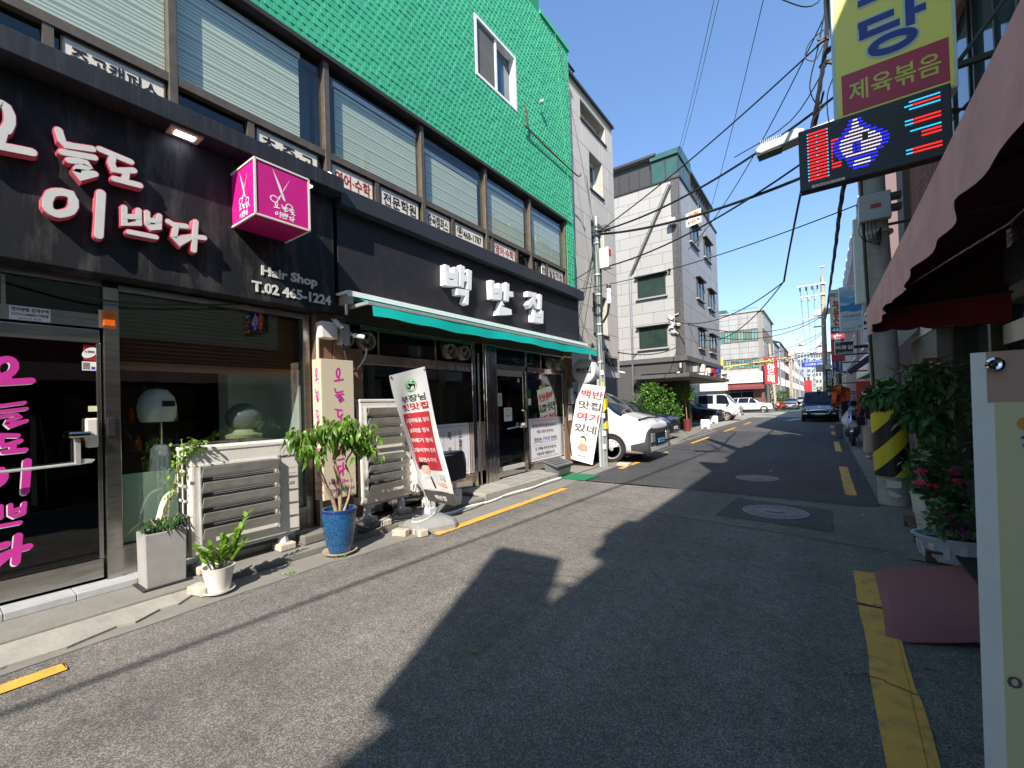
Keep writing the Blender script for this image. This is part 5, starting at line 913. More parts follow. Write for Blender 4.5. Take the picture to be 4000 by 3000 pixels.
MB().box(-4.25, -3.95, 10.3, 10.55, .012, .085).build('loose_paver', 'stone_block', None, bevel=.01, label='pale paver lying at the foot of the steel street pole', cat='paver', group='loose pavers by the kerb')
# ================================================================ POTS AND PLANTS (LEFT)
LF = {}
for k, (l, w_, mt, b) in dict(umb=(.105, .05, 'leaf_bright', .9), lime=(.05, .028, 'leaf_lime', .3), zz=(.085, .042, 'leaf_lime', .2), lance=(.11, .022, 'leaf_deep', .8), bush=(.12, .07, 'leaf_bush', .3), shade=(.12, .06, 'leaf_shade', .6), fern=(.10, .018, 'leaf_fern', .5), small=(.045, .03, 'leaf_shade', .3), petal=(.028, .026, 'petal_pink', .2), petalm=(.026, .024, 'petal_magenta', .2), gera=(.06, .06, 'leaf_shade', .3)).items(): LF[k] = leafmesh(l, w_, mt, b)
def rv(s=1): return Vector((rnd.gauss(0, s), rnd.gauss(0, s), rnd.gauss(0, s)))
# concrete planter
t = thing('concrete_planter', 'tall square concrete planter with drooping shrub by the salon door', 'planter', (-4.95, 1.33, .07)); m = MB(); m.v = []
x0, x1, y0, y1 = -5.10, -4.84, 1.185, 1.49
for (k, z) in ((.95, .085), (1, .56)):
    cx, cy = (x0 + x1) / 2, (y0 + y1) / 2; m.v += [(cx + (x - cx) * k, cy + (y - cy) * k, z) for x, y in ((x0, y0), (x1, y0), (x1, y1), (x0, y1))]
for z in (.56, .50): m.v += [(x, y, z) for x, y in ((x0 + .02, y0 + .02), (x1 - .02, y0 + .02), (x1 - .02, y1 - .02), (x0 + .02, y1 - .02))]
m.f = [(3, 2, 1, 0)] + [(j, (j + 1) % 4, 4 + (j + 1) % 4, 4 + j) for j in range(4)] + [(4 + j, 4 + (j + 1) % 4, 8 + (j + 1) % 4, 8 + j) for j in range(4)] + [(8 + j, 8 + (j + 1) % 4, 12 + (j + 1) % 4, 12 + j) for j in range(4)]
m.build('body', M('planter_conc', (.30, .29, .275), .75, n=(4, .15), dirt=(5, .35, (.2, .19, .18))), t, bevel=.006); MB().box(x0 + .02, x1 - .02, y0 + .02, y1 - .02, .49, .515).build('soil', 'soil', t); MB().box(x0 - .03, x1 + .03, y0 - .03, y1 + .03, .078, .092).build('tray', 'black_plastic', t, bevel=.006)
st_ = MB(); ml = []
for i in range(9):
    a = rnd.uniform(0, 6.28); b = Vector((-4.97 + .03 * math.cos(a), 1.34 + .04 * math.sin(a), .5)); e = b + Vector((.07 * math.cos(a), .09 * math.sin(a), rnd.uniform(.12, .24))); st_.tube([b, (b + e) / 2 + Vector((0, 0, .02)), e], .004, 5)
    for j in range(16):
        aa = rnd.uniform(0, 6.28); ml.append(leafmtx(e - Vector((0, 0, rnd.uniform(0, .05))), (math.cos(aa), math.sin(aa), rnd.uniform(-.3, .5)), rnd.uniform(.7, 1.1)))
# vine
vp = smoothpath([(-4.98, 1.40, .52), (-5.0, 1.36, .72), (-4.94, 1.43, .9), (-4.96, 1.46, 1.1), (-4.9, 1.52, 1.22), (-4.86, 1.60, 1.33)], 6); st_.tube(vp, .005, 5); st_.tube(smoothpath([(-4.98, 1.38, .52), (-4.96, 1.40, .8), (-5.0, 1.47, 1.05), (-4.92, 1.5, 1.2), (-4.9, 1.48, 1.38)], 5), .004, 5); st_.build('stem', 'bark', t)
foliage(t, LF['lance'], ml, 180)
ml = []
for i in range(150):
    k = int(rnd.random() ** .7 * (len(vp) - 8)) + 7; p = vp[k] + rv(.035); ml.append(leafmtx(p, rv(), rnd.uniform(.7, 1.1)))
for i in range(60): p = Vector((-4.88, 1.54, 1.30)) + Vector((rnd.gauss(0, .03), rnd.gauss(0, .07), rnd.gauss(0, .045))); ml.append(leafmtx(p, rv() + Vector((0, 0, .3)), rnd.uniform(.7, 1.1)))
foliage(t, LF['lime'], ml, 120)
# white round pot
t = thing('white_flower_pot', 'white round pot with glossy lime-green leaves on its saucer by the kerb', 'potted plant', (-4.45, 1.60, 0)); c = (-4.45, 1.60, .02)
MB().lathe(c, [(.085, .012), (.125, .21), (.13, .225), (.118, .225), (.11, .19), (.001, .19)], 28).build('pot', 'pot_white', t, smooth=True); MB().lathe((c[0], c[1], .012), [(.09, 0), (.125, .015), (.13, .03), (.12, .03), (.11, .015), (.001, .012)], 28).build('saucer', 'pot_white', t, smooth=True); MB().lathe((c[0], c[1], .2), [(.108, 0), (.001, .02)], 20).build('soil', M('bark_chips', (.22, .11, .05), .9, n=(60, .5)), t)
sm = MB(); ml = []
for (dy, dx, ht) in ((-.16, .02, .22), (-.10, .05, .17), (-.05, -.05, .2), (.0, .04, .18), (.05, .0, .26), (.10, -.04, .22), (.14, .03, .28), (.26, -.02, .42), (.18, .08, .20)):
    b = Vector((c[0] + dx * .4, c[1] + dy * .35, .22)); e = Vector((c[0] + dx, c[1] + dy, .22 + ht)); pp = smoothpath([b, (b + e) / 2 + Vector((0, 0, .02)), e], 4); sm.tube(pp, .006, 5); d = (e - b).normalized()
    for k in range(13):
        q = .25 + .75 * k / 12; p = b.lerp(e, q); side = Vector((-d.y, d.x, 0)); side = (side.normalized() if side.length > .01 else Vector((1, 0, 0))); s = 1 if k % 2 else -1
        ml.append(leafmtx(p, d * .8 + side * s * .9 + Vector((.3 * s, 0, .25)) + rv(.12), rnd.uniform(.75, 1.15), rnd.uniform(-.5, .5)))
sm.build('stem', M('green_stem', (.05, .09, .03), .6), t); foliage(t, LF['zz'], ml)
# blue glazed pot with tree
t = thing('blue_potted_tree', 'small tree with drooping leaves in a glossy blue glazed pot', 'potted tree', (-4.45, 2.80, 0)); c = (-4.45, 2.80, .02)
MB().lathe(c, [(.12, .02), (.15, .12), (.175, .30), (.185, .46), (.18, .49), (.165, .49), (.155, .44), (.001, .44)], 36).build('pot', 'glaze', t, smooth=True); MB().lathe((c[0], c[1], .478), [(.186, 0), (.196, .012), (.19, .03), (.168, .03), (.16, .0)], 36).build('rim', 'glaze_rim', t, smooth=True)
MB().lathe((c[0], c[1], .012), [(.14, 0), (.18, .02), (.185, .035), (.172, .035), (.15, .018), (.001, .015)], 32).build('saucer', 'saucer', t, smooth=True); MB().lathe((c[0], c[1], .45), [(.155, 0), (.001, .03)], 20).build('soil', 'bark_chips', t)
tk = MB(); tips = []
def trunk(P, r0, r1): pp = smoothpath(P, 5); n = len(pp); tk.tube(pp, [r0 + (r1 - r0) * i / (n - 1) for i in range(n)], 9); return Vector(P[-1])
A = trunk([(-4.45, 2.77, .46), (-4.44, 2.72, .62), (-4.42, 2.62, .82), (-4.42, 2.55, 1.02), (-4.43, 2.52, 1.15)], .024, .016); B = trunk([(-4.45, 2.80, .46), (-4.46, 2.82, .65), (-4.45, 2.80, .85), (-4.46, 2.76, 1.05), (-4.45, 2.80, 1.22)], .028, .018); C_ = trunk([(-4.44, 2.85, .46), (-4.42, 2.92, .66), (-4.43, 2.93, .85), (-4.44, 2.89, 1.0), (-4.42, 2.96, 1.12)], .014, .009)
heads = []
for base, ends in ((A, [(-4.40, 2.36, 1.30), (-4.55, 2.44, 1.38), (-4.35, 2.58, 1.42), (-4.32, 2.40, 1.18)]), (B, [(-4.5, 2.72, 1.52), (-4.36, 2.84, 1.50), (-4.55, 2.92, 1.44), (-4.45, 3.0, 1.50), (-4.3, 2.7, 1.36)]), (C_, [(-4.40, 3.10, 1.24), (-4.5, 3.14, 1.36), (-4.36, 3.16, 1.12)])):
    for e in ends:
        e = Vector(e); pp = smoothpath([base, (base + e) / 2 + Vector((0, 0, .04)), e], 4); tk.tube(pp, [.009 - .006 * i / (len(pp) - 1) for i in range(len(pp))], 6); heads.append((e, pp))
ml = []
for e, pp in heads:
    for j in range(8):
        a = rnd.uniform(0, 2 * PI); L_ = rnd.uniform(.12, .26); q = rnd.choice(pp[3:]); tip = q + Vector((math.cos(a) * L_ * .8, math.sin(a) * L_, rnd.uniform(-.13, .07))); mid = (q + tip) / 2 + Vector((0, 0, .05)); tw = smoothpath([q, mid, tip], 3); tk.tube(tw, .0022, 4, False)
        for k in range(6):
            p = tw[min(len(tw) - 1, 1 + k * len(tw) // 6)]; aa = rnd.uniform(0, 2 * PI); ml.append(leafmtx(p + rv(.012), (math.cos(aa) * .6, math.sin(aa) * .6, rnd.uniform(-1.0, -.05)), rnd.uniform(.6, 1.05), rnd.uniform(-.6, .6)))
tk.build('trunk', 'bark', t, smooth=True); foliage(t, LF['umb'], ml)
# ================================================================ BEIGE BUILDING
bb_ = thing('beige_building', 'pale beige panelled building right behind the green one', 'building', (-6, 12.3, 0)); F = -5.6
W = [(11.7 - 10.5, 13.5 - 10.5, 10.1 - 2.4, 10.66 - 2.4), (12.22 - 10.5, 13.18 - 10.5, 8.2 - 2.4, 9.34 - 2.4), (12.2 - 10.5, 13.15 - 10.5, 6.05 - 2.4, 7.2 - 2.4), (12.15 - 10.5, 13.2 - 10.5, 3.75 - 2.4, 4.95 - 2.4)]
m = MB(); m.box(-12, -5.95, 10.5, 14.12, 2.4, 11.0); m.box(-12, -5.62, 10.5, 14.12, 10.70, 11.0); m.box(-12, -7.5, 10.5, 14.12, 0, 2.4); m.box(-5.95, -5.63, 14.0, 14.12, 2.4, 10.7); m.box(-5.95, -5.63, 10.5, 14.0, 2.4, 2.5)
for (a, b, c, d) in W: pass
m.build('wall', 'beige_back', bb_)
grid_pieces(bb_, 'panel', 'beige_panel', (-5.63, 10.5, 2.42), (0, 1, 0), (0, 0, 1), (1, 0, 0), 3.62, 8.32, 1.25, .69, .012, .03, stagger=.5, skip=W, jit=.002)
for (a, b, c, d) in W:
    y0, y1, z0, z1 = a + 10.5, b + 10.5, c + 2.4, d + 2.4
    m = MB(); m.box(-5.93, -5.63, y0 - .03, y0, z0, z1); m.box(-5.93, -5.63, y1, y1 + .03, z0, z1); m.box(-5.93, -5.63, y0, y1, z1, z1 + .03); m.build('reveal', 'wall_cream', bb_)
    MB().box(-5.95, -5.56, y0 - .04, y1 + .06, z0 - .05, z0).build('sill', 'frame_dark', bb_)
    o = MB().box(-5.93, -5.88, y0, y0 + .05, z0, z1).box(-5.93, -5.88, y1 - .05, y1, z0, z1).box(-5.93, -5.88, y0, y1, z1 - .05, z1).box(-5.93, -5.88, (y0 + y1) / 2 - .02, (y0 + y1) / 2 + .02, z0, z1).build('window', 'white', bb_); MB().box(-5.92, -5.91, y0 + .05, y1 - .05, z0, z1 - .05).build('pane', 'glass_blue', o)
MB().box(-12, -5.55, 10.45, 14.2, 11.0, 11.08).build('coping', 'frame_dark', bb_)
m = MB()
for i in range(9): m.box(-5.80, -5.78, 10.6 + i * .13, 10.62 + i * .13, 11.08, 11.6)
m.box(-5.82, -5.76, 10.5, 11.75, 11.58, 11.63); m.build('railing', 'frame_dark', bb_)
t = thing('script_sign', 'black tube script lettering on the beige wall behind the steel pole', 'sign', (-5.55, 12.8, 2.8)); m = MB(); y = 11.75
P = []
def loops(y0, n, w, h, z0): return [Vector((-5.53, y0 + w * (i / 8) + .10 * math.sin(i * PI / 4), z0 + h * (.5 + .5 * math.cos(i * PI / 4)))) for i in range(8 * n + 1)]
for y0, n, w_, h, z0 in ((11.85, 1, .05, .42, 2.95), (12.05, 3, .10, .25, 2.92), (12.85, 1, .08, .35, 2.85), (13.05, 4, .17, .24, 2.8)): m.tube(loops(y0, n, w_, h, z0), .030, 6)
m.tube([(-5.53, 12.75, 3.3), (-5.53, 13.0, 3.3), (-5.53, 12.85, 3.1)], .03, 6); m.build('tube_letters', 'black_plastic', t, smooth=True)
cctv((-5.5, 13.95, 2.62), (.6, .6, -.2), 'white bullet camera on the lower right corner of the beige building')
# ================================================================ GRANITE BUILDING
gr = thing('granite_building', 'grey granite corner building with dark ground floor and glazed roof room', 'building', (-8, 26, 0)); Y0 = 22.0; XC = -5.38
m = MB(); m.box(-14, XC - .03, Y0 + .03, 31.0, 3.3, 12.5); m.box(-14, -7.6, Y0 + .03, 31, 0, 3.3); m.build('wall', 'granite_back', gr)
SK = [(14 - 7.6, 14 - 6.2, 6.9 - 3.75, 7.95 - 3.75), (14 - 7.6, 14 - 6.2, 4.3 - 3.75, 5.35 - 3.75)]
grid_pieces(gr, 'granite_slab', 'granite', (-14, Y0 + .03, 3.78), (1, 0, 0), (0, 0, 1), (0, -1, 0), 14 - 5.80, 8.72, 1.1, .58, .014, .03, stagger=.5, skip=SK, jit=.002, limit=300)
MB().box(-5.80, XC, Y0 - .02, Y0 + .03, 3.78, 12.7).build('corner_strip', 'granite_dark', gr)
SW = [(24.9, 26.4, 7.15, 8.2), (27.78, 29.4, 7.1, 8.15), (24.9, 26.3, 4.45, 5.45), (27.7, 29.5, 4.45, 5.45), (23.75, 25.5, 9.9, 10.95), (27.0, 28.7, 9.95, 11.0)]
grid_pieces(gr, 'granite_slab', 'granite_cool', (XC - .03, Y0 + .03, 3.78), (0, 1, 0), (0, 0, 1), (1, 0, 0), 8.95, 8.72, 1.8, .87, .014, .03, skip=[(a - Y0, b - Y0, c - 3.75, d - 3.75) for a, b, c, d in SW], jit=.002, limit=300)
for (x0, x1, z0, z1) in ((-7.6, -6.2, 6.9, 7.95), (-7.6, -6.2, 4.3, 5.35)): window(gr, ((x0 + x1) / 2, Y0, (z0 + z1) / 2), '-Y', x1 - x0, z1 - z0, split=1, hood=True, sill='granite_cool')
for (a, b, c, d) in SW: window(gr, (XC, (a + b) / 2, (c + d) / 2), '+X', b - a, d - c, split=1, hood=True, sill='granite_cool')
MB().box(-14, XC + .12, Y0 - .12, 31.1, 3.55, 3.78).build('ledge', 'granite_black', gr); m = MB(); m.box(-14, XC - .12, Y0 + .0, Y0 + .12, 3.0, 3.55); m.box(-14, -7.6, Y0, Y0 + .03, 0, 3.0); m.box(XC - .15, XC, Y0, 31, 2.95, 3.55); m.build('dark_cladding', 'granite_dark', gr)
m = MB(); m.prism([(-7.75, Y0 - .75, 2.72), (-5.05, Y0 - .75, 2.72), (-4.95, 31.2, 2.72), (-7.75, 31.2, 2.72)], (0, 0, .18)); m.build('canopy', 'granite_black', gr, label='dark stone canopy over the corner entrance'); 
MB().box(-7.7, -5.1, Y0 - .7, 31, 2.69, 2.715).build('canopy_soffit', 'concrete', gr)
MB().box(-7.55, -5.95, 24.9, 24.98, 0, 2.7).build('entrance_wall', 'brown_metal', gr); o = MB().box(-7.3, -6.2, 24.82, 24.88, .1, 2.2).build('door', 'frame_dark', gr); MB().box(-7.2, -6.3, 24.80, 24.82, .3, 2.0).build('pane', 'glass_green', o)
MB().box(-6.0, -5.9, 24.85, 25.0, 0, 2.7).build('entrance_pillar', 'granite_black', gr); MB().box(-7.5, -6.02, 24.85, 24.9, .72, .95).build('red_panel', 'brick_plain', gr)
# roof storey
m = MB(); m.box(-14, -6.75, Y0 + .3, 30.6, 12.5, 14.0); m.box(-6.75, -5.7, Y0 + 2.6, 30.8, 12.5, 14.1); m.build('roof_room', 'roof_metal', gr)
for i in range(12): MB().box(-13.5 + i * .55, -13.46 + i * .55, Y0 + .26, Y0 + .3, 12.5, 13.9).build('seam', 'frame_dark', gr)
for i in range(10): MB().box(-5.7, -5.66, 24.8 + i * .6, 24.84 + i * .6, 12.5, 14.0).build('seam', 'frame_dark', gr)
m = MB(); m.prism([(-14, Y0, 14.0), (-6.5, Y0, 14.0), (-6.8, Y0 + 3, 14.55), (-14, Y0 + 3, 14.55)], (0, 0, .12)); m.prism([(-5.5, 24.4, 14.1), (-5.5, 31, 14.1), (-7, 31, 14.6), (-7, 24.4, 14.6)], (0, 0, .12)); m.build('roof_edge', 'roof_metal', gr)
m = MB()
for xx in (-6.74, -6.05, -5.45): m.box(xx - .03, xx + .03, Y0 + .1, Y0 + .16, 12.6, 13.75)
for yy in (Y0 + 1.1, Y0 + 2.2): m.box(-5.5, -5.42, yy - .03, yy + .03, 12.6, 13.7)
m.box(-6.74, -5.4, Y0 + .08, Y0 + .16, 13.7, 13.78); m.build('glass_room_frame', 'frame_dark', gr)
o = MB().box(-6.72, -5.45, Y0 + .11, Y0 + .14, 12.6, 13.7).box(-5.48, -5.45, Y0 + .15, Y0 + 2.6, 12.6, 13.7).build('glass_room', 'copper_green', gr)
m = MB()
for i in range(6):
    a, b = i * PI / 12, (i + 1) * PI / 12; y1, z1, y2, z2 = Y0 + .75 - .75 * math.cos(a), 13.75 + .55 * math.sin(a), Y0 + .75 - .75 * math.cos(b), 13.75 + .55 * math.sin(b)
    m.quad((-6.78, y1, z1), (-5.4, y1, z1), (-5.4, y2, z2), (-6.78, y2, z2))
m.quad((-6.78, Y0 + .75, 14.3), (-5.4, Y0 + .75, 14.3), (-5.4, Y0 + 2.6, 14.3), (-6.78, Y0 + 2.6, 14.3)); m.add([(-5.4, Y0, 13.75), (-5.4, Y0 + .2, 14.12), (-5.4, Y0 + .75, 14.3), (-5.4, Y0 + 2.6, 14.3), (-5.4, Y0 + 2.6, 13.75)], [(0, 1, 2, 3, 4)]); m.build('curved_roof', 'copper_green', gr, smooth=True)
MB().box(-14, XC + .06, Y0 - .06, Y0 + .2, 12.5, 12.58).box(XC - .2, XC + .06, Y0 + .2, 31.05, 12.5, 12.58).build('coping', 'frame_dark', gr)
MB().tube([(-7.98, Y0 - .06, 0), (-7.98, Y0 - .06, 8.15), (-5.85, Y0 - .06, 12.3)], .06, 8).build('downpipe', 'steel', gr); MB().tube([(-7.84, Y0 - .04, 8.3), (-5.8, Y0 - .04, 12.2)], .05, 8).build('downpipe', 'frame_dark', gr)
MB().box(-5.9, -5.55, Y0 - .35, Y0 - .05, 10.2, 10.5).build('floodlight', 'galv', gr); MB().lathe((-5.95, Y0, 8.1), [(.04, 0), (.05, .15), (.08, .2)], 10, ax=(0, -1, -.4)).build('spot_lamp', 'frame_dark', gr)
s = thing('cable_clutter', 'beige insulators and cable joints on the granite wall right of the lower window', 'cable box', (-5.9, Y0 - .1, 5.2)); m = MB()
for k in range(12): m.obox((-5.85 + rnd.uniform(-.2, .25), Y0 - .12 + rnd.uniform(-.06, .03), 5.35 + rnd.uniform(-.5, .5)), (1, 0, rnd.uniform(-1, 1)), (0, 1, 0), (rnd.uniform(-1, 1), 0, 1), rnd.uniform(.1, .25), .06, rnd.uniform(.05, .14))
m.build('fittings', 'ac_white', s)
s = thing('wall_boxes', 'cluster of white, grey and red boxes on the dark street side of the granite building', 'meter box', (XC, 27, 3.1)); 
for (y, z, a, b, mt) in ((23.6, 3.18, .45, .3, 'ac_grey'), (25.2, 3.32, .4, .4, 'cream_panel'), (25.8, 3.1, .35, .3, 'cream_panel'), (26.6, 3.25, .4, .3, 'cream_panel'), (26.2, 2.95, .4, .2, 'cream_panel'), (27.8, 3.3, .4, .25, 'red'), (28.0, 3.05, .35, .25, 'red'), (27.7, 2.85, .3, .2, 'red'), (29.4, 3.35, .8, .22, 'ink_blue'), (24.9, 2.95, .3, .2, 'cream_panel')): MB().box(XC, XC + .22, y - a / 2, y + a / 2, z - b / 2, z + b / 2).build('box', mt, s, bevel=.02)
for x, z, l in ((-5.62, 2.98, 'white bullet camera above the dark canopy'), ): cctv((x, Y0 - .2, z), (-.6, -.5, -.2), l)
s = thing('wall_lamp', 'slim dark wall lamp at the corner of the granite building', 'lamp', (-5.55, Y0 - .1, 3.0)); MB().box(-5.65, -5.5, Y0 - .16, Y0 - .01, 3.0, 3.45).build('case', 'frame_dark', s, bevel=.01); MB().box(-5.62, -5.53, Y0 - .17, Y0 - .155, 3.2, 3.42).build('lens', 'lamp_lens', s)
s = thing('bakery_sign', 'small white square sign with one bold syllable hung from the canopy end', 'sign', (-5.3, 31, 2.9)); MB().box(-5.45, -4.88, 31.0, 31.2, 2.86, 3.36).build('box', 'white', s, bevel=.04, seg=3); lettering('빵', (-5.17, 30.995, 3.12), '-Y', 'ink', s, .36, .34, .03)
# ================================================================ bush, pot tree, cone
t = thing('bush', 'broad bright green bush against the dark granite wall', 'bush', (-7, 21.6, 0)); ml = []; sm = MB()
for i in range(2600):
    cxs = rnd.choice(((-7.3, 21.4, 1.5, .65, .75), (-6.5, 21.2, 1.75, .75, .7), (-6.2, 21.3, 1.1, .8, .6), (-7.7, 21.4, .95, .8, .6), (-6.9, 21.3, 2.15, .5, .35), (-8.5, 21.5, 1.3, .45, .45)))
    a, b = rnd.uniform(0, 2 * PI), math.acos(rnd.uniform(-1, 1)); r = rnd.uniform(.55, 1.05); n = Vector((math.sin(b) * math.cos(a), math.sin(b) * math.sin(a) * .8, math.cos(b))); p = Vector(cxs[:3]) + Vector((n.x * cxs[3], n.y * .6, n.z * cxs[4])) * r
    if p.z < .05 or p.y > 21.93: continue
    ml.append(leafmtx(p, n + rv(.6) + Vector((0, 0, -.2)), rnd.uniform(.7, 1.3), rnd.uniform(-1, 1)))
for i in range(16): a = Vector((-7.0 + rnd.uniform(-.3, .3), 21.4, 0)); sm.tube(smoothpath([a, a + Vector((rnd.uniform(-.5, .5), 0, .7)), a + Vector((rnd.uniform(-1, 1), rnd.uniform(-.3, .2), rnd.uniform(1.3, 2.2)))], 3), .012, 5)
sm.build('branch', 'bark_dark', t); foliage(t, LF['bush'], ml)
t = thing('red_potted_tree', 'slender tree in a tall dark red pot at the edge of the forecourt', 'potted tree', (-5.93, 23.4, 0)); c = (-5.72, 23.3, .015)
MB().lathe(c, [(.15, 0), (.2, .5), (.22, .58), (.22, .62), (.19, .62), (.17, .5), (.001, .5)], 20).build('pot', 'terra', t, smooth=True); MB().lathe((c[0], c[1], .5), [(.175, .02), (.001, .05)], 14).build('soil', 'soil', t)
sm = MB(); sm.tube(smoothpath([(c[0], c[1], .5), (-5.72, 23.2, 1.2), (-5.78, 23.2, 1.9), (-5.74, 23.2, 2.3)], 4), .022, 7); ml = []
for i in range(900):
    cxs = rnd.choice(((-5.8, 23.2, 2.15, .5, .45), (-6.1, 23.2, 1.9, .4, .42), (-5.5, 23.2, 1.9, .3, .38), (-6.1, 23.2, 1.25, .18, .22))); a, b = rnd.uniform(0, 6.28), math.acos(rnd.uniform(-1, 1)); n = Vector((math.sin(b) * math.cos(a), math.sin(b) * math.sin(a), math.cos(b))); p = Vector(cxs[:3]) + Vector((n.x * cxs[3], n.y * .4, n.z * cxs[4])) * rnd.uniform(.3, 1.05); ml.append(leafmtx(p, n + rv(.5), rnd.uniform(.6, 1), rnd.uniform(-1, 1)))
for i in range(8): e = Vector((-6.0 + rnd.uniform(-.45, .4), 23.2, rnd.uniform(1.7, 2.4))); sm.tube([(-5.9, 23.2, rnd.uniform(1.0, 1.8)), e], .008, 4)
sm.build('trunk', 'bark', t); foliage(t, LF['bush'], ml, 150)
t = thing('traffic_cone', 'orange traffic cone beside the dark sedan', 'traffic cone', (-7.65, 32.6, 0)); MB().lathe((-7.72, 32.6, .04), [(.16, 0), (.10, .35), (.035, .78), (.001, .79)], 16).build('cone', M('cone_orange', (.62, .10, .02), .5), t, smooth=True); MB().box(-7.93, -7.51, 32.4, 32.8, .013, .05).build('base', 'cone_orange', t); MB().lathe((-7.72, 32.6, .62), [(.062, 0), (.055, .07)], 16).build('band', 'white', t)
for (x, y, l) in ((-5.32, 25.6, 'nearer white plastic water barrier block on the forecourt'), (-5.95, 31.2, 'farther white plastic water barrier block on the forecourt')):
    t = thing('barrier_block', l, 'barrier', (x, y, 0), 'white blocks on the forecourt'); MB().box(x - .24, x + .24, y - .12, y + .12, .09, .52).build('tank', 'white', t, bevel=.06, seg=3); MB().box(x - .22, x - .10, y - .11, y + .11, .013, .1).box(x + .10, x + .22, y - .11, y + .11, .013, .1).build('foot', 'white', t, bevel=.02)
MB().prism([(-7.0, 34.6, .02), (-6.4, 34.6, .02), (-6.4, 34.6, .06), (-7.0, 34.6, .45)], (0, -.35, 0)).build('parking_wedge', 'concrete_light', None, label='leaning pale slab between the sedan and the white truck', cat='slab')
MB().box(-8.9, -6.0, 37.5, 37.9, .8, .95).box(-8.9, -6.1, 37.6, 37.8, 2.3, 2.9).build('roof_board', 'cream_panel', None, label='low cream board behind the white truck', cat='board')
# ================================================================ CARS
def cr(p0, p1, p2, p3, t): return [.5 * (2 * b + (c - a) * t + (2 * a - 5 * b + 4 * c - d) * t * t + (3 * b - a - 3 * c + d) * t ** 3) for a, b, c, d in zip(p0, p1, p2, p3)]
class Surf:
    """st rows: x, z_bottom, z_shoulder, z_top, half width low, at shoulder, at top"""
    def __init__(s, st):
        s.R = []
        for x, zb, zs, zt, wl, ws, wt in st:
            zm = (zb + zs) / 2
            s.R.append([(x, wl * .90, zb), (x, wl * .985, zb + .10), (x, wl, zm), (x, (wl + ws) / 2 + .012, zs - .10), (x, ws, zs), (x, wt + (ws - wt) * .42, zs + (zt - zs) * .55), (x, wt, zt - (.05 if zt - zs > .2 else .01)), (x, wt * .72, zt), (x, 0, zt + .025)])
        s.nu = len(s.R); s.nv = 9
    def row(s, u):
        u = min(max(u, 0), s.nu - 1 - 1e-6); i = int(u); t = u - i; g = lambda k: s.R[min(max(k, 0), s.nu - 1)]
        return [cr(a, b, c, d, t) for a, b, c, d in zip(g(i - 1), g(i), g(i + 1), g(i + 2))]
    def P(s, u, v):
        """v 0..16 across; 8 is the centre line"""
        sg = 1 if v <= 8 else -1; w_ = v if v <= 8 else 16 - v; r = s.row(u); w_ = min(max(w_, 0), 8 - 1e-6) if v != 8 else 8 - 1e-6; j = int(w_); t = w_ - j; g = lambda k: r[k] if k <= 8 else (r[16 - k][0], -r[16 - k][1], r[16 - k][2])
        p = cr(g(max(j - 1, 0)), g(j), g(j + 1), g(min(j + 2, 16)), t); return Vector((p[0], p[1] * sg, p[2]))
    def N(s, u, v):
        e = .02; n = (s.P(u + e, v) - s.P(u - e, v)).cross(s.P(u, min(v + e, 16)) - s.P(u, max(v - e, 0)))
        n = n.normalized() if n.length > 1e-9 else Vector((0, 0, 1)); c = s.P(u, v); 
        if n.dot(c - Vector((c.x, 0, .7))) < 0: n = -n
        return n
    def patch(s, pts, off, n=8, m=4):
        """bilinear patch over (u,v) quad corners"""
        (a, b, c, d) = pts; mb = MB(); V = []
        for j in range(m + 1):
            for i in range(n + 1):
                x, y = i / n, j / m; u = a[0] * (1 - x) * (1 - y) + b[0] * x * (1 - y) + c[0] * x * y + d[0] * (1 - x) * y; v = a[1] * (1 - x) * (1 - y) + b[1] * x * (1 - y) + c[1] * x * y + d[1] * (1 - x) * y
                V.append(tuple(s.P(u, v) + s.N(u, v) * off))
        return mb.add(V, [(j * (n + 1) + i, j * (n + 1) + i + 1, (j + 1) * (n + 1) + i + 1, (j + 1) * (n + 1) + i) for j in range(m) for i in range(n)])
    def body(s, k=3):
        mb = MB(); nu = (s.nu - 1) * k; nv = 32
        for i in range(nu + 1):
            for j in range(nv + 1): mb.v.append(tuple(s.P(i / k, j * 16 / nv)))
        for i in range(nu):
            for j in range(nv): a = i * (nv + 1) + j; mb.f.append((a, a + 1, a + nv + 2, a + nv + 1))
        mb.f.append(tuple(range(nv, -1, -1))); mb.f.append(tuple(nu * (nv + 1) + j for j in range(nv + 1))); 
        for i in range(nu): a = i * (nv + 1); mb.f.append((a + nv, a, a + nv + 1, a + 2 * nv + 1))
        return mb
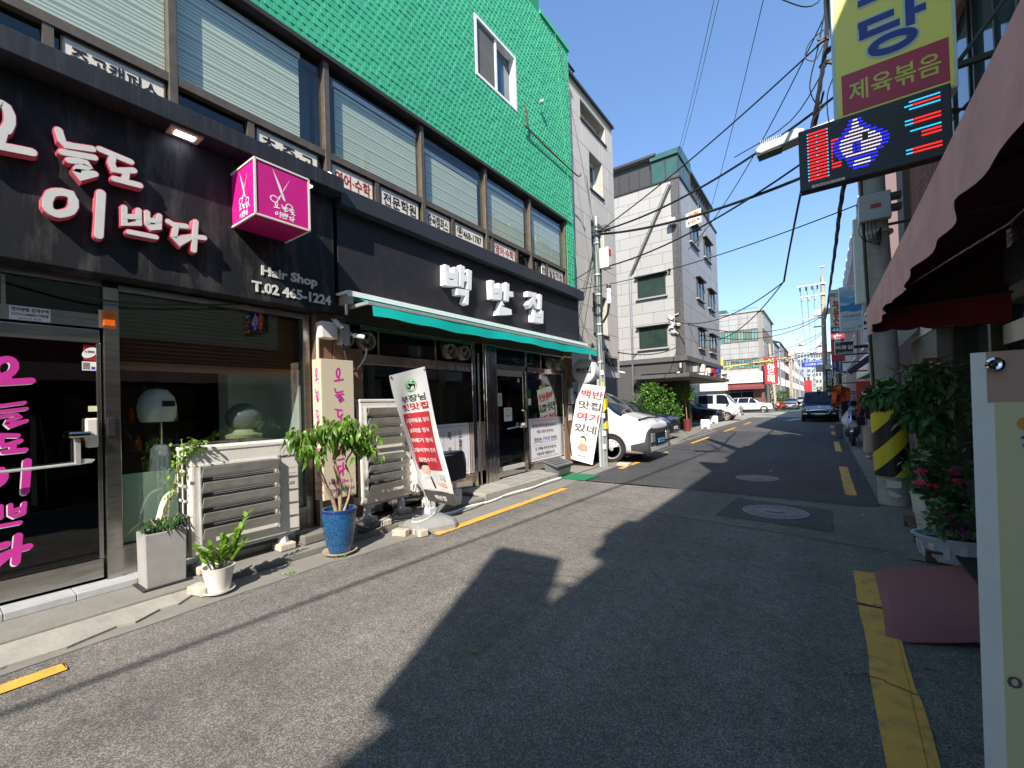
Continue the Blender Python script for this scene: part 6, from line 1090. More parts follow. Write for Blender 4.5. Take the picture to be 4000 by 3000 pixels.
def wheel(t, x, y, r, side, w_=.22, rim='rim', spokes=5):
    a = (0, side, 0); c = Vector((x, y, r))
    MB().lathe(c, [(r - .06, -w_), (r - .01, -w_ + .02), (r, -w_ * .6), (r, -w_ * .3), (r - .015, -.01), (r - .05, 0), (r - .09, -.008), (r - .10, -.03)], 28, ax=a).build('tyre', 'rubber', t, smooth=True)
    o = MB().lathe(c, [(r - .095, -.03), (r - .1, -.018), (r - .13, -.03), (.001, -.045)], 24, ax=a).build('rim', 'car_trim' if spokes > 5 else rim, t, smooth=True); m = MB()
    for k in range(spokes):
        q = k * 2 * PI / spokes + .3; d = Vector((math.cos(q), 0, math.sin(q))); m.obox(c + d * (r - .1) * .52 + Vector(a) * -.015, d, Vector((-d.z, 0, d.x)), a, (r - .11), .055 if spokes <= 5 else .03, .018)
    if spokes == 0:
        h_ = MB()
        for k in range(14): q = k * 2 * PI / 14; d = Vector((math.cos(q), 0, math.sin(q))); h_.lathe(c + d * (r - .15) + Vector(a) * -.026, [(.018, 0), (.018, .006), (.001, .006)], 8, ax=a)
        h_.build('rim_hole', 'black', o)
    m.lathe(c + Vector(a) * -.03, [(.055, 0), (.05, .018), (.001, .02)], 12, ax=a); m.build('spokes', rim, o)
    g = MB(); n = 20
    for k in range(n):
        q0, q1 = -0.25 + (PI + .5) * k / n, -0.25 + (PI + .5) * (k + 1) / n
        for (r0, r1) in ((r + .0, r + .055),): g.quad((x + r0 * math.cos(q0), y + side * .006, r + r0 * math.sin(q0)), (x + r1 * math.cos(q0), y + side * .006, r + r1 * math.sin(q0)), (x + r1 * math.cos(q1), y + side * .006, r + r1 * math.sin(q1)), (x + r0 * math.cos(q1), y + side * .006, r + r0 * math.sin(q1)))
    g.build('wheel_arch', 'car_trim', t)
def plate(t, x, z, txt, mt='plate_white', ink='ink', w_=.5):
    o = MB().box(x, x + .012, -w_ / 2, w_ / 2, z - .055, z + .055).build('number_plate', mt, t); lettering(txt, (x + .013, 0, z), '+X', ink, o, w_ * .86, .07, .02)
def mirror(t, x, y, z, mt):
    for s in (-1, 1): MB().ball((x, s * (y + .12), z), .07, .11, .08, 10, 6).build('wing_mirror', mt, t, smooth=True)
def car(kind, label, paint, loc, rz, group, front_only=False, txt='38보 2714', plate_mt='plate_white', arch=True):
    t = thing('parked_car' if kind != 'black_van' else 'van', label, 'van' if 'van' in kind else 'car', (0, 0, 0), group)
    if kind == 'white_van':     # one-box van, origin at nose centre on the ground, nose towards +X
        st = [(-5.25, .38, .95, 1.75, .93, .94, .80), (-5.1, .26, 1.0, 1.96, .98, .98, .84), (-3.6, .24, 1.02, 1.98, .995, .99, .86), (-2.4, .24, 1.03, 1.96, .995, .99, .85), (-1.75, .24, 1.03, 1.88, .995, .985, .82), (-1.25, .24, 1.04, 1.60, .995, .975, .79), (-.85, .25, 1.02, 1.32, .985, .95, .77), (-.45, .25, .99, 1.19, .98, .94, .80), (-.16, .25, .93, 1.08, .96, .91, .76), (-.03, .27, .84, .98, .91, .86, .72), (.0, .32, .72, .86, .85, .80, .66)]
        S = Surf(st); wb, wf, r = -4.2, -.98, .36; W_ = .995
        gl = [((4.75, 4.35), (3.1, 4.35), (3.1, 6.2), (4.15, 6.2)), ((3.0, 4.35), (1.7, 4.35), (1.7, 6.2), (3.0, 6.2)), ((1.6, 4.35), (.6, 4.4), (.9, 6.2), (1.6, 6.2))]; ws = ((3.9, 6.55), (6.25, 5.6), (6.25, 10.4), (3.9, 9.45))
    elif kind in ('suv_w', 'suv_b', 'trax'):
        st = [(-4.35, .45, .95, 1.25, .84, .84, .70), (-4.25, .32, 1.0, 1.45, .88, .87, .66), (-3.9, .27, 1.02, 1.60, .90, .89, .64), (-3.0, .25, 1.01, 1.655, .91, .90, .66), (-2.1, .25, .99, 1.62, .91, .90, .66), (-1.6, .25, .98, 1.42, .91, .895, .66), (-1.2, .25, .98, 1.13, .91, .89, .70), (-.7, .25, .94, 1.06, .905, .87, .72), (-.25, .25, .86, .99, .88, .84, .70), (-.05, .27, .70, .84, .83, .78, .62), (.0, .33, .6, .7, .77, .73, .56)]
        S = Surf(st); wb, wf, r = -3.5, -.86, .345; W_ = .91
        gl = [((5.3, 4.35), (3.75, 4.35), (3.85, 6.2), (4.35, 6.2)), ((3.65, 4.35), (2.6, 4.35), (2.7, 6.2), (3.75, 6.2)), ((2.5, 4.35), (1.5, 4.5), (1.9, 6.1), (2.6, 6.2))]; ws = ((4.15, 6.55), (5.85, 5.9), (5.85, 10.1), (4.15, 9.45))
    elif kind == 'sedan':
        st = [(-4.8, .4, .85, .98, .80, .80, .66), (-4.65, .3, .95, 1.08, .87, .86, .70), (-4.1, .24, .96, 1.12, .91, .89, .70), (-3.5, .22, .95, 1.36, .92, .90, .60), (-2.7, .22, .94, 1.44, .92, .90, .60), (-2.1, .22, .93, 1.38, .92, .90, .60), (-1.5, .22, .93, 1.10, .92, .90, .70), (-1.0, .22, .88, .99, .915, .88, .72), (-.4, .22, .80, .90, .89, .84, .68), (-.08, .24, .62, .74, .83, .78, .6), (.0, .3, .5, .6, .77, .72, .5)]
        S = Surf(st); wb, wf, r = -3.75, -.92, .34; W_ = .92
        gl = [((5.3, 4.35), (4.35, 4.35), (4.4, 6.1), (4.8, 6.1)), ((4.25, 4.35), (2.8, 4.35), (3.4, 6.1), (4.3, 6.1))]; ws = ((4.9, 6.5), (6.05, 5.9), (6.05, 10.1), (4.9, 9.5))
    elif kind == 'black_van':
        st = [(-5.1, .4, 1.0, 1.7, .90, .90, .76), (-4.95, .28, 1.05, 1.88, .94, .93, .80), (-3.5, .25, 1.06, 1.93, .96, .95, .81), (-2.0, .25, 1.05, 1.91, .96, .95, .80), (-1.5, .25, 1.05, 1.82, .96, .95, .78), (-1.1, .25, 1.06, 1.42, .96, .94, .78), (-.9, .25, 1.07, 1.22, .96, .94, .80), (-.5, .26, 1.02, 1.13, .955, .92, .80), (-.15, .26, .92, 1.03, .93, .88, .76), (-.03, .28, .72, .86, .89, .84, .70), (.0, .34, .6, .7, .85, .8, .64)]
        S = Surf(st); wb, wf, r = -4.1, -.95, .35; W_ = .96
        gl = [((5.0, 4.35), (3.6, 4.35), (3.6, 6.1), (4.2, 6.1)), ((3.5, 4.35), (2.2, 4.35), (2.2, 6.1), (3.5, 6.1))]; ws = ((3.9, 6.6), (5.9, 5.75), (5.9, 10.25), (3.9, 9.4))
    b = S.body().build('body', paint, t, smooth=True)
    for q in gl:
        S.patch(q, .008).build('side_window', 'car_glass', t, smooth=True); S.patch([(u, 16 - v) for u, v in q], .008).build('side_window', 'car_glass', t, smooth=True)
    S.patch(ws, .008, 10, 8).build('windscreen', 'car_glass', t, smooth=True)
    nu = S.nu - 1
    for u_ in {'white_van': (1.65, 3.05, 4.8), 'black_van': (2.15, 3.55, 5.0), 'sedan': (2.75, 4.3, 6.1)}.get(kind, (2.55, 3.7, 5.3)):
        for s_ in (0, 1): S.patch([(a_, b_ if s_ else 16 - b_) for a_, b_ in ((u_ - .012, .7), (u_ + .012, .7), (u_ + .012, 4.3), (u_ - .012, 4.3))], .004, 1, 10).build('door_seam', 'car_trim', t); S.patch([(a_, b_ if s_ else 16 - b_) for a_, b_ in ((u_ + .06, 3.35), (u_ + .2, 3.35), (u_ + .2, 3.6), (u_ + .06, 3.6))], .018, 2, 1).build('door_handle', paint, t)
    for s in (-1, 1):
        for x in (wb, wf): wheel(t, x, s * (W_ + .012), r, s, rim='rim' if kind != 'white_van' else 'steel_rim', spokes={'sedan': 10, 'white_van': 0}.get(kind, 5))
    mir = {'white_van': (-1.45, .98, 1.15), 'suv_w': (-1.55, .9, 1.08), 'suv_b': (-1.55, .9, 1.08), 'trax': (-1.55, .9, 1.08), 'sedan': (-1.7, .9, 1.0), 'black_van': (-1.05, .97, 1.2)}[kind]; mirror(t, *mir, paint)
    # front
    zz = {'white_van': 'car_trim_grey'}.get(kind, 'black_plastic'); nose = [S.P(S.nu - 1, v) for v in [x_ * .5 for x_ in range(2, 31)]]; cz = sum(p.z for p in nose) / len(nose)
    MB().add([(p.x + .008, p.y * .97, cz + (p.z - cz) * .94) for p in nose] + [(.008, 0, cz)], [(i, i + 1, len(nose)) for i in range(len(nose) - 1)] + [(len(nose) - 1, 0, len(nose))]).build('nose_panel', zz, t)
    if kind == 'white_van':
        S.patch(((7.9, .3), (9.98, .3), (9.98, 7.9), (8.75, 3.4)), .012, 10, 10).build('lower_bumper', 'car_trim_grey', t, smooth=True); S.patch(((7.9, 15.7), (9.98, 15.7), (9.98, 8.1), (8.75, 12.6)), .012, 10, 10).build('lower_bumper', 'car_trim_grey', t, smooth=True)
        S.patch(((7.0, 1.0), (9.2, .6), (9.2, 2.2), (7.0, 1.5)), .010, 8, 3).build('side_skirt', 'car_trim_grey', t, smooth=True); S.patch(((7.0, 15.0), (9.2, 15.4), (9.2, 13.8), (7.0, 14.5)), .010, 8, 3).build('side_skirt', 'car_trim_grey', t, smooth=True)
        S.patch(((7.45, 5.5), (7.7, 5.5), (7.7, 10.5), (7.45, 10.5)), .014, 2, 20).build('light_bar', 'ink', t, smooth=True)
        for i in range(6): MB().box(.008, .028, -.42, .42, .46 + i * .055, .485 + i * .055).build('grille_slat', 'black_plastic', t)
        for s in (-1, 1): MB().box(-.01, .03, min(s * .48, s * .74), max(s * .48, s * .74), .52, .76).build('headlight', M('lens_dark', (.20, .21, .22), .1, spec=.9, n=False), t, bevel=.02)
        p = S.P(8.4, 8) + Vector((.01, 0, .012)); MB().lathe(p, [(.055, 0), (.055, .012), (.045, .012), (.045, 0)], 20, ax=(1, 0, .8), sx=.8, sy=1.2).build('emblem', 'chrome', t); lettering('H', tuple(p + Vector((.012, 0, .01))), (Vector((0, 1, 0)), Vector((-.6, 0, .8)), Vector((.8, 0, .6))), 'chrome', t, .06, .05, .02)
        plate(t, .035, .55, '경기81바6782', 'plate_blue', 'ink', .5)
        MB().tube(smoothpath([(-1.0, -.6, 1.30), (-.95, -.3, 1.33), (-.92, .25, 1.34)], 3), .010, 5).build('wiper', 'car_trim', t)
    else:
        S.patch(((8.35, 5.0), (9.4, 4.6), (9.4, 11.4), (8.35, 11.0)) if kind != 'black_van' else ((8.45, 5.1), (9.5, 5.7), (9.5, 10.3), (8.45, 10.9)), .010, 6, 16).build('grille', 'black_plastic', t, smooth=True)
        for i in range(5): S.patch(((8.5 + i * .18, 5.3), (8.55 + i * .18, 5.3), (8.55 + i * .18, 10.7), (8.5 + i * .18, 10.7)), .02, 1, 12).build('grille_slat', 'chrome' if kind != 'sedan' else 'car_trim', t)
        for v in ((3.3, 4.9), (12.7, 11.1)): S.patch(((8.1, v[0]), (8.9, v[0] + (.3 if v[0] < 8 else -.3)), (8.9, v[1]), (8.3, v[1])), .012, 5, 4).build('headlight', 'lamp_lens', t, smooth=True)
        S.patch(((9.2, 1.4), (9.95, 1.4), (9.95, 14.6), (9.2, 14.6)), .012, 4, 20).build('lower_bumper', 'car_trim', t, smooth=True); S.patch(((9.55, 2.2), (9.75, 2.2), (9.75, 13.8), (9.55, 13.8)), .022, 2, 16).build('skid_strip', 'chrome' if kind in ('suv_b', 'black_van') else 'car_trim_grey', t)
        p = S.P(8.75, 8); MB().lathe(p + Vector((.02, 0, 0)), [(.06, 0), (.06, .012), (.045, .012), (.045, 0)], 18, ax=(1, 0, .2), sx=.65, sy=1.1).build('emblem', 'chrome', t)
        plate(t, .03 if kind != 'suv_b' else .03, .50, txt)
    if kind in ('trax', 'suv_w', 'suv_b'):
        for s in (-1, 1): MB().tube([(-3.9, s * .62, 1.66), (-2.2, s * .64, 1.69)], .018, 6).build('roof_rail', 'chrome' if kind != 'trax' else 'paint_white', t); MB().box(-4.36, -4.2, s * .62 - .12, s * .62 + .14, .9, 1.1).build('tail_light', 'tail_red', t, bevel=.02)
        for s in (-1, 1): S.patch([(u, v if s > 0 else 16 - v) for u, v in ((.6, .2), (9.0, .2), (9.0, 1.15), (.6, 1.15))], .009, 20, 2).build('sill_trim', 'car_trim', t)
    if kind == 'black_van':
        S.patch(((8.3, 4.9), (8.42, 4.9), (8.42, 11.1), (8.3, 11.1)), .02, 2, 16).build('chrome_strip', 'chrome', t); MB().tube([(.0 + .015, -.62, .80), (.05, -.42, .52), (.05, .42, .52), (.015, .62, .80)], .018, 6).build('chrome_frame', 'chrome', t); MB().box(-1.6, -1.4, -.12, .1, 1.93, 2.02).build('roof_unit', 'car_trim', t, bevel=.03)
        MB().box(-.02, .02, -.85, -.65, .5, .56).box(-.02, .02, .65, .85, .5, .56).build('fog_trim', 'chrome', t)
    m = MB().box(-4.3, -.6, -W_ * .8, W_ * .8, .14, .26).build('underbody', 'car_trim', t)
    return place(t, loc, rz)
G = 'cars parked nose to the kerb'
car('white_van', 'white one-box van with black lower bumper parked behind the steel pole', 'paint_white', (-3.62, 11.83, .01), 0, G)
car('suv_w', 'white car squeezed between the white van and the black SUV, mostly hidden', 'paint_white', (-4.45, 15.25, .01), 0, G, txt='124마 5310')
car('suv_b', 'black SUV with chrome-slatted grille next to the bush', 'paint_navy', (-4.98, 18.35, .01), 0, G, txt='53다 8016')
car('sedan', 'dark sedan peeking out behind the orange cone', 'paint_black', (-5.8, 34.0, .012), 0, G, txt='61부 9035')
car('trax', 'small white SUV standing across the junction before the white tiled building', 'paint_white', (-4.45, 55.4, .003), 0, 'vehicles at the junction')
car('sedan', 'silver car facing the camera by the red scooter', 'paint_silver', (-3.55, 66.5, .003), -PI / 2, 'vehicles at the junction', txt='32가 1180')
car('suv_w', 'white car far down the street behind the silver one', 'paint_white', (-2.7, 80, .003), -PI / 2, 'vehicles at the junction')
car('black_van', 'black van coming up the street towards the camera', 'paint_van', (-.22, 33, .003), -PI / 2, None, txt='81다 5254')
# crew-cab truck
t = thing('pickup_truck', 'white crew-cab flatbed truck beside the dark sedan', 'truck', (0, 0, 0), G)
st = [(-2.9, .5, 1.05, 1.80, .82, .82, .74), (-2.85, .42, 1.1, 1.93, .84, .84, .76), (-1.8, .4, 1.1, 1.96, .85, .85, .76), (-1.0, .4, 1.08, 1.93, .85, .85, .75), (-.62, .4, 1.05, 1.55, .85, .84, .74), (-.28, .4, 1.02, 1.2, .84, .82, .74), (-.08, .4, .9, 1.06, .83, .80, .72), (.0, .42, .7, .82, .80, .78, .68)]
S = Surf(st); S.body().build('body', 'paint_white', t, smooth=True)
for q in (((3.95, 4.4), (2.3, 4.4), (2.3, 6.0), (3.35, 6.0)), ((2.05, 4.4), (1.1, 4.4), (1.1, 6.0), (2.05, 6.0))):
    S.patch(q, .01).build('side_window', 'car_glass', t); S.patch([(u, 16 - v) for u, v in q], .01).build('side_window', 'car_glass', t)
S.patch(((3.25, 6.6), (4.9, 5.9), (4.9, 10.1), (3.25, 9.4)), .01, 8, 8).build('windscreen', 'car_glass', t)
MB().box(-5.0, -2.95, -.86, .86, .62, .70).box(-5.0, -2.95, -.88, -.84, .7, 1.05).box(-5.0, -2.95, .84, .88, .7, 1.05).build('flatbed', 'paint_white', t); MB().box(-3.05, -2.98, -.8, .8, .7, 1.9).build('headboard', 'galv', t)
for s in (-1, 1): wheel(t, -.85, s * .86, .31, s, rim='galv', spokes=5); wheel(t, -3.9, s * .86, .30, s, rim='galv', spokes=5)
for v in ((4.2, 5.3), (11.8, 10.7)): S.patch(((5.9, v[0] - .6 * (1 if v[0] < 8 else -1)), (6.9, v[0] - .6 * (1 if v[0] < 8 else -1)), (6.9, v[1]), (5.9, v[1])), .012).build('headlight', 'lamp_lens', t)
MB().box(-.1, .06, -.84, .84, .36, .52).build('bumper', 'paint_white', t, bevel=.03); mirror(t, -.75, .88, 1.25, 'car_trim'); MB().box(-.1, .07, -.3, .3, .40, .46).build('bumper_slot', 'car_trim', t); MB().box(-.9, -.75, -.865, -.85, .9, .93).build('side_marker', 'tail_red', t); MB().box(-4.5, -.5, -.5, .5, .25, .5).build('underbody', 'car_trim', t)
place(t, (-4.95, 35.9, .012), 0)
# scooters
def scooter(label, paint, loc, rz, group=None):
    t = thing('scooter', label, 'scooter', (0, 0, 0), group)
    for x, r in ((-.05, .27), (-1.35, .27)):
        o = MB().lathe((x, -.06, r), [(r - .08, 0), (r - .02, .01), (r, .04), (r, .08), (r - .02, .11), (r - .08, .12)], 22, ax=(0, 1, 0)).build('wheel', 'rubber', t, smooth=True); MB().lathe((x, -.05, r), [(r - .085, 0), (r - .085, .10), (.001, .10)], 18, ax=(0, 1, 0)).build('rim', 'rim', o)
    m = MB(); m.ball((-.06, 0, .46), .26, .10, .10, 14, 8); m.build('mudguard', 'chrome', t, smooth=True)
    st = [(-.62, .35, .55, .62, .16, .18, .14), (-.5, .32, .75, .98, .2, .24, .14), (-.36, .34, .80, 1.12, .22, .27, .14), (-.2, .42, .78, 1.02, .21, .26, .13), (-.05, .52, .74, .88, .17, .2, .1), (.04, .60, .70, .78, .1, .12, .07)]
    S = Surf(st); S.body().build('front_fairing', paint, t, smooth=True)
    for s in (0, 1): S.patch([(u, v if s else 16 - v) for u, v in ((3.3, 3.4), (4.6, 3.4), (4.5, 5.2), (3.4, 5.2))], .012).build('headlight', 'lamp_lens', t, smooth=True)
    S.patch(((3.6, 6.2), (4.7, 6.2), (4.7, 9.8), (3.6, 9.8)), .012).build('nose_panel', 'chrome', t, smooth=True)
    m = MB(); 
    for i in range(6):
        for j in range(6):
            f = lambda a, b: (-.36 - .30 * (b / 6) , (-.17 + .34 * a / 6) * (1 - .25 * b / 6), 1.05 + .36 * b / 6 - .05 * abs(a / 3 - 1))
            m.quad(f(i, j), f(i + 1, j), f(i + 1, j + 1), f(i, j + 1))
    m.build('windshield', 'glass_clear', t, smooth=True)
    MB().tube(smoothpath([(-.55, -.36, 1.04), (-.5, -.15, 1.02), (-.5, .15, 1.02), (-.55, .36, 1.04)], 3), .015, 6).build('handlebar', 'car_trim', t)
    for s in (-1, 1): MB().ball((-.48, s * .36, 1.22), .03, .07, .045, 10, 6).tube([(-.5, s * .28, 1.05), (-.48, s * .36, 1.2)], .008, 5).build('mirror', 'car_trim', t)
    MB().box(-1.0, -.55, -.16, .16, .25, .33).build('footboard', 'car_trim', t, bevel=.02); m = MB(); m.ball((-1.2, 0, .58), .42, .19, .2, 14, 8); m.build('rear_body', paint, t, smooth=True); m = MB(); m.ball((-1.15, 0, .80), .36, .16, .06, 14, 6); m.build('seat', 'car_trim', t, smooth=True)
    MB().tube([(-.8, .12, .28), (-.72, .26, .01)], .012, 5).build('stand', 'car_trim', t)
    return t
t = scooter('silver and black scooter parked by the beige-trousered person', 'paint_silver', None, 0); MB().lathe((-.5, .0, 1.13), [(.10, 0), (.10, .008), (.001, .008)], 20, ax=(1, 0, .6), sy=.8).build('badge', 'white', t); place(t, (.72, 17.35, .005), -PI / 2)
s = thing('delivery_box', 'large black delivery bag on the back of the silver scooter', 'delivery box', (.78, 18.4, .9)); MB().box(.48, 1.12, 18.2, 18.75, .88, 1.42).build('bag', 'jacket', s, bevel=.05, seg=3); lettering('배달', (.8, 18.196, 1.2), '-Y', 'white', s, .2, .1, .01)
t = scooter('small red scooter in front of the silver car down the street', 'red', None, 0); place(t, (-4.75, 62.3, .003), -PI / 2 - .6); MB().box(-1.6, -1.3, -.18, .18, .8, 1.05).build('top_box', 'red', t, bevel=.04)
# person seen from behind
t = thing('person', 'person in black jacket and wide beige trousers standing with back turned by the wall', 'person', (.98, 13.9, .01))
def skin(pts, edges, name, mat, parent, root=0, sub=2):
    me = bpy.data.meshes.new(name); o0 = rootloc(parent); me.from_pydata([tuple(Vector(p[:3]) - o0) for p in pts], edges, []); me.materials.append(MT[mat]); o = bpy.data.objects.new(name, me); COL.objects.link(o); o.parent = parent
    m = o.modifiers.new('skin', 'SKIN'); m.use_smooth_shade = True; d = me.skin_vertices[0].data
    for i, p in enumerate(pts): d[i].radius = (p[3], p[4] if len(p) > 4 else p[3]); d[i].use_root = (i == root)
    s = o.modifiers.new('sub', 'SUBSURF'); s.levels = s.render_levels = sub; return o
x, y = .98, 13.9
skin([(x, y, .92, .12, .10), (x, y, 1.10, .115, .09), (x, y + .02, 1.28, .13, .09), (x + .01, y + .05, 1.38, .06, .05), (x + .02, y + .08, 1.44, .045), (x + .03, y + .11, 1.52, .075, .085), (x + .03, y + .12, 1.60, .07, .075), (x - .17, y + .03, 1.30, .045), (x - .22, y + .02, 1.08, .035), (x - .16, y + .16, .95, .028), (x - .12, y + .22, .96, .03, .015), (x + .17, y + .04, 1.30, .045), (x + .2, y + .06, 1.07, .035), (x + .15, y + .22, 1.0, .028), (x + .11, y + .27, 1.02, .03, .015), (x - .08, y, .85, .08), (x - .09, y, .48, .055), (x - .09, y - .01, .10, .04), (x + .08, y, .85, .08), (x + .09, y, .48, .055), (x + .09, y - .01, .10, .04)],
     [(0, 1), (1, 2), (2, 3), (3, 4), (4, 5), (5, 6), (2, 7), (7, 8), (8, 9), (9, 10), (2, 11), (11, 12), (12, 13), (13, 14), (0, 15), (15, 16), (16, 17), (0, 18), (18, 19), (19, 20)], 'body', 'skin', t)
skin([(x, y, .94, .165, .13), (x, y, 1.12, .155, .12), (x, y + .02, 1.28, .165, .115), (x + .01, y + .05, 1.38, .08, .07), (x - .175, y + .03, 1.29, .07), (x - .23, y + .02, 1.07, .055), (x - .17, y + .15, .96, .045), (x + .175, y + .04, 1.29, .07), (x + .21, y + .06, 1.06, .055), (x + .16, y + .20, 1.0, .045)], [(0, 1), (1, 2), (2, 3), (2, 4), (4, 5), (5, 6), (2, 7), (7, 8), (8, 9)], 'jacket', 'jacket', t)
skin([(x, y, .93, .15, .12), (x - .09, y, .78, .115, .12), (x - .10, y, .45, .105, .115), (x - .11, y, .09, .125, .12), (x + .09, y, .78, .115, .12), (x + .10, y, .45, .105, .115), (x + .10, y, .09, .125, .12)], [(0, 1), (1, 2), (2, 3), (0, 4), (4, 5), (5, 6)], 'trousers', 'trousers', t)
m = MB(); m.ball((x + .03, y + .105, 1.57), .098, .105, .10, 14, 8); m.ball((x + .02, y + .03, 1.50), .07, .05, .09, 10, 6); m.build('hair', 'hair', t, smooth=True)
for s in (-1, 1): m = MB(); m.ball((x + s * .10, y + .05, .055), .055, .13, .05, 12, 6); m.build('shoe', 'shoe', t, smooth=True)
m = MB(); m.tube([(x - .1, y - .1, 1.34), (x + .05, y - .15, 1.1), (x + .18, y - .1, .95)], .012, 5); m.build('bag_strap', 'jacket', t)
s = thing('shoulder_bag', 'small dark shoulder bag at the standing person hip', 'bag', (.8, 13.8, .85)); MB().box(.66, .82, 13.75, 13.95, .86, 1.08).build('pouch', 'jacket', s, bevel=.03)
# ================================================================ WHITE TILED BUILDING + FAR STREET
wb_ = thing('white_tiled_building', 'white panelled three-storey corner building with green-tinted ribbon windows', 'building', (-8, 60, 0)); YF = 59
bands = [(3.4, 5.2), (6.45, 8.45), (9.95, 12.0)]
m = MB(); m.box(-14, -5.62, YF + .1, 72, 0, 12.0); m.build('wall', 'beige_back', wb_)
for (a, b) in bands:
    grid_pieces(wb_, 'facade_panel', 'stone_white', (-11.2, YF + .1, a), (1, 0, 0), (0, 0, 1), (0, -1, 0), 5.1, b - a, 1.02, .66, .03, .06, jit=.004)
    grid_pieces(wb_, 'facade_panel', 'stone_white', (-6.1, YF + .1, a), (.71, .71, 0), (0, 0, 1), (.71, -.71, 0), .7, b - a, .7, .66, .03, .06, jit=.004)
    grid_pieces(wb_, 'facade_panel', 'stone_white', (-5.62, YF + .6, a), (0, 1, 0), (0, 0, 1), (1, 0, 0), 9, b - a, 1.5, .66, .03, .06, jit=.004)
for (a, b) in ((5.25, 6.4), (8.5, 9.9)):
    for i in range(7): x0 = -11.2 + i * .73; window(wb_, (x0 + .365, YF + .08, (a + b) / 2), '-Y', .70, b - a, 'wood_rail' if i % 2 else 'bronze', ('pane_teal' if i in (1, 3, 5) else 'pane_pale') if 'pane_teal' in MT else (M('pane_teal', (.03, .20, .19), .15) and M('pane_pale', (.16, .30, .30), .2) and 'pane_teal'), fw=.07)
    for i in range(6): window(wb_, (-5.60, YF + 1.3 + i * 1.4, (a + b) / 2), '+X', 1.2, b - a, 'bronze', 'pane_teal', fw=.08)
MB().box(-11.4, -5.4, YF - .1, 72, 12.0, 12.15).build('coping', 'stone_white', wb_); MB().box(-10.9, -9.5, YF + .5, YF + 3, 12.15, 12.7).box(-9, -6.2, YF + 1, YF + 1.05, 12.6, 12.64).box(-9, -8.96, YF + 1, YF + 1.04, 12.1, 12.6).box(-7.5, -7.46, YF + 1, YF + 1.04, 12.1, 12.6).box(-6.24, -6.2, YF + 1, YF + 1.04, 12.1, 12.6).build('roof_rail', 'copper_green', wb_)
MB().box(-10.6, -5.7, YF - .35, YF + .05, 3.5, 4.75).build('blank_signboard', 'white', wb_); m = MB(); m.prism([(-10.2, YF, 3.35), (-5.5, YF, 3.35), (-5.5, YF - 1.1, 2.95), (-10.2, YF - 1.1, 2.95)], (0, 0, .06)); m.prism([(-10.2, YF - 1.1, 2.7), (-5.5, YF - 1.1, 2.7), (-5.5, YF - 1.1, 2.98), (-10.2, YF - 1.1, 2.98)], (0, -.03, 0)); m.build('awning', M('maroon', (.17, .035, .035), .7), wb_)
m = MB(); m.box(-11, -9.4, YF, YF + .08, 0, 3.3); m.box(-6.8, -5.6, YF, YF + .08, 0, 3.3); m.build('granite_pier', M('granite_brown', (.16, .075, .05), .4, n=(8, .4)), wb_); o = MB().box(-9.4, -6.8, YF + .04, YF + .09, 2.4, 2.5).box(-8.1, -8.0, YF + .04, YF + .09, 0, 3.2).build('shop_window', 'bronze', wb_); MB().box(-9.4, -6.8, YF + .05, YF + .07, 0, 3.2).build('pane', 'car_glass', o)
MB().box(-9, -6.5, 38.2, 38.6, 0, 2.3).build('low_shop', 'wall_cream', None, label='low cream shop front half hidden behind the white truck', cat='building')
def bldg(name, label, x0, x1, y0, y1, h, mat, wins, cat='building', roof=None, face='+X', pane='glass_blue', group=None, loft=False):
    t = thing(name, label, cat, ((x0 + x1) / 2, (y0 + y1) / 2, 0), group); MB().box(x0, x1, y0, y1, 0, h).build('wall', mat, t)
    if roof:
        xm = x0 + (x1 - x0) * .45
        MB().prism([(x1 + .15, y0 - .1, h), (x1 + .15, y1 + .1, h), (xm, y1 + .1, h + 1.6), (xm, y0 - .1, h + 1.6)], (0, 0, .15)).build('roof', roof, t)
    fx = x1 if face == '+X' else x0
    for (yc, zc, w_, h_) in wins:
        if face == '+X': window(t, (fx, yc, zc), '+X', w_, h_, 'white', pane, fw=.08, split=0)
        else: window(t, (fx, yc, zc), (Vector((0, -1, 0)), Vector((0, 0, 1)), Vector((-1, 0, 0))), w_, h_, 'white', pane, fw=.08, split=0)
    return t
FR['-X'] = (Vector((0, -1, 0)), Vector((0, 0, 1)), Vector((-1, 0, 0)))
rowL = [(-13, -5.55, 73, 82, 9.5, 'wall_grey', 'grey rendered house beyond the white tiled building', 'roof_metal'), (-13, -5.5, 82.5, 92, 10.5, 'wall_grey', 'second grey house in the far left row, with narrow slit windows', 'roof_metal'), (-13, -5.5, 92.5, 104, 10.6, 'brick_plain', 'red brick house with slanted white gutter in the far left row', 'white'), (-13, -5.3, 105, 120, 9.8, 'wall_cream', 'cream house in the far left row behind the brick one', 'roof_red'), (-13, -5.2, 121, 140, 12.5, 'wall_cream', 'tall cream block near the end of the far left row', None), (-13, -5.0, 142, 170, 9, 'wall_grey', 'last grey block of the far left row', None)]
for (x0, x1, y0, y1, h, mt, lab, rf_) in rowL:
    wn = [(y0 + 1.4 + i * 2.1, 4.2 + k * 2.7, .9, 1.3) for i in range(int((y1 - y0 - 1) / 2.1)) for k in range(int((h - 3.2) / 2.7))]
    bldg('row_house', lab, x0, x1, y0, y1, h, mt, wn, roof=rf_, group='houses of the far left row')
t = thing('stone_wall', 'rough pale stone wall end beside the leaning far pole', 'wall', (-5.2, 66, 0))
for i in range(40): MB().obox((-5.35 + rnd.uniform(-.25, .25), 66, .3 + (i // 3) * .5), (1, 0, rnd.uniform(-.3, .3)), (0, 0, 1), (0, 1, 0), .34, .42, .5).build('stone', 'concrete_light', t, bevel=.05)
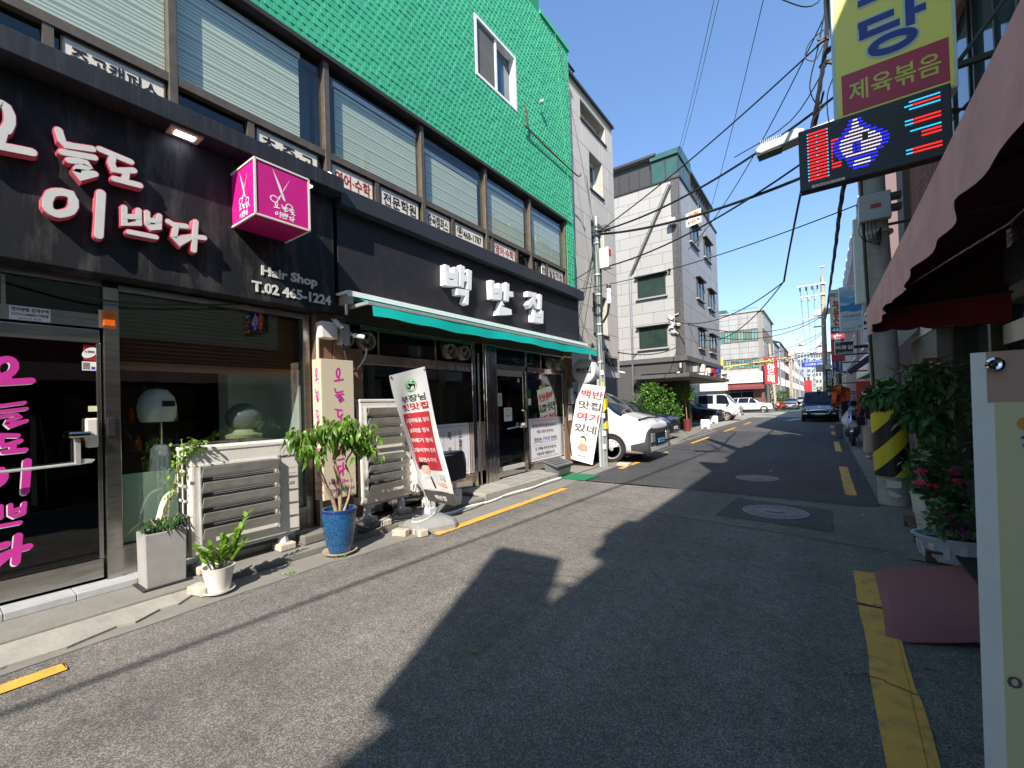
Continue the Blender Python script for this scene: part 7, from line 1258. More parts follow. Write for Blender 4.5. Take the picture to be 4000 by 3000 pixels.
for (x0, x1, y, h, mt, lab) in ((-2.6, 1.0, 230, 14, 'wall_cream', 'cream block closing the street end on the left'), (1.2, 4.5, 210, 10, 'wall_grey', 'grey block closing the street end on the right'), (-6, -2.8, 190, 9, 'wall_cream', 'low cream block with a red front at the street end'), (-9.5, -6, 250, 18, 'wall_grey', 'taller grey block behind the far left row')):
    t = thing('street_end_block', lab, 'building', ((x0 + x1) / 2, y, 0), 'blocks at the street end'); MB().box(x0, x1, y, y + 12, 0, h).build('wall', mt, t)
    for i in range(int((x1 - x0) / 1.2)):
        for k in range(int(h / 3)): MB().box(x0 + .3 + i * 1.2, x0 + 1.0 + i * 1.2, y - .05, y, 1.5 + k * 3, 2.8 + k * 3).build('window', 'glass_blue', t)
    if 'red front' in lab: MB().box(-5.4, -3.2, y - .3, y - .06, 3.5, 7.5).build('red_signboard', 'red', t)
# apartment towers
def tower(x0, x1, y, h, label, cols, cap=True):
    t = thing('apartment_tower', label, 'building', ((x0 + x1) / 2, y, 0), 'apartment towers on the skyline'); MB().box(x0, x1, y, y + 15, 0, h).build('wall', 'apt_wall', t); fl = int(h / 2.9)
    W_ = (x1 - x0) / cols; me = MB().box(-W_ * .36, W_ * .36, -.1, 0, -.85, .85).mesh('window', 'apt_glass'); bl = MB().box(-W_ * .42, W_ * .42, -.9, 0, -.15, .15).mesh('balcony', 'apt_wall')
    for i in range(cols):
        for k in range(fl):
            if y > 250 and k < 2: continue
            inst(me, 'window', t, (x0 + W_ * (i + .5), y, 2 + k * 2.9))
            if i % 3 == 1: inst(bl, 'balcony', t, (x0 + W_ * (i + .5), y, .7 + k * 2.9))
    MB().box(x0 - .3, x1 + .3, y - .5, y + 15, h, h + .8).build('roof_band', 'roof_red' if cap else 'white', t)
    xm = x0 + (x1 - x0) * .35; MB().box(xm, xm + 2.6, y + 2, y + 6, h + .8, h + 4).build('lift_house', 'white', t); MB().lathe((xm + 1.3, y + 4, h + 4), [(2.2, 0), (.1, 1.6)], 4).build('lift_roof', 'roof_red', t)
tower(-14.5, -5.5, 300, 27, 'left white apartment tower at the far street end', 6, False); tower(-5.2, 4.2, 310, 26.5, 'middle apartment tower with red roof band behind the far pole', 8); tower(6, 14, 290, 34, 'right apartment tower partly hidden by the far concrete pole', 6)
MB().box(-60, 60, 420, 430, 0, 14).build('hill', 'hill', None, kind='structure')
for i, (x, y, h, r) in enumerate(((-4.6, 71, 2.6, 1.0), (.6, 150, 5, 1.8), (1.6, 120, 3.6, 1.4))):
    t = thing('street_tree', ['leafy green shrub at the foot of the far left row', 'rounded far tree at the street end by the towers', 'dark far tree behind the black van'][i], 'tree', (x, y, 0)); ml = []
    for k in range(500): n = rv().normalized(); ml.append(leafmtx(Vector((x, y, h * .6)) + n * r * rnd.uniform(.6, 1.05) * (1 if n.z > 0 else .8), n + rv(.4), 2.6))
    foliage(t, LF['bush'], ml, 0); MB().tube([(x, y, 0), (x, y, h * .6)], .08).build('trunk', 'bark_dark', t)
# yellow camera pole
t = thing('camera_pole', 'yellow camera pole with a long arm across the street', 'pole', (-7.2, 42, 0)); MB().tube([(-7.2, 42, 0), (-7.2, 42, 5.3)], .12, 10).build('post', 'yellow_pole', t); MB().tube([(-7.2, 42, 4.42), (-4.4, 42, 4.62), (-2.3, 42, 4.85)], .06, 8).tube([(-7.2, 42, 3.9), (-6.3, 42, 4.45)], .04, 6).build('arm', 'yellow_pole', t)
MB().box(-4.6, -3.3, 41.9, 41.95, 4.42, 4.62).build('camera_notice', 'ink', t); lettering('CCTV 작동중', (-3.9, 41.89, 4.52), '-Y', 'warn_yellow', t, 1.0, .16, .03)
MB().ball((-2.3, 42, 4.62), .16, .16, .18, 12, 8).build('dome_camera', 'white', t, smooth=True); MB().ball((-2.3, 42, 4.5), .12, .12, .12, 12, 8).build('dome_glass', 'black', t); MB().box(-7.9, -7.3, 41.85, 42, 2.2, 3.0).build('cabinet', 'yellow_pole', t); MB().lathe((-7.2, 41.85, 1.95), [(.24, 0), (.24, .03), (.001, .03)], 20, ax=(0, -1, 0)).build('warning_disc', 'warn_yellow', t); MB().prism([(-7.33, 41.8, 1.87), (-7.07, 41.8, 1.87), (-7.2, 41.8, 2.1)], (0, -.01, 0)).build('warning_mark', 'ink', t)
s = thing('red_sign', 'vertical red sign with white syllables by the corner of the white tiled building', 'sign', (-5, 58, 3.2)); MB().box(-5.45, -4.15, 58, 58.2, 3.2, 6.3).build('box', 'red', s); lettering('산\n마\n도\n매', (-4.8, 57.99, 4.75), '-Y', 'white', s, .8, 2.8, .03)
s = thing('street_name_sign', 'blue street name sign hanging over the street end', 'street sign', (-1, 60, 5.5)); MB().box(-1.9, .35, 60, 60.08, 5.0, 5.55).build('plate', M('sign_blue2', (.02, .06, .42), .4), s, bevel=.02); lettering('긴고랑로 12길', (-.78, 59.98, 5.28), '-Y', 'white', s, 1.6, .26, .01); MB().tube([(-1.9, 60.04, 5.6), (.35, 60.04, 5.6)], .03).build('rail', 'galv', s)
# ================================================================ RIGHT SIDE
rb = thing('brick_building', 'red brick building with white joints behind the yellow sign', 'building', (3, 0, 0)); XR = 1.62
m = MB(); m.box(XR + .02, 9, -26, -4.4, 2.75, 7.7); m.box(XR + .02, 9, -4.4, 13.2, 2.75, 7.9); m.box(XR + .02, 9, -4.4, -3.6, 7.9, 8.5); m.box(XR + .6, 9, -26, 13.2, 0, 2.75);  m.build('wall', 'mortar', rb); MB().box(XR + .02, XR + .6, 10.5, 13.2, 0, 2.72).build('lower_wall', 'concrete_dark', rb)
grid_pieces(rb, 'brick', 'brick_piece', (XR + .02, 13.2, 4.62), (0, -1, 0), (0, 0, 1), (-1, 0, 0), 3.9, 1.95, .205, .068, .013, .012, stagger=.5, jit=.002, limit=300)
grid_pieces(rb, 'brick', 'brick_piece', (XR + .02, 9.3, 6.45), (0, -1, 0), (0, 0, 1), (-1, 0, 0), 3.4, .5, .205, .068, .013, .012, stagger=.5, jit=.002, limit=0)
grid_pieces(rb, 'brick', 'brick_piece', (XR + .02, 13.2, 3.1), (0, -1, 0), (0, 0, 1), (-1, 0, 0), 7.2, 1.45, .205, .068, .013, .012, stagger=.5, jit=.002, limit=0)
MB().box(XR - .02, XR + .02, 5.9, 9.3, 4.62, 6.45).build('window_surround', 'frame_dark', rb)
window(rb, (XR - .02, 8.3, 5.6), '-X', 1.7, 1.5, 'frame_dark', 'glass_blue', split=1); window(rb, (XR - .02, 6.6, 5.6), '-X', 1.4, 1.5, 'frame_dark', 'glass_blue', split=1)
MB().box(XR - .14, XR + .02, -4.3, 13.2, 6.98, 7.15).box(XR - .12, XR, -4.3, 13.3, 7.7, 7.9).build('cornice', 'cream_panel', rb)
MB().box(XR - .10, XR + .01, 12.45, 13.3, 3.0, 7.0).build('stone_pilaster', M('stone_brown', (.11, .085, .075), .8, n=(20, .3)), rb)
MB().box(XR - .05, XR + .05, -6, 10.5, 2.72, 3.05).build('lintel', M('lintel_grey', (.13, .14, .145), .6), rb); MB().box(XR + .35, XR + .4, -6, 10.5, 0, 2.72).build('shop_window', 'car_glass', rb); m = MB()
for yy in (-3, 0, 2.4, 4.6, 6.6, 8.4, 10.4): m.box(XR + .2, XR + .45, yy - .06, yy + .06, 0, 2.72)
m.build('shopfront_post', 'bronze_dark', rb); MB().box(XR + .3, XR + .34, 6.7, 8.3, 2.2, 2.45).build('menu_strip', 'ac_grey', rb)
t = thing('roof_canopy', 'pale translucent roof canopy with dark beam jutting above the yellow sign', 'canopy', (1.3, 6, 7.2)); MB().box(.85, 1.6, 5.6, 9.0, 6.75, 6.78).build('sheet', M('poly', (.45, .48, .52), .4), t); MB().box(.85, 1.6, 5.5, 5.62, 6.55, 6.72).box(.83, .9, 5.5, 9, 6.62, 6.75).build('beam', 'frame_dark', t)
# pink building and beyond
pk_ = [(1.62, 9, 16.2, 30, 10.6, 'pink_wall', 'dull pink building beyond the brick one on the right'), (1.6, 9, 30.2, 46, 10.7, 'pink_wall', 'long pinkish block further along the right side'), (2.0, 9, 47, 70, 8.5, 'wall_cream', 'cream block on the right past the far concrete pole'), (1.9, 9, 72, 110, 9.5, 'brick_plain', 'far brick block on the right side'), (1.9, 9, 112, 180, 8, 'wall_grey', 'farthest grey block on the right side')]
for (x0, x1, y0, y1, h, mt, lab) in pk_:
    wn = [(y0 + 2 + i * 2.6, 4.4 + k * 2.8, 1.5, 1.4) for i in range(min(10, int((y1 - y0 - 1) / 2.6))) for k in range(int((h - 4) / 2.8) + 1)]
    bldg('side_building', lab, x0, x1, y0, y1, h, mt, wn, face='-X', pane='glass_blue', group='buildings on the right side')
m = MB(); m.box(1.55, 1.62, 16.3, 30, 0, 2.6); m.build('shopfront', 'bronze_dark', None, label='dark shopfront band of the pink building', cat='shopfront'); MB().box(1.30, 1.60, 19, 26, 2.35, 3.1).build('pale_signboard', 'cream_panel', None, label='row of pale signboards below the pink wall', cat='signboard')
# concrete pole
t = thing('concrete_pole', 'thick weathered concrete utility pole with black and yellow wrap', 'pole', (.8, 8.35, 0)); A_, B_ = Vector((.79, 8.35, -.02)), Vector((.56, 8.35, 9.6)); MB().tube([A_.lerp(B_, k / 12) for k in range(13)], [.18 - .05 * k / 12 for k in range(13)], 28).build('shaft', 'pole_concrete', t, smooth=True)
m = MB(); n = 20; c0 = A_.lerp(B_, .09)
for k in range(n):
    a0, a1 = PI * .95 + 1.25 * PI * k / n, PI * .95 + 1.25 * PI * (k + 1) / n
    r = .205; m.quad((.785 + r * math.cos(a0), 8.35 + r * math.sin(a0), .42 + .0 * k), (.785 + r * math.cos(a1), 8.35 + r * math.sin(a1), .42), (.76 + r * math.cos(a1), 8.35 + r * math.sin(a1), 1.47), (.76 + r * math.cos(a0), 8.35 + r * math.sin(a0), 1.47))
m.build('hazard_wrap', 'hazard', t, smooth=True)
m = MB(); m.prism([(.69, 8.14, .27), (.85, 8.14, .27), (.86, 8.14, .36), (.70, 8.14, .38)], (0, -.004, 0)); m.prism([(.70, 8.14, .24), (.86, 8.14, .16), (.80, 8.14, .13), (.72, 8.14, .16)], (0, -.004, 0)); m.build('torn_paper', 'ac_white', t)
MB().lathe((.72, 8.35, 3.95), [(.18, 0), (.185, .02), (.18, .04)], 24).build('band', 'galv', t); MB().box(.50, .86, 8.05, 8.18, 4.10, 4.48).build('switch_box', 'ac_grey', t, bevel=.01); MB().box(.63, .75, 8.045, 8.05, 4.26, 4.32).build('red_label', 'sign_red', t); MB().box(.85, .97, 8.05, 8.2, 4.2, 4.27).box(.85, .97, 8.05, 8.2, 4.36, 4.43).build('bracket', 'frame_dark', t)
for k in range(5): pathobj([(.52 + k * .04, 8.12, 4.1), (.5 + .05 * k, 8.1, 3.95 - .03 * k), (.6 + .03 * k, 8.12, 3.82 - .02 * k), (.75, 8.15, 4.0)], .007, 'loose_cable', 'cable', t, n=4)
pathobj([(.5, 8.18, 9), (.53, 8.16, 6), (.56, 8.15, 3.5), (.60, 8.13, 1.4)], .022, 'conduit', 'frame_dark', t)
s = thing('projecting_sign', 'tall pale projecting sign on the brick building behind the viewer', 'sign', (.6, -3.86, 4.9)); MB().box(.2, .98, -3.95, -3.80, 4.9, 7.08).build('box', 'sign_pale', s, bevel=.01); MB().tube([(.98, -3.87, 6.6), (1.64, -3.87, 6.6)], .03).tube([(.98, -3.87, 5.3), (1.64, -3.87, 5.3)], .03).build('bracket', 'frame_dark', s)
# light box behind the pole, projecting signs
def board(name, label, x0, x1, y, z0, z1, th, mat, txts=(), cat='sign', back='white', group='projecting signs on the right', extra=None):
    s = thing(name, label, cat, ((x0 + x1) / 2, y, z0), group); MB().box(x0, x1, y, y + th, z0, z1).build('box', back, s, bevel=.01); MB().box(x0 + .02, x1 - .02, y - .004, y, z0 + .02, z1 - .02).build('face', mat, s)
    for (b, cx, cz, w_, h_, mt, bo) in txts: lettering(b, (cx, y - .006, cz), '-Y', mt, s, w_, h_, bo)
    MB().tube([(x1, y + th / 2, z1 - .2), (1.62, y + th / 2, z1 - .2)], .025).tube([(x1, y + th / 2, z0 + .2), (1.62, y + th / 2, z0 + .2)], .025).build('bracket', 'frame_dark', s); return s
board('light_box', 'plain bright white light box partly behind the concrete pole', .54, 1.02, 10.2, 3.28, 4.85, .15, 'white')
s = board('art_school_sign', 'tall pale sign with blue waves on its upper half', .40, .88, 14, 3.24, 4.39, .12, 'sign_pale', [('아라미술학원', .64, 3.62, .36, .075, 'sign_blue', .012), ('취미반 입시반 입체반', .64, 3.53, .3, .03, 'sign_blue', 0), ('2F', .80, 3.34, .08, .06, 'sign_blue', .02), ('010-2547-9444', .58, 3.31, .26, .04, 'ink_blue', 0), ('R', .64, 4.32, .03, .04, 'sign_blue', .02)])
for (a, b, k) in ((3.74, 3.93, 0), (3.96, 4.12, 1), (4.14, 4.26, 2)):
    m = MB(); n = 10; P = [(.42 + .44 * i / n, 13.994 - .001 * k, a + .02 * math.sin(i * .7 + k)) for i in range(n + 1)] + [(.86 - .44 * i / n, 13.994 - .001 * k, b + .03 * math.sin(i * .6 + k * 2)) for i in range(n + 1)]; m.add(P, [tuple(range(len(P)))]); m.build('wave_print', M('wave%d' % k, [(.03, .22, .5), (.12, .38, .62), (.25, .48, .62)][k], .4), s)
board('estate_sign', 'pale green sign with large red syllables, behind the wave sign', .24, .70, 16, 3.45, 4.75, .14, M('pale_green2', (.55, .60, .42), .4), [('해오', .40, 4.58, .3, .14, 'ink_blue', .02), ('부\n동\n산', .42, 4.05, .24, .75, 'sign_red', .04)], back='wall_cream'); MB().box(.25, .69, 15.985, 15.995, 3.47, 3.64).build('number_strip', 'sign_blue', None, label='dark blue strip with the number 469 under the green sign', cat='sign'); lettering('469', (.40, 15.98, 3.555), '-Y', 'white', bpy.data.objects['number_strip'], .26, .12, .03)
board('hair_salon_sign', 'dark red vertical sign with pale syllables below the green one', .26, .62, 18, 2.75, 3.95, .14, 'sign_red', [('오\n늘\n도', .44, 3.45, .2, .7, 'sign_pale', .03)], back='red')
board('beauty_sign', 'black rectangular sign with white syllables and a number', .29, .72, 15, 2.74, 3.10, .1, 'ink', [('소라', .37, 3.045, .11, .06, 'led_green' if 'led_green' in MT else M('lime_print', (.35, .5, .08), .5), .01), ('미용실', .505, 2.93, .37, .115, 'white', .02), ('Tel.4688642', .52, 2.79, .33, .045, 'sign_pale', .01)], back='galv')
board('electric_sign', 'blue vertical sign with two columns of white syllables', .29, .62, 20, 2.28, 3.02, .12, 'sign_blue', [('진\n품\n등\n지\n기\n전', .53, 2.66, .07, .6, 'white', .0), ('응\n과\n일\n·\n계\n란', .38, 2.66, .07, .6, 'white', .0)])
board('interior_sign', 'narrow black sign with white syllables behind the blue one', .12, .42, 26, 2.0, 2.9, .12, 'ink', [('인\n테\n리\n어', .27, 2.45, .16, .75, 'white', .02)], back='black_plastic')
board('food_sign', 'small dark sign low beside the far pole', .15, .5, 30, 1.5, 2.0, .12, 'ink', [('음식', .32, 1.75, .25, .2, 'white', .03)], back='black_plastic')
s = thing('barber_lamp', 'cylindrical glass lamp sign with yellow caps over the orange sheet', 'lamp sign', (.47, 19.5, 2)); MB().cyl((.46, 19.5, 2.03), (.46, 19.5, 2.40), .075, n=18).build('tube', M('lamp_tube', (.18, .10, .10), .15, n=(14, .6)), s, smooth=True); MB().cyl((.46, 19.5, 2.40), (.46, 19.5, 2.45), .09, n=18).cyl((.46, 19.5, 1.98), (.46, 19.5, 2.03), .09, n=18).build('cap', 'yellow_pole', s); MB().box(.34, .36, 19.45, 19.5, 1.95, 2.45).box(.56, .58, 19.45, 19.5, 1.95, 2.45).build('rod', 'galv', s)
s = thing('navy_awning', 'faded navy awning with grey flap on the right side', 'awning', (1, 17, 2.5)); MB().prism([(.62, 16, 2.32), (.62, 19.5, 2.32), (1.62, 19.5, 3.15), (1.62, 16, 3.15)], (0, 0, .04)).build('cover', 'navy', s); MB().prism([(.62, 16, 2.32), (1.62, 16, 3.15), (1.62, 16, 2.95), (.66, 16, 2.2)], (0, .02, 0)).build('side_flap', 'navy', s); 
s = thing('grey_awning', 'small grey awning tucked behind the concrete pole', 'awning', (1.2, 12, 2.6)); MB().prism([(.98, 12, 2.62), (.98, 14.2, 2.62), (1.62, 14.2, 3.15), (1.62, 12, 3.15)], (0, 0, .04)).build('cover', 'ac_grey', s); MB().prism([(.98, 12, 2.62), (1.62, 12, 3.15), (1.6, 12, 2.9), (1.1, 12, 2.35)], (0, .02, 0)).build('side_flap', 'ac_grey', s)
m = MB(); V = [[(.22 + .13 * j + .02 * math.sin(i), 18.5 + .1 * math.sin(j * 2 + i), 1.95 - .13 * i - .05 * abs(j - 2)) for j in range(5)] for i in range(6)]
for i in range(5):
    for j in range(4): m.quad(V[i][j], V[i + 1][j], V[i + 1][j + 1], V[i][j + 1])
m.quad((.18, 18.5, 1.84), (.42, 18.4, 1.93), (.42, 17.2, 1.97), (.2, 17.2, 1.88)); m.build('orange_tarpaulin', 'orange_tarp', None, smooth=True, label='orange tarpaulin hanging over the stall beside the black van', cat='tarpaulin')
board('snack_banner', 'red vertical banner with a yellow mark behind the potted shrub', .78, 1.18, 16.0, .95, 2.0, .03, 'red', [('오\n뎅', .98, 1.5, .2, .5, 'white', .03), ('맛\n집', .98, 1.1, .2, .26, 'pot_plastic', 0)], cat='banner', back='red')
s = thing('price_sign', 'small red and white sign inside the shop behind the plants', 'sign', (1.34, 9, 2)); MB().box(1.24, 1.46, 9, 9.03, 1.93, 2.13).build('board', 'sign_red', s); lettering('Ott', (1.35, 8.99, 2.03), '-Y', 'cream_panel', s, .16, .12, .04)
MB().tube([(1.17, 8.6, 1.6), (1.17, 8.6, 2.05)], .015, 6).build('striped_rod', M('salmon', (.55, .2, .14), .5), None, label='short salmon rod above the dark shrub', cat='rod')
MB().box(.33, .56, 20.6, 20.8, .01, .55).build('roadside_tub', 'grey_plastic', None, bevel=.02, label='dark tub standing on the road edge behind the scooter', cat='tub')
# ================================================================ YELLOW SIGN, LED SIGN, LAMP
s = thing('yellow_sign', 'tall yellow restaurant sign with blue syllable and red lower panel', 'sign', (.55, 5.1, 4.09)); MB().box(.165, .975, 5.0, 5.17, 4.09, 6.15).build('box', 'sign_pale', s, bevel=.008); f = MB().box(.19, .95, 4.994, 5.0, 4.105, 6.13).build('face', 'sign_yellow', s)
MB().box(.225, .925, 4.990, 4.994, 4.155, 4.515).build('red_panel', 'sign_red', s)
M('outline_pale', (.42, .56, .60), .4); a = MB(); b = MB()
DA = [[(.355, 4.905), (.60, 4.905)], [(.39, 4.93), (.39, 4.775)], [(.365, 4.80), (.635, 4.80)], [(.70, 4.99), (.70, 4.735)], [(.73, 4.845), (.80, 4.845)]]
EL = [(.58 + .135 * math.cos(i * PI / 14), 4.65 + .062 * math.sin(i * PI / 14)) for i in range(29)]
SIK = [[(.36, 5.42), (.47, 5.62), (.60, 5.42)], [(.71, 5.72), (.71, 5.36)], [(.42, 5.26), (.73, 5.26), (.73, 5.06)]]
for mb_, ww, yy_ in ((a, .088, 4.9925), (b, .058, 4.990)):
    strokes(mb_, [q for q in DA] + SIK + [[(.36, 5.10), (.50, 5.10)]], ww, lambda x, y, z: (y, yy_ - x, z), .001, False); strokes(mb_, [EL], ww, lambda x, y, z: (y, yy_ - .0015 - x, z), .001)
a.build('letter_outline', 'outline_pale', s); b.build('lettering', 'sign_blue', s)
lettering('제육볶음', (.575, 4.988, 4.335), '-Y', M('print_lime', (.58, .56, .08), .4), s, .60, .185, .012)
MB().tube([(.97, 5.08, 4.3), (1.64, 5.08, 4.3)], .03).tube([(.97, 5.08, 5.6), (1.64, 5.08, 5.6)], .03).tube([(.97, 5.08, 4.3), (1.64, 5.08, 5.2)], .02).build('bracket', 'frame_dark', s)
s = thing('led_sign', 'black lighted dot display showing red, blue and white shapes', 'LED sign', (.4, 4.9, 3.5)); x0, x1, z0, z1, yy = -.115, .905, 3.505, 4.075, 4.86
MB().box(x0, x1, yy, yy + .11, z0, z1).build('case', 'black_plastic', s, bevel=.012); NX, NZ = 96, 32; dx, dz = (x1 - x0 - .07) / NX, (z1 - z0 - .085) / NZ; ox, oz = x0 + .035, z0 + .05
D = {k: MB() for k in ('led_red', 'led_blue', 'led_white', 'led_cyan')}; off = MB()
def dot(m, i, j, k=.7): cx, cz = ox + (i + .5) * dx, oz + (j + .5) * dz; m.box(cx - dx * k / 2, cx + dx * k / 2, yy - .004, yy - .001, cz - dz * k / 2, cz + dz * k / 2)
for j in range(NZ):
    z = j
    for i in range(NX):
        if j % 2: 
            continue
        q = None
        if 3 <= i <= 18 and 2 <= j <= 30: q = 'led_cyan' if i in (3, 18) or (i in (10,) and j % 4 == 0) else 'led_red'
        elif 21 <= i <= 27 and 6 <= j <= 22: q = 'led_red' if (j in (6, 8, 20, 22) or i == 21) else None
        prof = {30: (36, 40), 28: (35, 41), 26: (33, 43), 24: (31, 46), 22: (28, 50), 20: (25, 54), 18: (24, 57), 16: (24, 58), 14: (25, 58), 12: (26, 57), 10: (28, 54), 8: (33, 50), 6: (34, 50), 4: (35, 48), 2: (38, 44)}.get(j)
        if prof and prof[0] - 2 <= i <= prof[1] + 2:
            q = 'led_blue'; k0 = 4 if j not in (30, 28, 4, 2) else 2
            if prof[0] + k0 - 1 <= i <= prof[1] - k0 + 1 and j not in (2, 8): q = 'led_white'
            if j in (16, 14, 12) and 36 <= i <= 41: q = 'led_blue' if i != 38 else None
            if j in (18, 20) and 43 <= i <= 46: q = None
        if 71 <= i <= 92:
            if j in (30, 26, 14, ): q = 'led_cyan' if i > 73 else None
            if j in (28, 20, 18): q = 'led_red' if i > 75 else 'led_cyan'
            if j in (12, 10) and i > 80: q = 'led_red'
            if j in (4, 2): q = 'led_red' if i > 74 else 'led_cyan'
        if q: dot(D[q], i, j)
        elif (i + j // 2) % 1 == 0: dot(off, i, j, .45)
for k, m in D.items(): m.build('lit_dots', k, s, kind='stuff')
off.build('dark_dots', M('led_off', (.05, .05, .05), .4), s, kind='stuff')
MB().box(x0 + .09, x0 + .33, yy - .003, yy, z0 + .012, z0 + .036).build('maker_label', 'ac_white', s); lettering('010-5378-1212', (x0 + .21, yy - .004, z0 + .024), '-Y', 'ink', s, .2, .014, .01)
for k in range(5): pathobj([(.9, 4.95, 3.9 - .03 * k), (1.1, 5.0, 3.86 + .03 * k), (1.35, 5.1, 3.9 - .02 * k), (1.63, 5.2, 3.85 + .04 * k)], .012 if k < 2 else .006, 'sign_cable', 'cable', s, n=5)
pathobj([(.2, 5.1, 4.08), (.13, 5.15, 4.2), (.12, 5.12, 4.45), (.17, 5.1, 4.6)], .006, 'sign_cable', 'cable', s, n=4)
t = thing('street_lamp', 'grey LED street lamp head reaching over the road left of the dot display', 'street lamp', (-.4, 8.2, 5.7))
m = MB(); L_ = [(-.78, 5.66), (-.77, 5.60), (-.70, 5.565), (-.40, 5.60), (-.12, 5.64), (-.10, 5.74), (-.2, 5.79), (-.35, 5.77), (-.42, 5.74), (-.72, 5.72)]; m.prism([(a, 8.08, b) for a, b in L_], (0, .26, 0)); m.build('housing', 'ac_grey', t, bevel=.02, seg=3)
MB().prism([(-.75, 8.10, 5.562), (-.42, 8.10, 5.592), (-.42, 8.32, 5.592), (-.75, 8.32, 5.562)], (0, 0, -.012)).build('lens', M('lens_grey', (.12, .12, .11), .2), t)
for i in range(11): MB().box(-.70 + i * .028, -.696 + i * .028, 8.1, 8.32, 5.71, 5.785).build('cooling_fin', 'galv', t)
MB().tube(smoothpath([(-.14, 8.2, 5.73), (.1, 8.22, 5.76), (.4, 8.3, 5.82), (.6, 8.34, 5.84)], 4), .028, 8).build('arm', 'ac_white', t, smooth=True)
# ================================================================ RED AWNING
aw = thing('red_awning', 'faded red fabric awning with scalloped valance overhead on the right', 'awning', (1, 3, 2.3)); XF = .45; NY = 60; m = MB(); sc = MB(); y0, y1 = -3.5, 6.7
def zb(y): f = (y * 1.75) % 1.0; return 2.30 + .022 * abs(f * 2 - 1) ** 2.2 + .006 * math.sin(y * 3)
yv = [y0 + (y1 - y0) * i / 160 for i in range(161)]
def pt(y, q): return (XF + .020 * math.sin(y * 5.1) * (1 - q) + .012 * math.sin(y * 13) * (1 - q), y, zb(y) * (1 - q) + 2.62 * q)
sc.grid([[pt(y, q / 4) for q in range(5)] for y in yv])
sc.build('front_valance', 'awning_faded', aw, smooth=True)
f = lambda y, x: (x, y, 2.62 + (x - XF) * .62 + .02 * math.sin(y * 2.3 + x * 3) * math.sin((x - XF) * 2.7))
m.grid([[f(y0 + (y1 - y0) * i / 40, XF + (1.62 - XF) * k / 6) for k in range(7)] for i in range(41)])
m.build('canopy_fabric', 'awning_red', aw, smooth=True)
m = MB(); n = 48
for i in range(n):
    xa, xb = XF + (1.62 - XF) * i / n, XF + (1.62 - XF) * (i + 1) / n; g = lambda x: 2.34 + .03 * abs(((x - XF) * 4.3 % 1) * 2 - 1) ** 2.2 - .03 * (x - XF)
    m.quad((xa, y1, g(xa)), (xa, y1, 2.62), (xb, y1, 2.62), (xb, y1, g(xb)))
m.build('end_valance', 'awning_red', aw); MB().add([(XF + .02, y1 - .02, 2.6), (1.6, y1 - .02, 2.6), (1.6, y1 - .02, 3.3)], [(0, 1, 2)]).build('end_gusset', M('awning_shaded', (.06, .008, .01), .9), aw)  # gusset in near-black awning red: shade under the canopy put into the colour
m = MB()
for yy in (y1 - .06, 3.4, .6, -2): m.tube([(XF + .04, yy, 2.60), (1.62, yy, 3.30)], .02, 6).tube([(XF + .04, yy, 2.58), (1.62, yy, 2.62)], .016, 6)
m.tube([(XF + .03, y0, 2.60), (XF + .03, y1, 2.60)], .02, 6); m.build('frame_tube', M('rail_brown', (.10, .05, .05), .5), aw)
MB().box(.80, .93, 2.86, 2.99, 0, 2.7).build('awning_post', M('post_green', (.035, .05, .045), .5, n=(5, .3)), aw); MB().box(.795, .805, 2.85, 2.86, 1.7, 2.4).build('post_edge', 'galv', aw)
# ================================================================ FOREGROUND BANNER
b3 = thing('foreground_banner', 'cream and peach printed banner at the right edge, close to the camera', 'banner', (.6, 1.25, 0))
def b3f(s, tt, off=0): x = .243 + .62 * s - .008 * tt; z = 1.678 + .004 * s - tt * 1.62; return Vector((x, 1.25 + .012 * math.sin(s * 6) * (.3 + tt) - off, z))
bpatch(0, 1, 0, 1, 0, 'cloth', M('banner_cream', (.74, .72, .65), .6, n=(3, .07), bump=(18, .25), dirt=(4, .35, (.45, .43, .37))), b3, fun=b3f); bpatch(.035, 1, 0, .062, .0015, 'peach_field', M('peach2', (.42, .26, .19), .6, n=(3, .06)), b3, fun=b3f, ntt=3); bpatch(.05, 1, .062, .66, .0015, 'yellow_field', M('yellow_field', (.58, .54, .29), .6, n=(3, .08), bump=(18, .25), dirt=(3, .35, (.40, .37, .2))), b3, fun=b3f, ntt=14)
m = MB(); q = lambda pts: (m.v.extend(tuple(b3f(a, b, .004)) for a, b in pts), m.f.append(tuple(range(len(m.v) - len(pts), len(m.v)))))
q([(.115 + .02 * math.cos(a * .52), .088 + .008 * math.sin(a * .52)) for a in range(12)]); m.build('orange_print', M('orange_print', (.55, .25, .05), .5), b3)
m = MB(); q = lambda pts: (m.v.extend(tuple(b3f(a, b, .004)) for a, b in pts), m.f.append(tuple(range(len(m.v) - len(pts), len(m.v)))))
q([(.10, .105), (.14, .093), (.2, .09), (.2, .107), (.12, .108)]); q([(.105, .112), (.2, .112), (.2, .118), (.11, .118)]); m.build('blue_print', 'ink_blue', b3)
m = MB(); btext(m, '아', .085, .40, .06, .02, fun=b3f, bold=.03); btext(m, '아', .085, .40, .06, .02, fun=b3f) if 0 else None; m.build('lettering', 'ink_grey', b3)
MB().lathe((.274, 1.240, 1.652), [(.013, 0), (.014, .003), (.010, .005), (.006, .003)], 20, ax=(0, -1, 0)).build('eyelet', 'chrome', b3, smooth=True); MB().lathe((.274, 1.2375, 1.652), [(.006, 0), (.001, .002)], 12, ax=(0, -1, 0)).build('eyelet_hole', 'black', b3)
MB().tube([(.30, 1.30, 1.66), (.56, 1.40, 1.0), (.56, 1.40, .1)], .008).build('frame_rod', 'galv', b3); MB().box(.35, .8, 1.2, 1.65, .012, .1).build('base', 'black_plastic', b3, bevel=.03)
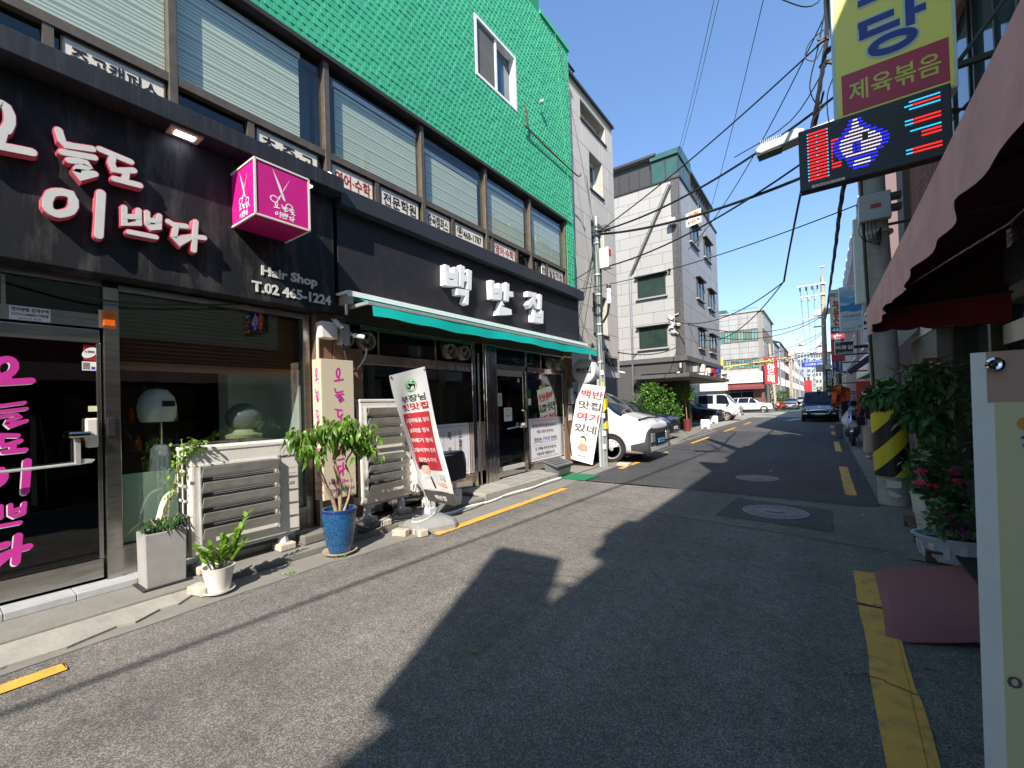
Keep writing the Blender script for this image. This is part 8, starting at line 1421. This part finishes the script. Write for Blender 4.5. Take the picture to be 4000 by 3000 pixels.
# ================================================================ RAMP MAT, POTS RIGHT
t = thing('door_ramp', 'timber ramp under the pink mat at the shop doorway', 'ramp', (.8, 4.4, 0)); m = MB(); m.prism([(.36, 3.95, .0), (1.55, 3.95, .0), (1.55, 3.95, .085), (.42, 3.95, .012)], (0, 1.2, 0)); m.build('wedge', 'wood_old', t)
m = MB(); E_ = [[(.285, 3.74, .010), (.31, 4.3, .012), (.32, 5.02, .012)], [(.40, 3.72, .020), (.42, 4.3, .035), (.42, 5.14, .04)], [(.72, 3.86, .050), (.72, 4.4, .050), (.72, 5.30, .055)], [(1.2, 3.93, .085), (1.2, 4.5, .09), (1.15, 5.45, .095)], [(1.6, 3.9, .105), (1.6, 4.5, .105), (1.6, 5.5, .11)]]
def mid(A, B): return [tuple((Vector(a) + Vector(b)) / 2 + Vector((0, 0, .006 * math.sin(a[1] * 7 + a[0] * 11)))) for a, b in zip(A, B)]
rows = [];
for i in range(len(E_) - 1): rows += [E_[i], mid(E_[i], E_[i + 1])]
rows.append(E_[-1])
m2 = MB()
m.grid(rows)
for A, B in zip(rows, rows[1:]):
    m2.quad(A[0], (A[0][0], A[0][1] - .004, A[0][2] - .012), (B[0][0], B[0][1] - .004, B[0][2] - .012), B[0])
mo = m.build('pink_mat', 'mat_pink', None, smooth=True, label='dusty pink ribbed mat covering the doorway ramp', cat='mat'); sm_ = mo.modifiers.new('thick', 'SOLIDIFY'); sm_.thickness = .012; sm_.offset = -1
MB().box(.93, 1.6, 4.75, 5.6, .10, .118).build('green_mat', 'mat_dark', None, label='dark green bristle mat at the inner corner of the pink mat', cat='mat')
t = thing('wooden_pallet', 'old wooden pallet under the flower pots by the concrete pole', 'pallet', (1.1, 6.3, 0))
for i in range(5): MB().box(.74 + i * .17, .85 + i * .17, 5.55, 7.05, .10, .125).build('board', 'wood_old', t, bevel=.003)
for yy in (5.6, 6.25, 6.95): MB().box(.74, 1.55, yy, yy + .08, .012, .10).build('bearer', 'wood_old', t)
# oval planter
t = thing('oval_planter', 'pale ribbed oval planter with magenta flowers behind the pink mat', 'flower pot', (.98, 5.65, .02)); c = (.985, 5.72, .02); MB().lathe(c, [(.225, .0), (.235, .03), (.27, .19), (.30, .215), (.305, .235), (.275, .235), (.255, .18), (.001, .18)], 40, sx=1.1, sy=.72).build('pot', 'pot_plastic', t, smooth=True)
for k in range(16): a = k * 2 * PI / 16; p = Vector((c[0] + 1.1 * .255 * math.cos(a), c[1] + .72 * .255 * math.sin(a), .12)); MB().obox(p, (-math.sin(a), math.cos(a), 0), (math.cos(a) * .18, math.sin(a) * .18, 1), (math.cos(a), math.sin(a), 0), .055, .13, .012).build('rib_panel', 'pot_plastic', t, bevel=.008)
MB().lathe((c[0], c[1], .2), [(.255, 0), (.001, .02)], 24, sx=1.1, sy=.72).build('soil', 'soil', t)
def clump(parent, ctrs, n, key, lim=150, lo=.6, hi=1.05, up=.2, name='leaf'):
    ml = []
    for i in range(n):
        q = rnd.choice(ctrs); d = rv().normalized(); r = rnd.uniform(.45, 1.05); p = Vector(q[:3]) + Vector((d.x * q[3], d.y * q[4], d.z * q[5])) * r; ml.append(leafmtx(p, d + rv(.5) + Vector((0, 0, up)), rnd.uniform(lo, hi), rnd.uniform(-.7, .7)))
    foliage(parent, LF[key], ml, lim, name)
def blooms(parent, pts, key, r, n, lim=300):
    ml = []
    for p in pts:
        for i in range(n): d = rv().normalized(); d.z = abs(d.z) * .7; q = Vector(p) + d * r * rnd.uniform(.7, 1); ml.append(leafmtx(q, d + rv(.7), rnd.uniform(.8, 1.2), rnd.uniform(-1, 1)))
    foliage(parent, LF[key], ml, lim, 'petal')
clump(t, [(.95, 5.6, .38, .22, .15, .12), (1.12, 5.6, .45, .2, .15, .16), (.86, 5.6, .45, .12, .1, .12), (1.2, 5.65, .5, .15, .15, .2)], 620, 'small', 220, .8, 1.4); blooms(t, [(.88, 5.45, .42), (.94, 5.45, .38), (1.0, 5.43, .43), (.84, 5.5, .5), (.9, 5.45, .47), (1.08, 5.45, .40), (.97, 5.42, .34)], 'petalm', .022, 10, 60)
sm = MB()
for i in range(14): sm.tube([(c[0] + rnd.uniform(-.15, .15), c[1], .2), (c[0] + rnd.uniform(-.2, .25), 5.6, rnd.uniform(.35, .55))], .004, 4)
sm.build('stem', 'green_stem', t)
# white tall pot + geranium
t = thing('geranium_pot', 'tall white pot of pink geraniums by the wooden pallet', 'flower pot', (.85, 6.2, .12)); c = (.86, 6.15, .126); MB().lathe(c, [(.09, 0), (.10, .02), (.12, .22), (.135, .24), (.135, .30), (.15, .42), (.158, .44), (.14, .44), (.12, .38), (.001, .38)], 28).build('pot', 'pot_white', t, smooth=True); MB().lathe((c[0], c[1], .12), [(.12, 0), (.14, .02), (.12, .02)], 24).build('saucer', 'black_plastic', t)
clump(t, [(.83, 6.1, .72, .16, .14, .12), (.95, 6.1, .70, .16, .14, .12), (.85, 6.15, .92, .2, .15, .14), (1.0, 6.2, .86, .18, .15, .16), (.92, 6.0, .55, .12, .1, .12)], 620, 'gera', 260, .8, 1.25)
blooms(t, [(.775, 5.95, .80), (.76, 5.92, .69), (.855, 5.95, .66), (1.06, 6.0, .72), (1.02, 6.05, .80)], 'petal', .036, 34, 200)
sm = MB()
for p in [(.775, 5.95, .78), (.76, 5.92, .67), (.855, 5.95, .64), (1.06, 6.0, .70)] + [(.86 + rnd.uniform(-.1, .12), 6.1 + rnd.uniform(-.1, .1), rnd.uniform(.7, 1.0)) for _ in range(10)]: sm.tube([(.86, 6.15, .52), ((.86 + p[0]) / 2 + .02, 6.1, (.52 + p[2]) / 2), p], .004, 4)
sm.build('stem', 'green_stem', t)
# big shrub in large grey planter
t = thing('shrub_planter', 'dark leafy shrub leaning out in front of the concrete pole', 'potted plant', (1.0, 6.6, .1)); MB().lathe((1.02, 6.75, .126), [(.15, 0), (.19, .3), (.205, .34), (.19, .34), (.001, .3)], 24).build('pot', 'black_plastic', t, smooth=True)
sm = MB(); 
for e in ((.55, 6.3, 1.5), (.78, 6.3, 1.75), (1.0, 6.4, 1.85), (.65, 6.4, 1.25), (1.15, 6.5, 1.6), (.9, 6.3, 1.4)): sm.tube(smoothpath([(1.0, 6.72, .4), (1.0, 6.6, .9), ((1.0 + e[0]) / 2, (6.6 + e[1]) / 2, (1.0 + e[2]) / 2 + .15), e], 4), [.014 - .0007 * i for i in range(13)], 6)
sm.build('stem', 'bark_dark', t); clump(t, [(.62, 6.25, 1.60, .22, .18, .10), (.80, 6.25, 1.72, .24, .18, .17), (1.0, 6.3, 1.80, .22, .18, .15), (.84, 6.2, 1.38, .18, .16, .14), (.95, 6.25, 1.50, .28, .2, .22), (.49, 6.3, 1.58, .12, .12, .06), (.90, 6.2, 1.22, .12, .12, .1)], 760, 'shade', 300, .7, 1.15, -.3)
# fern / bamboo in large grey pot
t = thing('bamboo_planter', 'feathery bamboo in a large grey planter at the shop wall', 'potted plant', (1.3, 7.2, 0)); MB().lathe((1.34, 7.0, .012), [(.22, 0), (.28, .70), (.31, .74), (.31, .78), (.28, .78), (.26, .70), (.001, .68)], 32).build('pot', M('pot_grey', (.16, .17, .18), .5, n=(3, .1)), t, smooth=True); sm = MB(); ml = []
for i in range(14):
    a = rnd.uniform(0, 6.28); b = Vector((1.32 + .12 * math.cos(a), 6.95 + .12 * math.sin(a), .68)); e = b + Vector((.30 * math.cos(a) - .08, .25 * math.sin(a) - .1, rnd.uniform(.8, 1.25))); pp = smoothpath([b, (b + e) / 2 + Vector((0, 0, .1)), e], 5); sm.tube(pp, .006, 5)
    for k in range(46): q = rnd.choice(pp[3:]); d = rv(); d.z = abs(d.z) * .3; ml.append(leafmtx(q + rv(.02), d, rnd.uniform(.8, 1.4)))
sm.build('stem', 'bark_dark', t); foliage(t, LF['fern'], ml, 150)
# ================================================================ FAR POLE
t = thing('utility_pole', 'tall concrete utility pole with crossarms and transformer boxes down the street', 'pole', (.2, 37, 0)); MB().tube([(.14, 37, 0), (.2, 37, 9.9)], [.17, .12], 14).build('shaft', M('pole_warm', (.42, .37, .28), .9, n=(3, .15)), t, smooth=True); MB().tube([(.2, 37, 9.9), (.2, 37, 10.6)], .05).box(.0, .4, 36.9, 37.1, 10.55, 10.6).build('top_pin', 'galv', t)
for z, x0, x1 in ((9.4, -1.25, .4), (8.65, -1.15, .35), (7.05, -1.1, .2), (6.45, -1.1, .2)): MB().box(x0, x1, 36.8, 36.88, z - .05, z + .05).build('crossarm', 'galv', t)
MB().tube([(-.5, 36.84, 9.4), (.15, 36.9, 8.7)], .03).tube([(-.5, 36.84, 8.65), (.15, 36.9, 7.95)], .03).tube([(-1.05, 36.84, 7.1), (-1.05, 36.84, 6.2), (-1.5, 36.8, 5.5)], .03).build('brace', 'galv', t)
for x in (-1.1, -.75, -.4, -.1): MB().lathe((x, 36.84, 9.05), [(.03, 0), (.06, .08), (.03, .12), (.06, .2), (.02, .34)], 8).build('insulator', 'bronze_dark', t)
for x in (-1.0, -.6, -.25): MB().lathe((x, 36.84, 8.3), [(.05, 0), (.07, .1), (.03, .35)], 8).build('insulator', 'galv', t)
for q in ((-.35, .02, 36.7, 37, 7.2, 7.62), (.3, .55, 36.7, 37, 7.25, 7.65), (-.38, .05, 36.6, 37, 3.3, 3.8), (.0, .45, 36.6, 37, 2.6, 3.0)): MB().box(*q).build('transformer_box', 'ac_white', t, bevel=.04)
MB().lathe((.35, 36.6, 3.6), [(.2, 0), (.2, .05), (.001, .06)], 14, ax=(0, -1, 0)).build('round_mirror', 'ac_white', t); MB().box(0, .3, 36.75, 36.8, 1.9, 2.5).build('poster', 'yellow_field', t)
for i, (x, y, h, l) in enumerate(((-4.9, 64, 8.5, 'leaning pale concrete pole in front of the rough stone wall'), (-4.6, 95, 9, 'second pale pole along the far left row'), (-3.9, 78, 6.5, 'thin grey lamp post before the far left row'), (.5, 75, 9, 'far pole on the right side behind the black van'))):
    MB().tube([(x, y, 0), (x - (.5 if i == 0 else .0), y, h)], .16 if i != 2 else .07, 10).build('far_pole', 'pole_warm' if i != 2 else 'galv', None, smooth=True, label=l, cat='pole', group='poles in the far street')
# ================================================================ CABLES
P1 = (-4.45, 10.12, 5.9); G1 = 'overhead cables above the street'
CB = [(P1, (.14, 8.2, 7.02), .12, .014, 'upper straight cable from the steel pole to the top of the yellow sign'), (P1, (.42, 8.3, 6.25), .30, .022, 'sagging thick cable from the steel pole past the lamp head'), ((-4.4, 10.2, 5.85), (.45, 8.3, 5.2), .22, .028, 'lowest thick bundle from the steel pole to the dot display'),
      ((-4.5, 10.2, 5.0), (.4, 8.3, 5.6), .30, .018, 'cable from the steel pole box rising behind the display'), ((-5.3, 10.3, 4.62), (.5, 8.3, 4.45), .18, .010, 'thin cable from the green corner across to the concrete pole'), ((-5.3, 10.35, 4.9), (-4.5, 10.15, 5.1), .02, .012, 'short cable between the green corner and the steel pole'),
      ((-5.5, 22.5, 14.0), (1.2, 4.0, 12.5), .5, .009, 'long thin cable from the granite roof high overhead'), ((-5.45, 22.7, 13.95), (1.35, 4.0, 12.6), .5, .009, 'twin of the long thin cable from the granite roof'), ((-4.6, 22, 8.9), (.65, 6.5, 11.2), .6, .009, 'thin cable crossing high from the granite corner'), ((-3.0, 13, 5.9), (.3, 8.2, 7.6), .4, .010, 'thin dropping cable left of the thick upright bundle'),
      ((-5.75, 21.8, 5.45), (-.95, 17, 5.45), .55, .02, 'drooping cable from the insulator clutter to the junction knot'), ((-5.45, 26, 5.0), (-.95, 17, 5.45), .7, .02, 'second drooping cable meeting the junction knot'), ((-.95, 17, 5.45), (.1, 8.6, 6.3), -.1, .026, 'cable rising from the junction knot behind the display'), ((-.93, 17, 5.45), (.16, 8.6, 6.5), -.2, .018, 'twin cable rising from the junction knot'),
      ((-5.75, 21.8, 5.5), (.2, 37, 7.3), .9, .022, 'cable from the granite wall to the far utility pole'), ((-5.4, 25.5, 5.2), (.2, 37, 7.2), .8, .022, 'lower cable from the street side windows to the far utility pole'), ((-7.9, 21.8, 4.05), (-5.5, 25.8, 5.35), .15, .03, 'grey cable running up across the lower granite window'),
      ((-5.6, 14.0, 3.3), (-5.7, 21.8, 4.2), .2, .02, 'cable from the beige corner to the granite wall'), ((-9, 58, 6), (.2, 37, 6.1), .5, .02, 'cable crossing before the white tiled building'), ((-9, 58, 5.6), (.3, 37, 5.2), .4, .02, 'lower cable crossing before the white tiled building'), ((-4.6, 30, 3.9), (.2, 37, 4.9), .4, .02, 'cable low over the junction towards the far pole'),
      ((-1.1, 36.84, 9.3), (-2.0, 90, 9), 1.0, .015, 'first line running down the street from the crossarm'), ((-.7, 36.84, 9.3), (-1.4, 90, 9), 1.1, .015, 'second line running down the street from the crossarm'), ((-.3, 36.84, 9.3), (-.8, 90, 9), 1.2, .015, 'third line running down the street from the crossarm'), ((.2, 37, 6.0), (-4.9, 64, 7.5), .5, .02, 'line from the far utility pole to the leaning pole'), ((.2, 37, 5.6), (-4.6, 95, 8), .9, .02, 'longer line from the far utility pole to the far left row')]
CB += [((-2.0, -22, 6.4), (.3, 8.2, 6.9), .35, .03, 'thick street cable passing overhead from behind the viewer')]
for a, b, sg, r, lab in CB: cable(a, b, sg, r, label=lab, group=G1)
for (pts, r, lab) in (([(.20, 8.1, 8.6), (.22, 8.1, 7.2), (.16, 8.0, 6.6), (.05, 8.1, 6.0), (-.06, 8.4, 5.6), (-.12, 8.8, 5.3)], .045, 'thick upright cable bundle beside the yellow sign'), ([(.45, 8.5, 5.3), (.36, 9.6, 5.0), (.33, 12, 4.95), (.29, 17, 5.1), (.25, 24, 5.4), (.22, 30, 5.9), (.2, 36.5, 6.9)], .05, 'thick lashed bundle running from the concrete pole to the far utility pole')):
    o = thing('cable_bundle', lab, 'cable', pts[0], 'thick cable bundles'); pp = smoothpath(pts, 8); MB().tube(pp, r * .6, 6).build('core', 'cable', o)
    for k in range(3): MB().tube([p + Vector((r * .5 * math.cos(i * .8 + k * 2.1), 0, r * .6 * math.sin(i * .8 + k * 2.1))) for i, p in enumerate(pp)], r * .28, 5).build('strand', 'cable', o)
s = thing('cable_joint', 'black clamp knot on the upright bundle by the yellow sign', 'cable box', (.2, 8.1, 6.9)); m = MB()
for k in range(6): m.obox((.22 + rnd.uniform(-.08, .08), 8.05, 6.7 + rnd.uniform(-.35, .35)), (1, 0, rnd.uniform(-1, 1)), (0, 1, 0), (rnd.uniform(-1, 1), 0, 1), .14, .05, .035)
m.build('clamps', 'black_plastic', s)
for k, q in enumerate(([(.2, 8.1, 6.6), (-.3, 8.6, 6.2), (-1.2, 9, 6.1)], [(.2, 8.1, 7.4), (.1, 8.1, 6.9), (-.02, 8.2, 6.4), (.1, 8.2, 6.0)], [(.17, 8.1, 6.0), (.02, 8.1, 5.85), (-.02, 8.1, 5.6), (.1, 8.15, 5.4), (.3, 8.2, 5.5)], [(.3, 8.2, 7.9), (.05, 8.0, 7.5), (-.4, 7.6, 7.6), (-1.6, 6.8, 8.4)])): pathobj(q, .009, 'loose_wire', 'cable', None, label=['thin wire leaving the upright bundle towards the left', 'loose wire hugging the upright bundle', 'drooping wire loop near the lamp arm', 'thin wire rising left from the bundle top'][k], cat='cable', group='loose wires by the yellow sign')
pathobj([(.18, 8.05, 7.1), (.0, 8.05, 7.0), (-.06, 8.05, 6.8), (.06, 8.05, 6.7), (.18, 8.05, 6.9)], .008, 'cable_loop', 'cable', None, label='thin loose loop of cable left of the yellow sign', cat='cable')
for k, (b, z) in enumerate((((-5.28, 10.2, 3.4), .2), ((-5.28, 10.4, 2.9), .3), ((-5.5, 11, 4.2), .1), ((-5.25, 10.42, 4.2), .1), ((-5.3, 9.9, 11), .0), ((-5.6, 12, 8.5), .2))): cable((-4.52, 10.15, 5.8), b, z, .007, label='thin drop wire from the steel pole top to ' + ('the restaurant fascia end', 'the brown board end below the fascia', 'the lower beige wall', 'the lowest green tiles', 'the green roof parapet', 'the upper beige window')[k], group='drop wires at the steel pole', name='drop_wire')
s = thing('height_sign', 'cream danger height plate hanging from the cables by the granite building', 'sign', (-2.1, 9.7, 5.3)); MB().obox((-2.12, 9.75, 5.47), (1, -.1, .14), (0, 0, 1), (.1, 1, 0), .32, .30, .008).build('plate', 'cream_panel', s)
FRS = (Vector((.985, -.1, .14)), Vector((-.1, 0, 1)), Vector((0, -1, 0)))
lettering('위험', (-2.12, 9.73, 5.54), FRS, M('orange_ink', (.5, .14, .03), .5), s, .20, .08, .03); lettering('높이', (-2.20, 9.735, 5.40), FRS, 'ink', s, .08, .05, .02); lettering('4.5', (-2.11, 9.73, 5.41), FRS, 'red', s, .08, .06, .03); lettering('M', (-2.025, 9.73, 5.42), FRS, 'ink', s, .035, .04, .03); MB().ball((-2.24, 9.735, 5.50), .018).ball((-2.0, 9.73, 5.53), .018).build('dot_mark', 'ink_blue', s); MB().tube([(-2.2, 9.75, 5.62), (-2.2, 9.75, 5.78)], .003, 4).tube([(-2.02, 9.75, 5.64), (-2.02, 9.75, 5.80)], .003, 4).build('hanger', 'galv', s)

for k, (x, y) in enumerate(((-1.92, 2.1), (-1.0, 10.9), (.35, 7.35))):
    MB().add([(x, y, .008), (x + .03, y + .012, .012), (x + .055, y + .05, .009), (x + .012, y + .035, .014)], [(0, 1, 2, 3)]).build('fallen_leaf', ['leaf_lime', 'white_paint', 'white_paint'][k], None, label=['small yellow leaf lying on the sunlit asphalt', 'scrap of white litter on the dark asphalt between the manholes', 'crumpled white scrap on the road by the flower pots'][k], cat=['leaf', 'litter', 'litter'][k])
for k, (x, y) in enumerate(((-4.33, 2.15), (-4.10, 6.1), (-4.16, 3.95), (-4.3, 2.7))):
    t = thing('weed', ['tiny weed in the gutter right of the white pot', 'small weed growing in the crack by the yellow line', 'small weed by the left end of the yellow dash', 'tiny weed beside the blue pot saucer'][k], 'weed', (x, y, 0)); clump(t, [(x, y, .012, .05, .05, .012)], 16, 'lime', 16, .35, .7, .6)
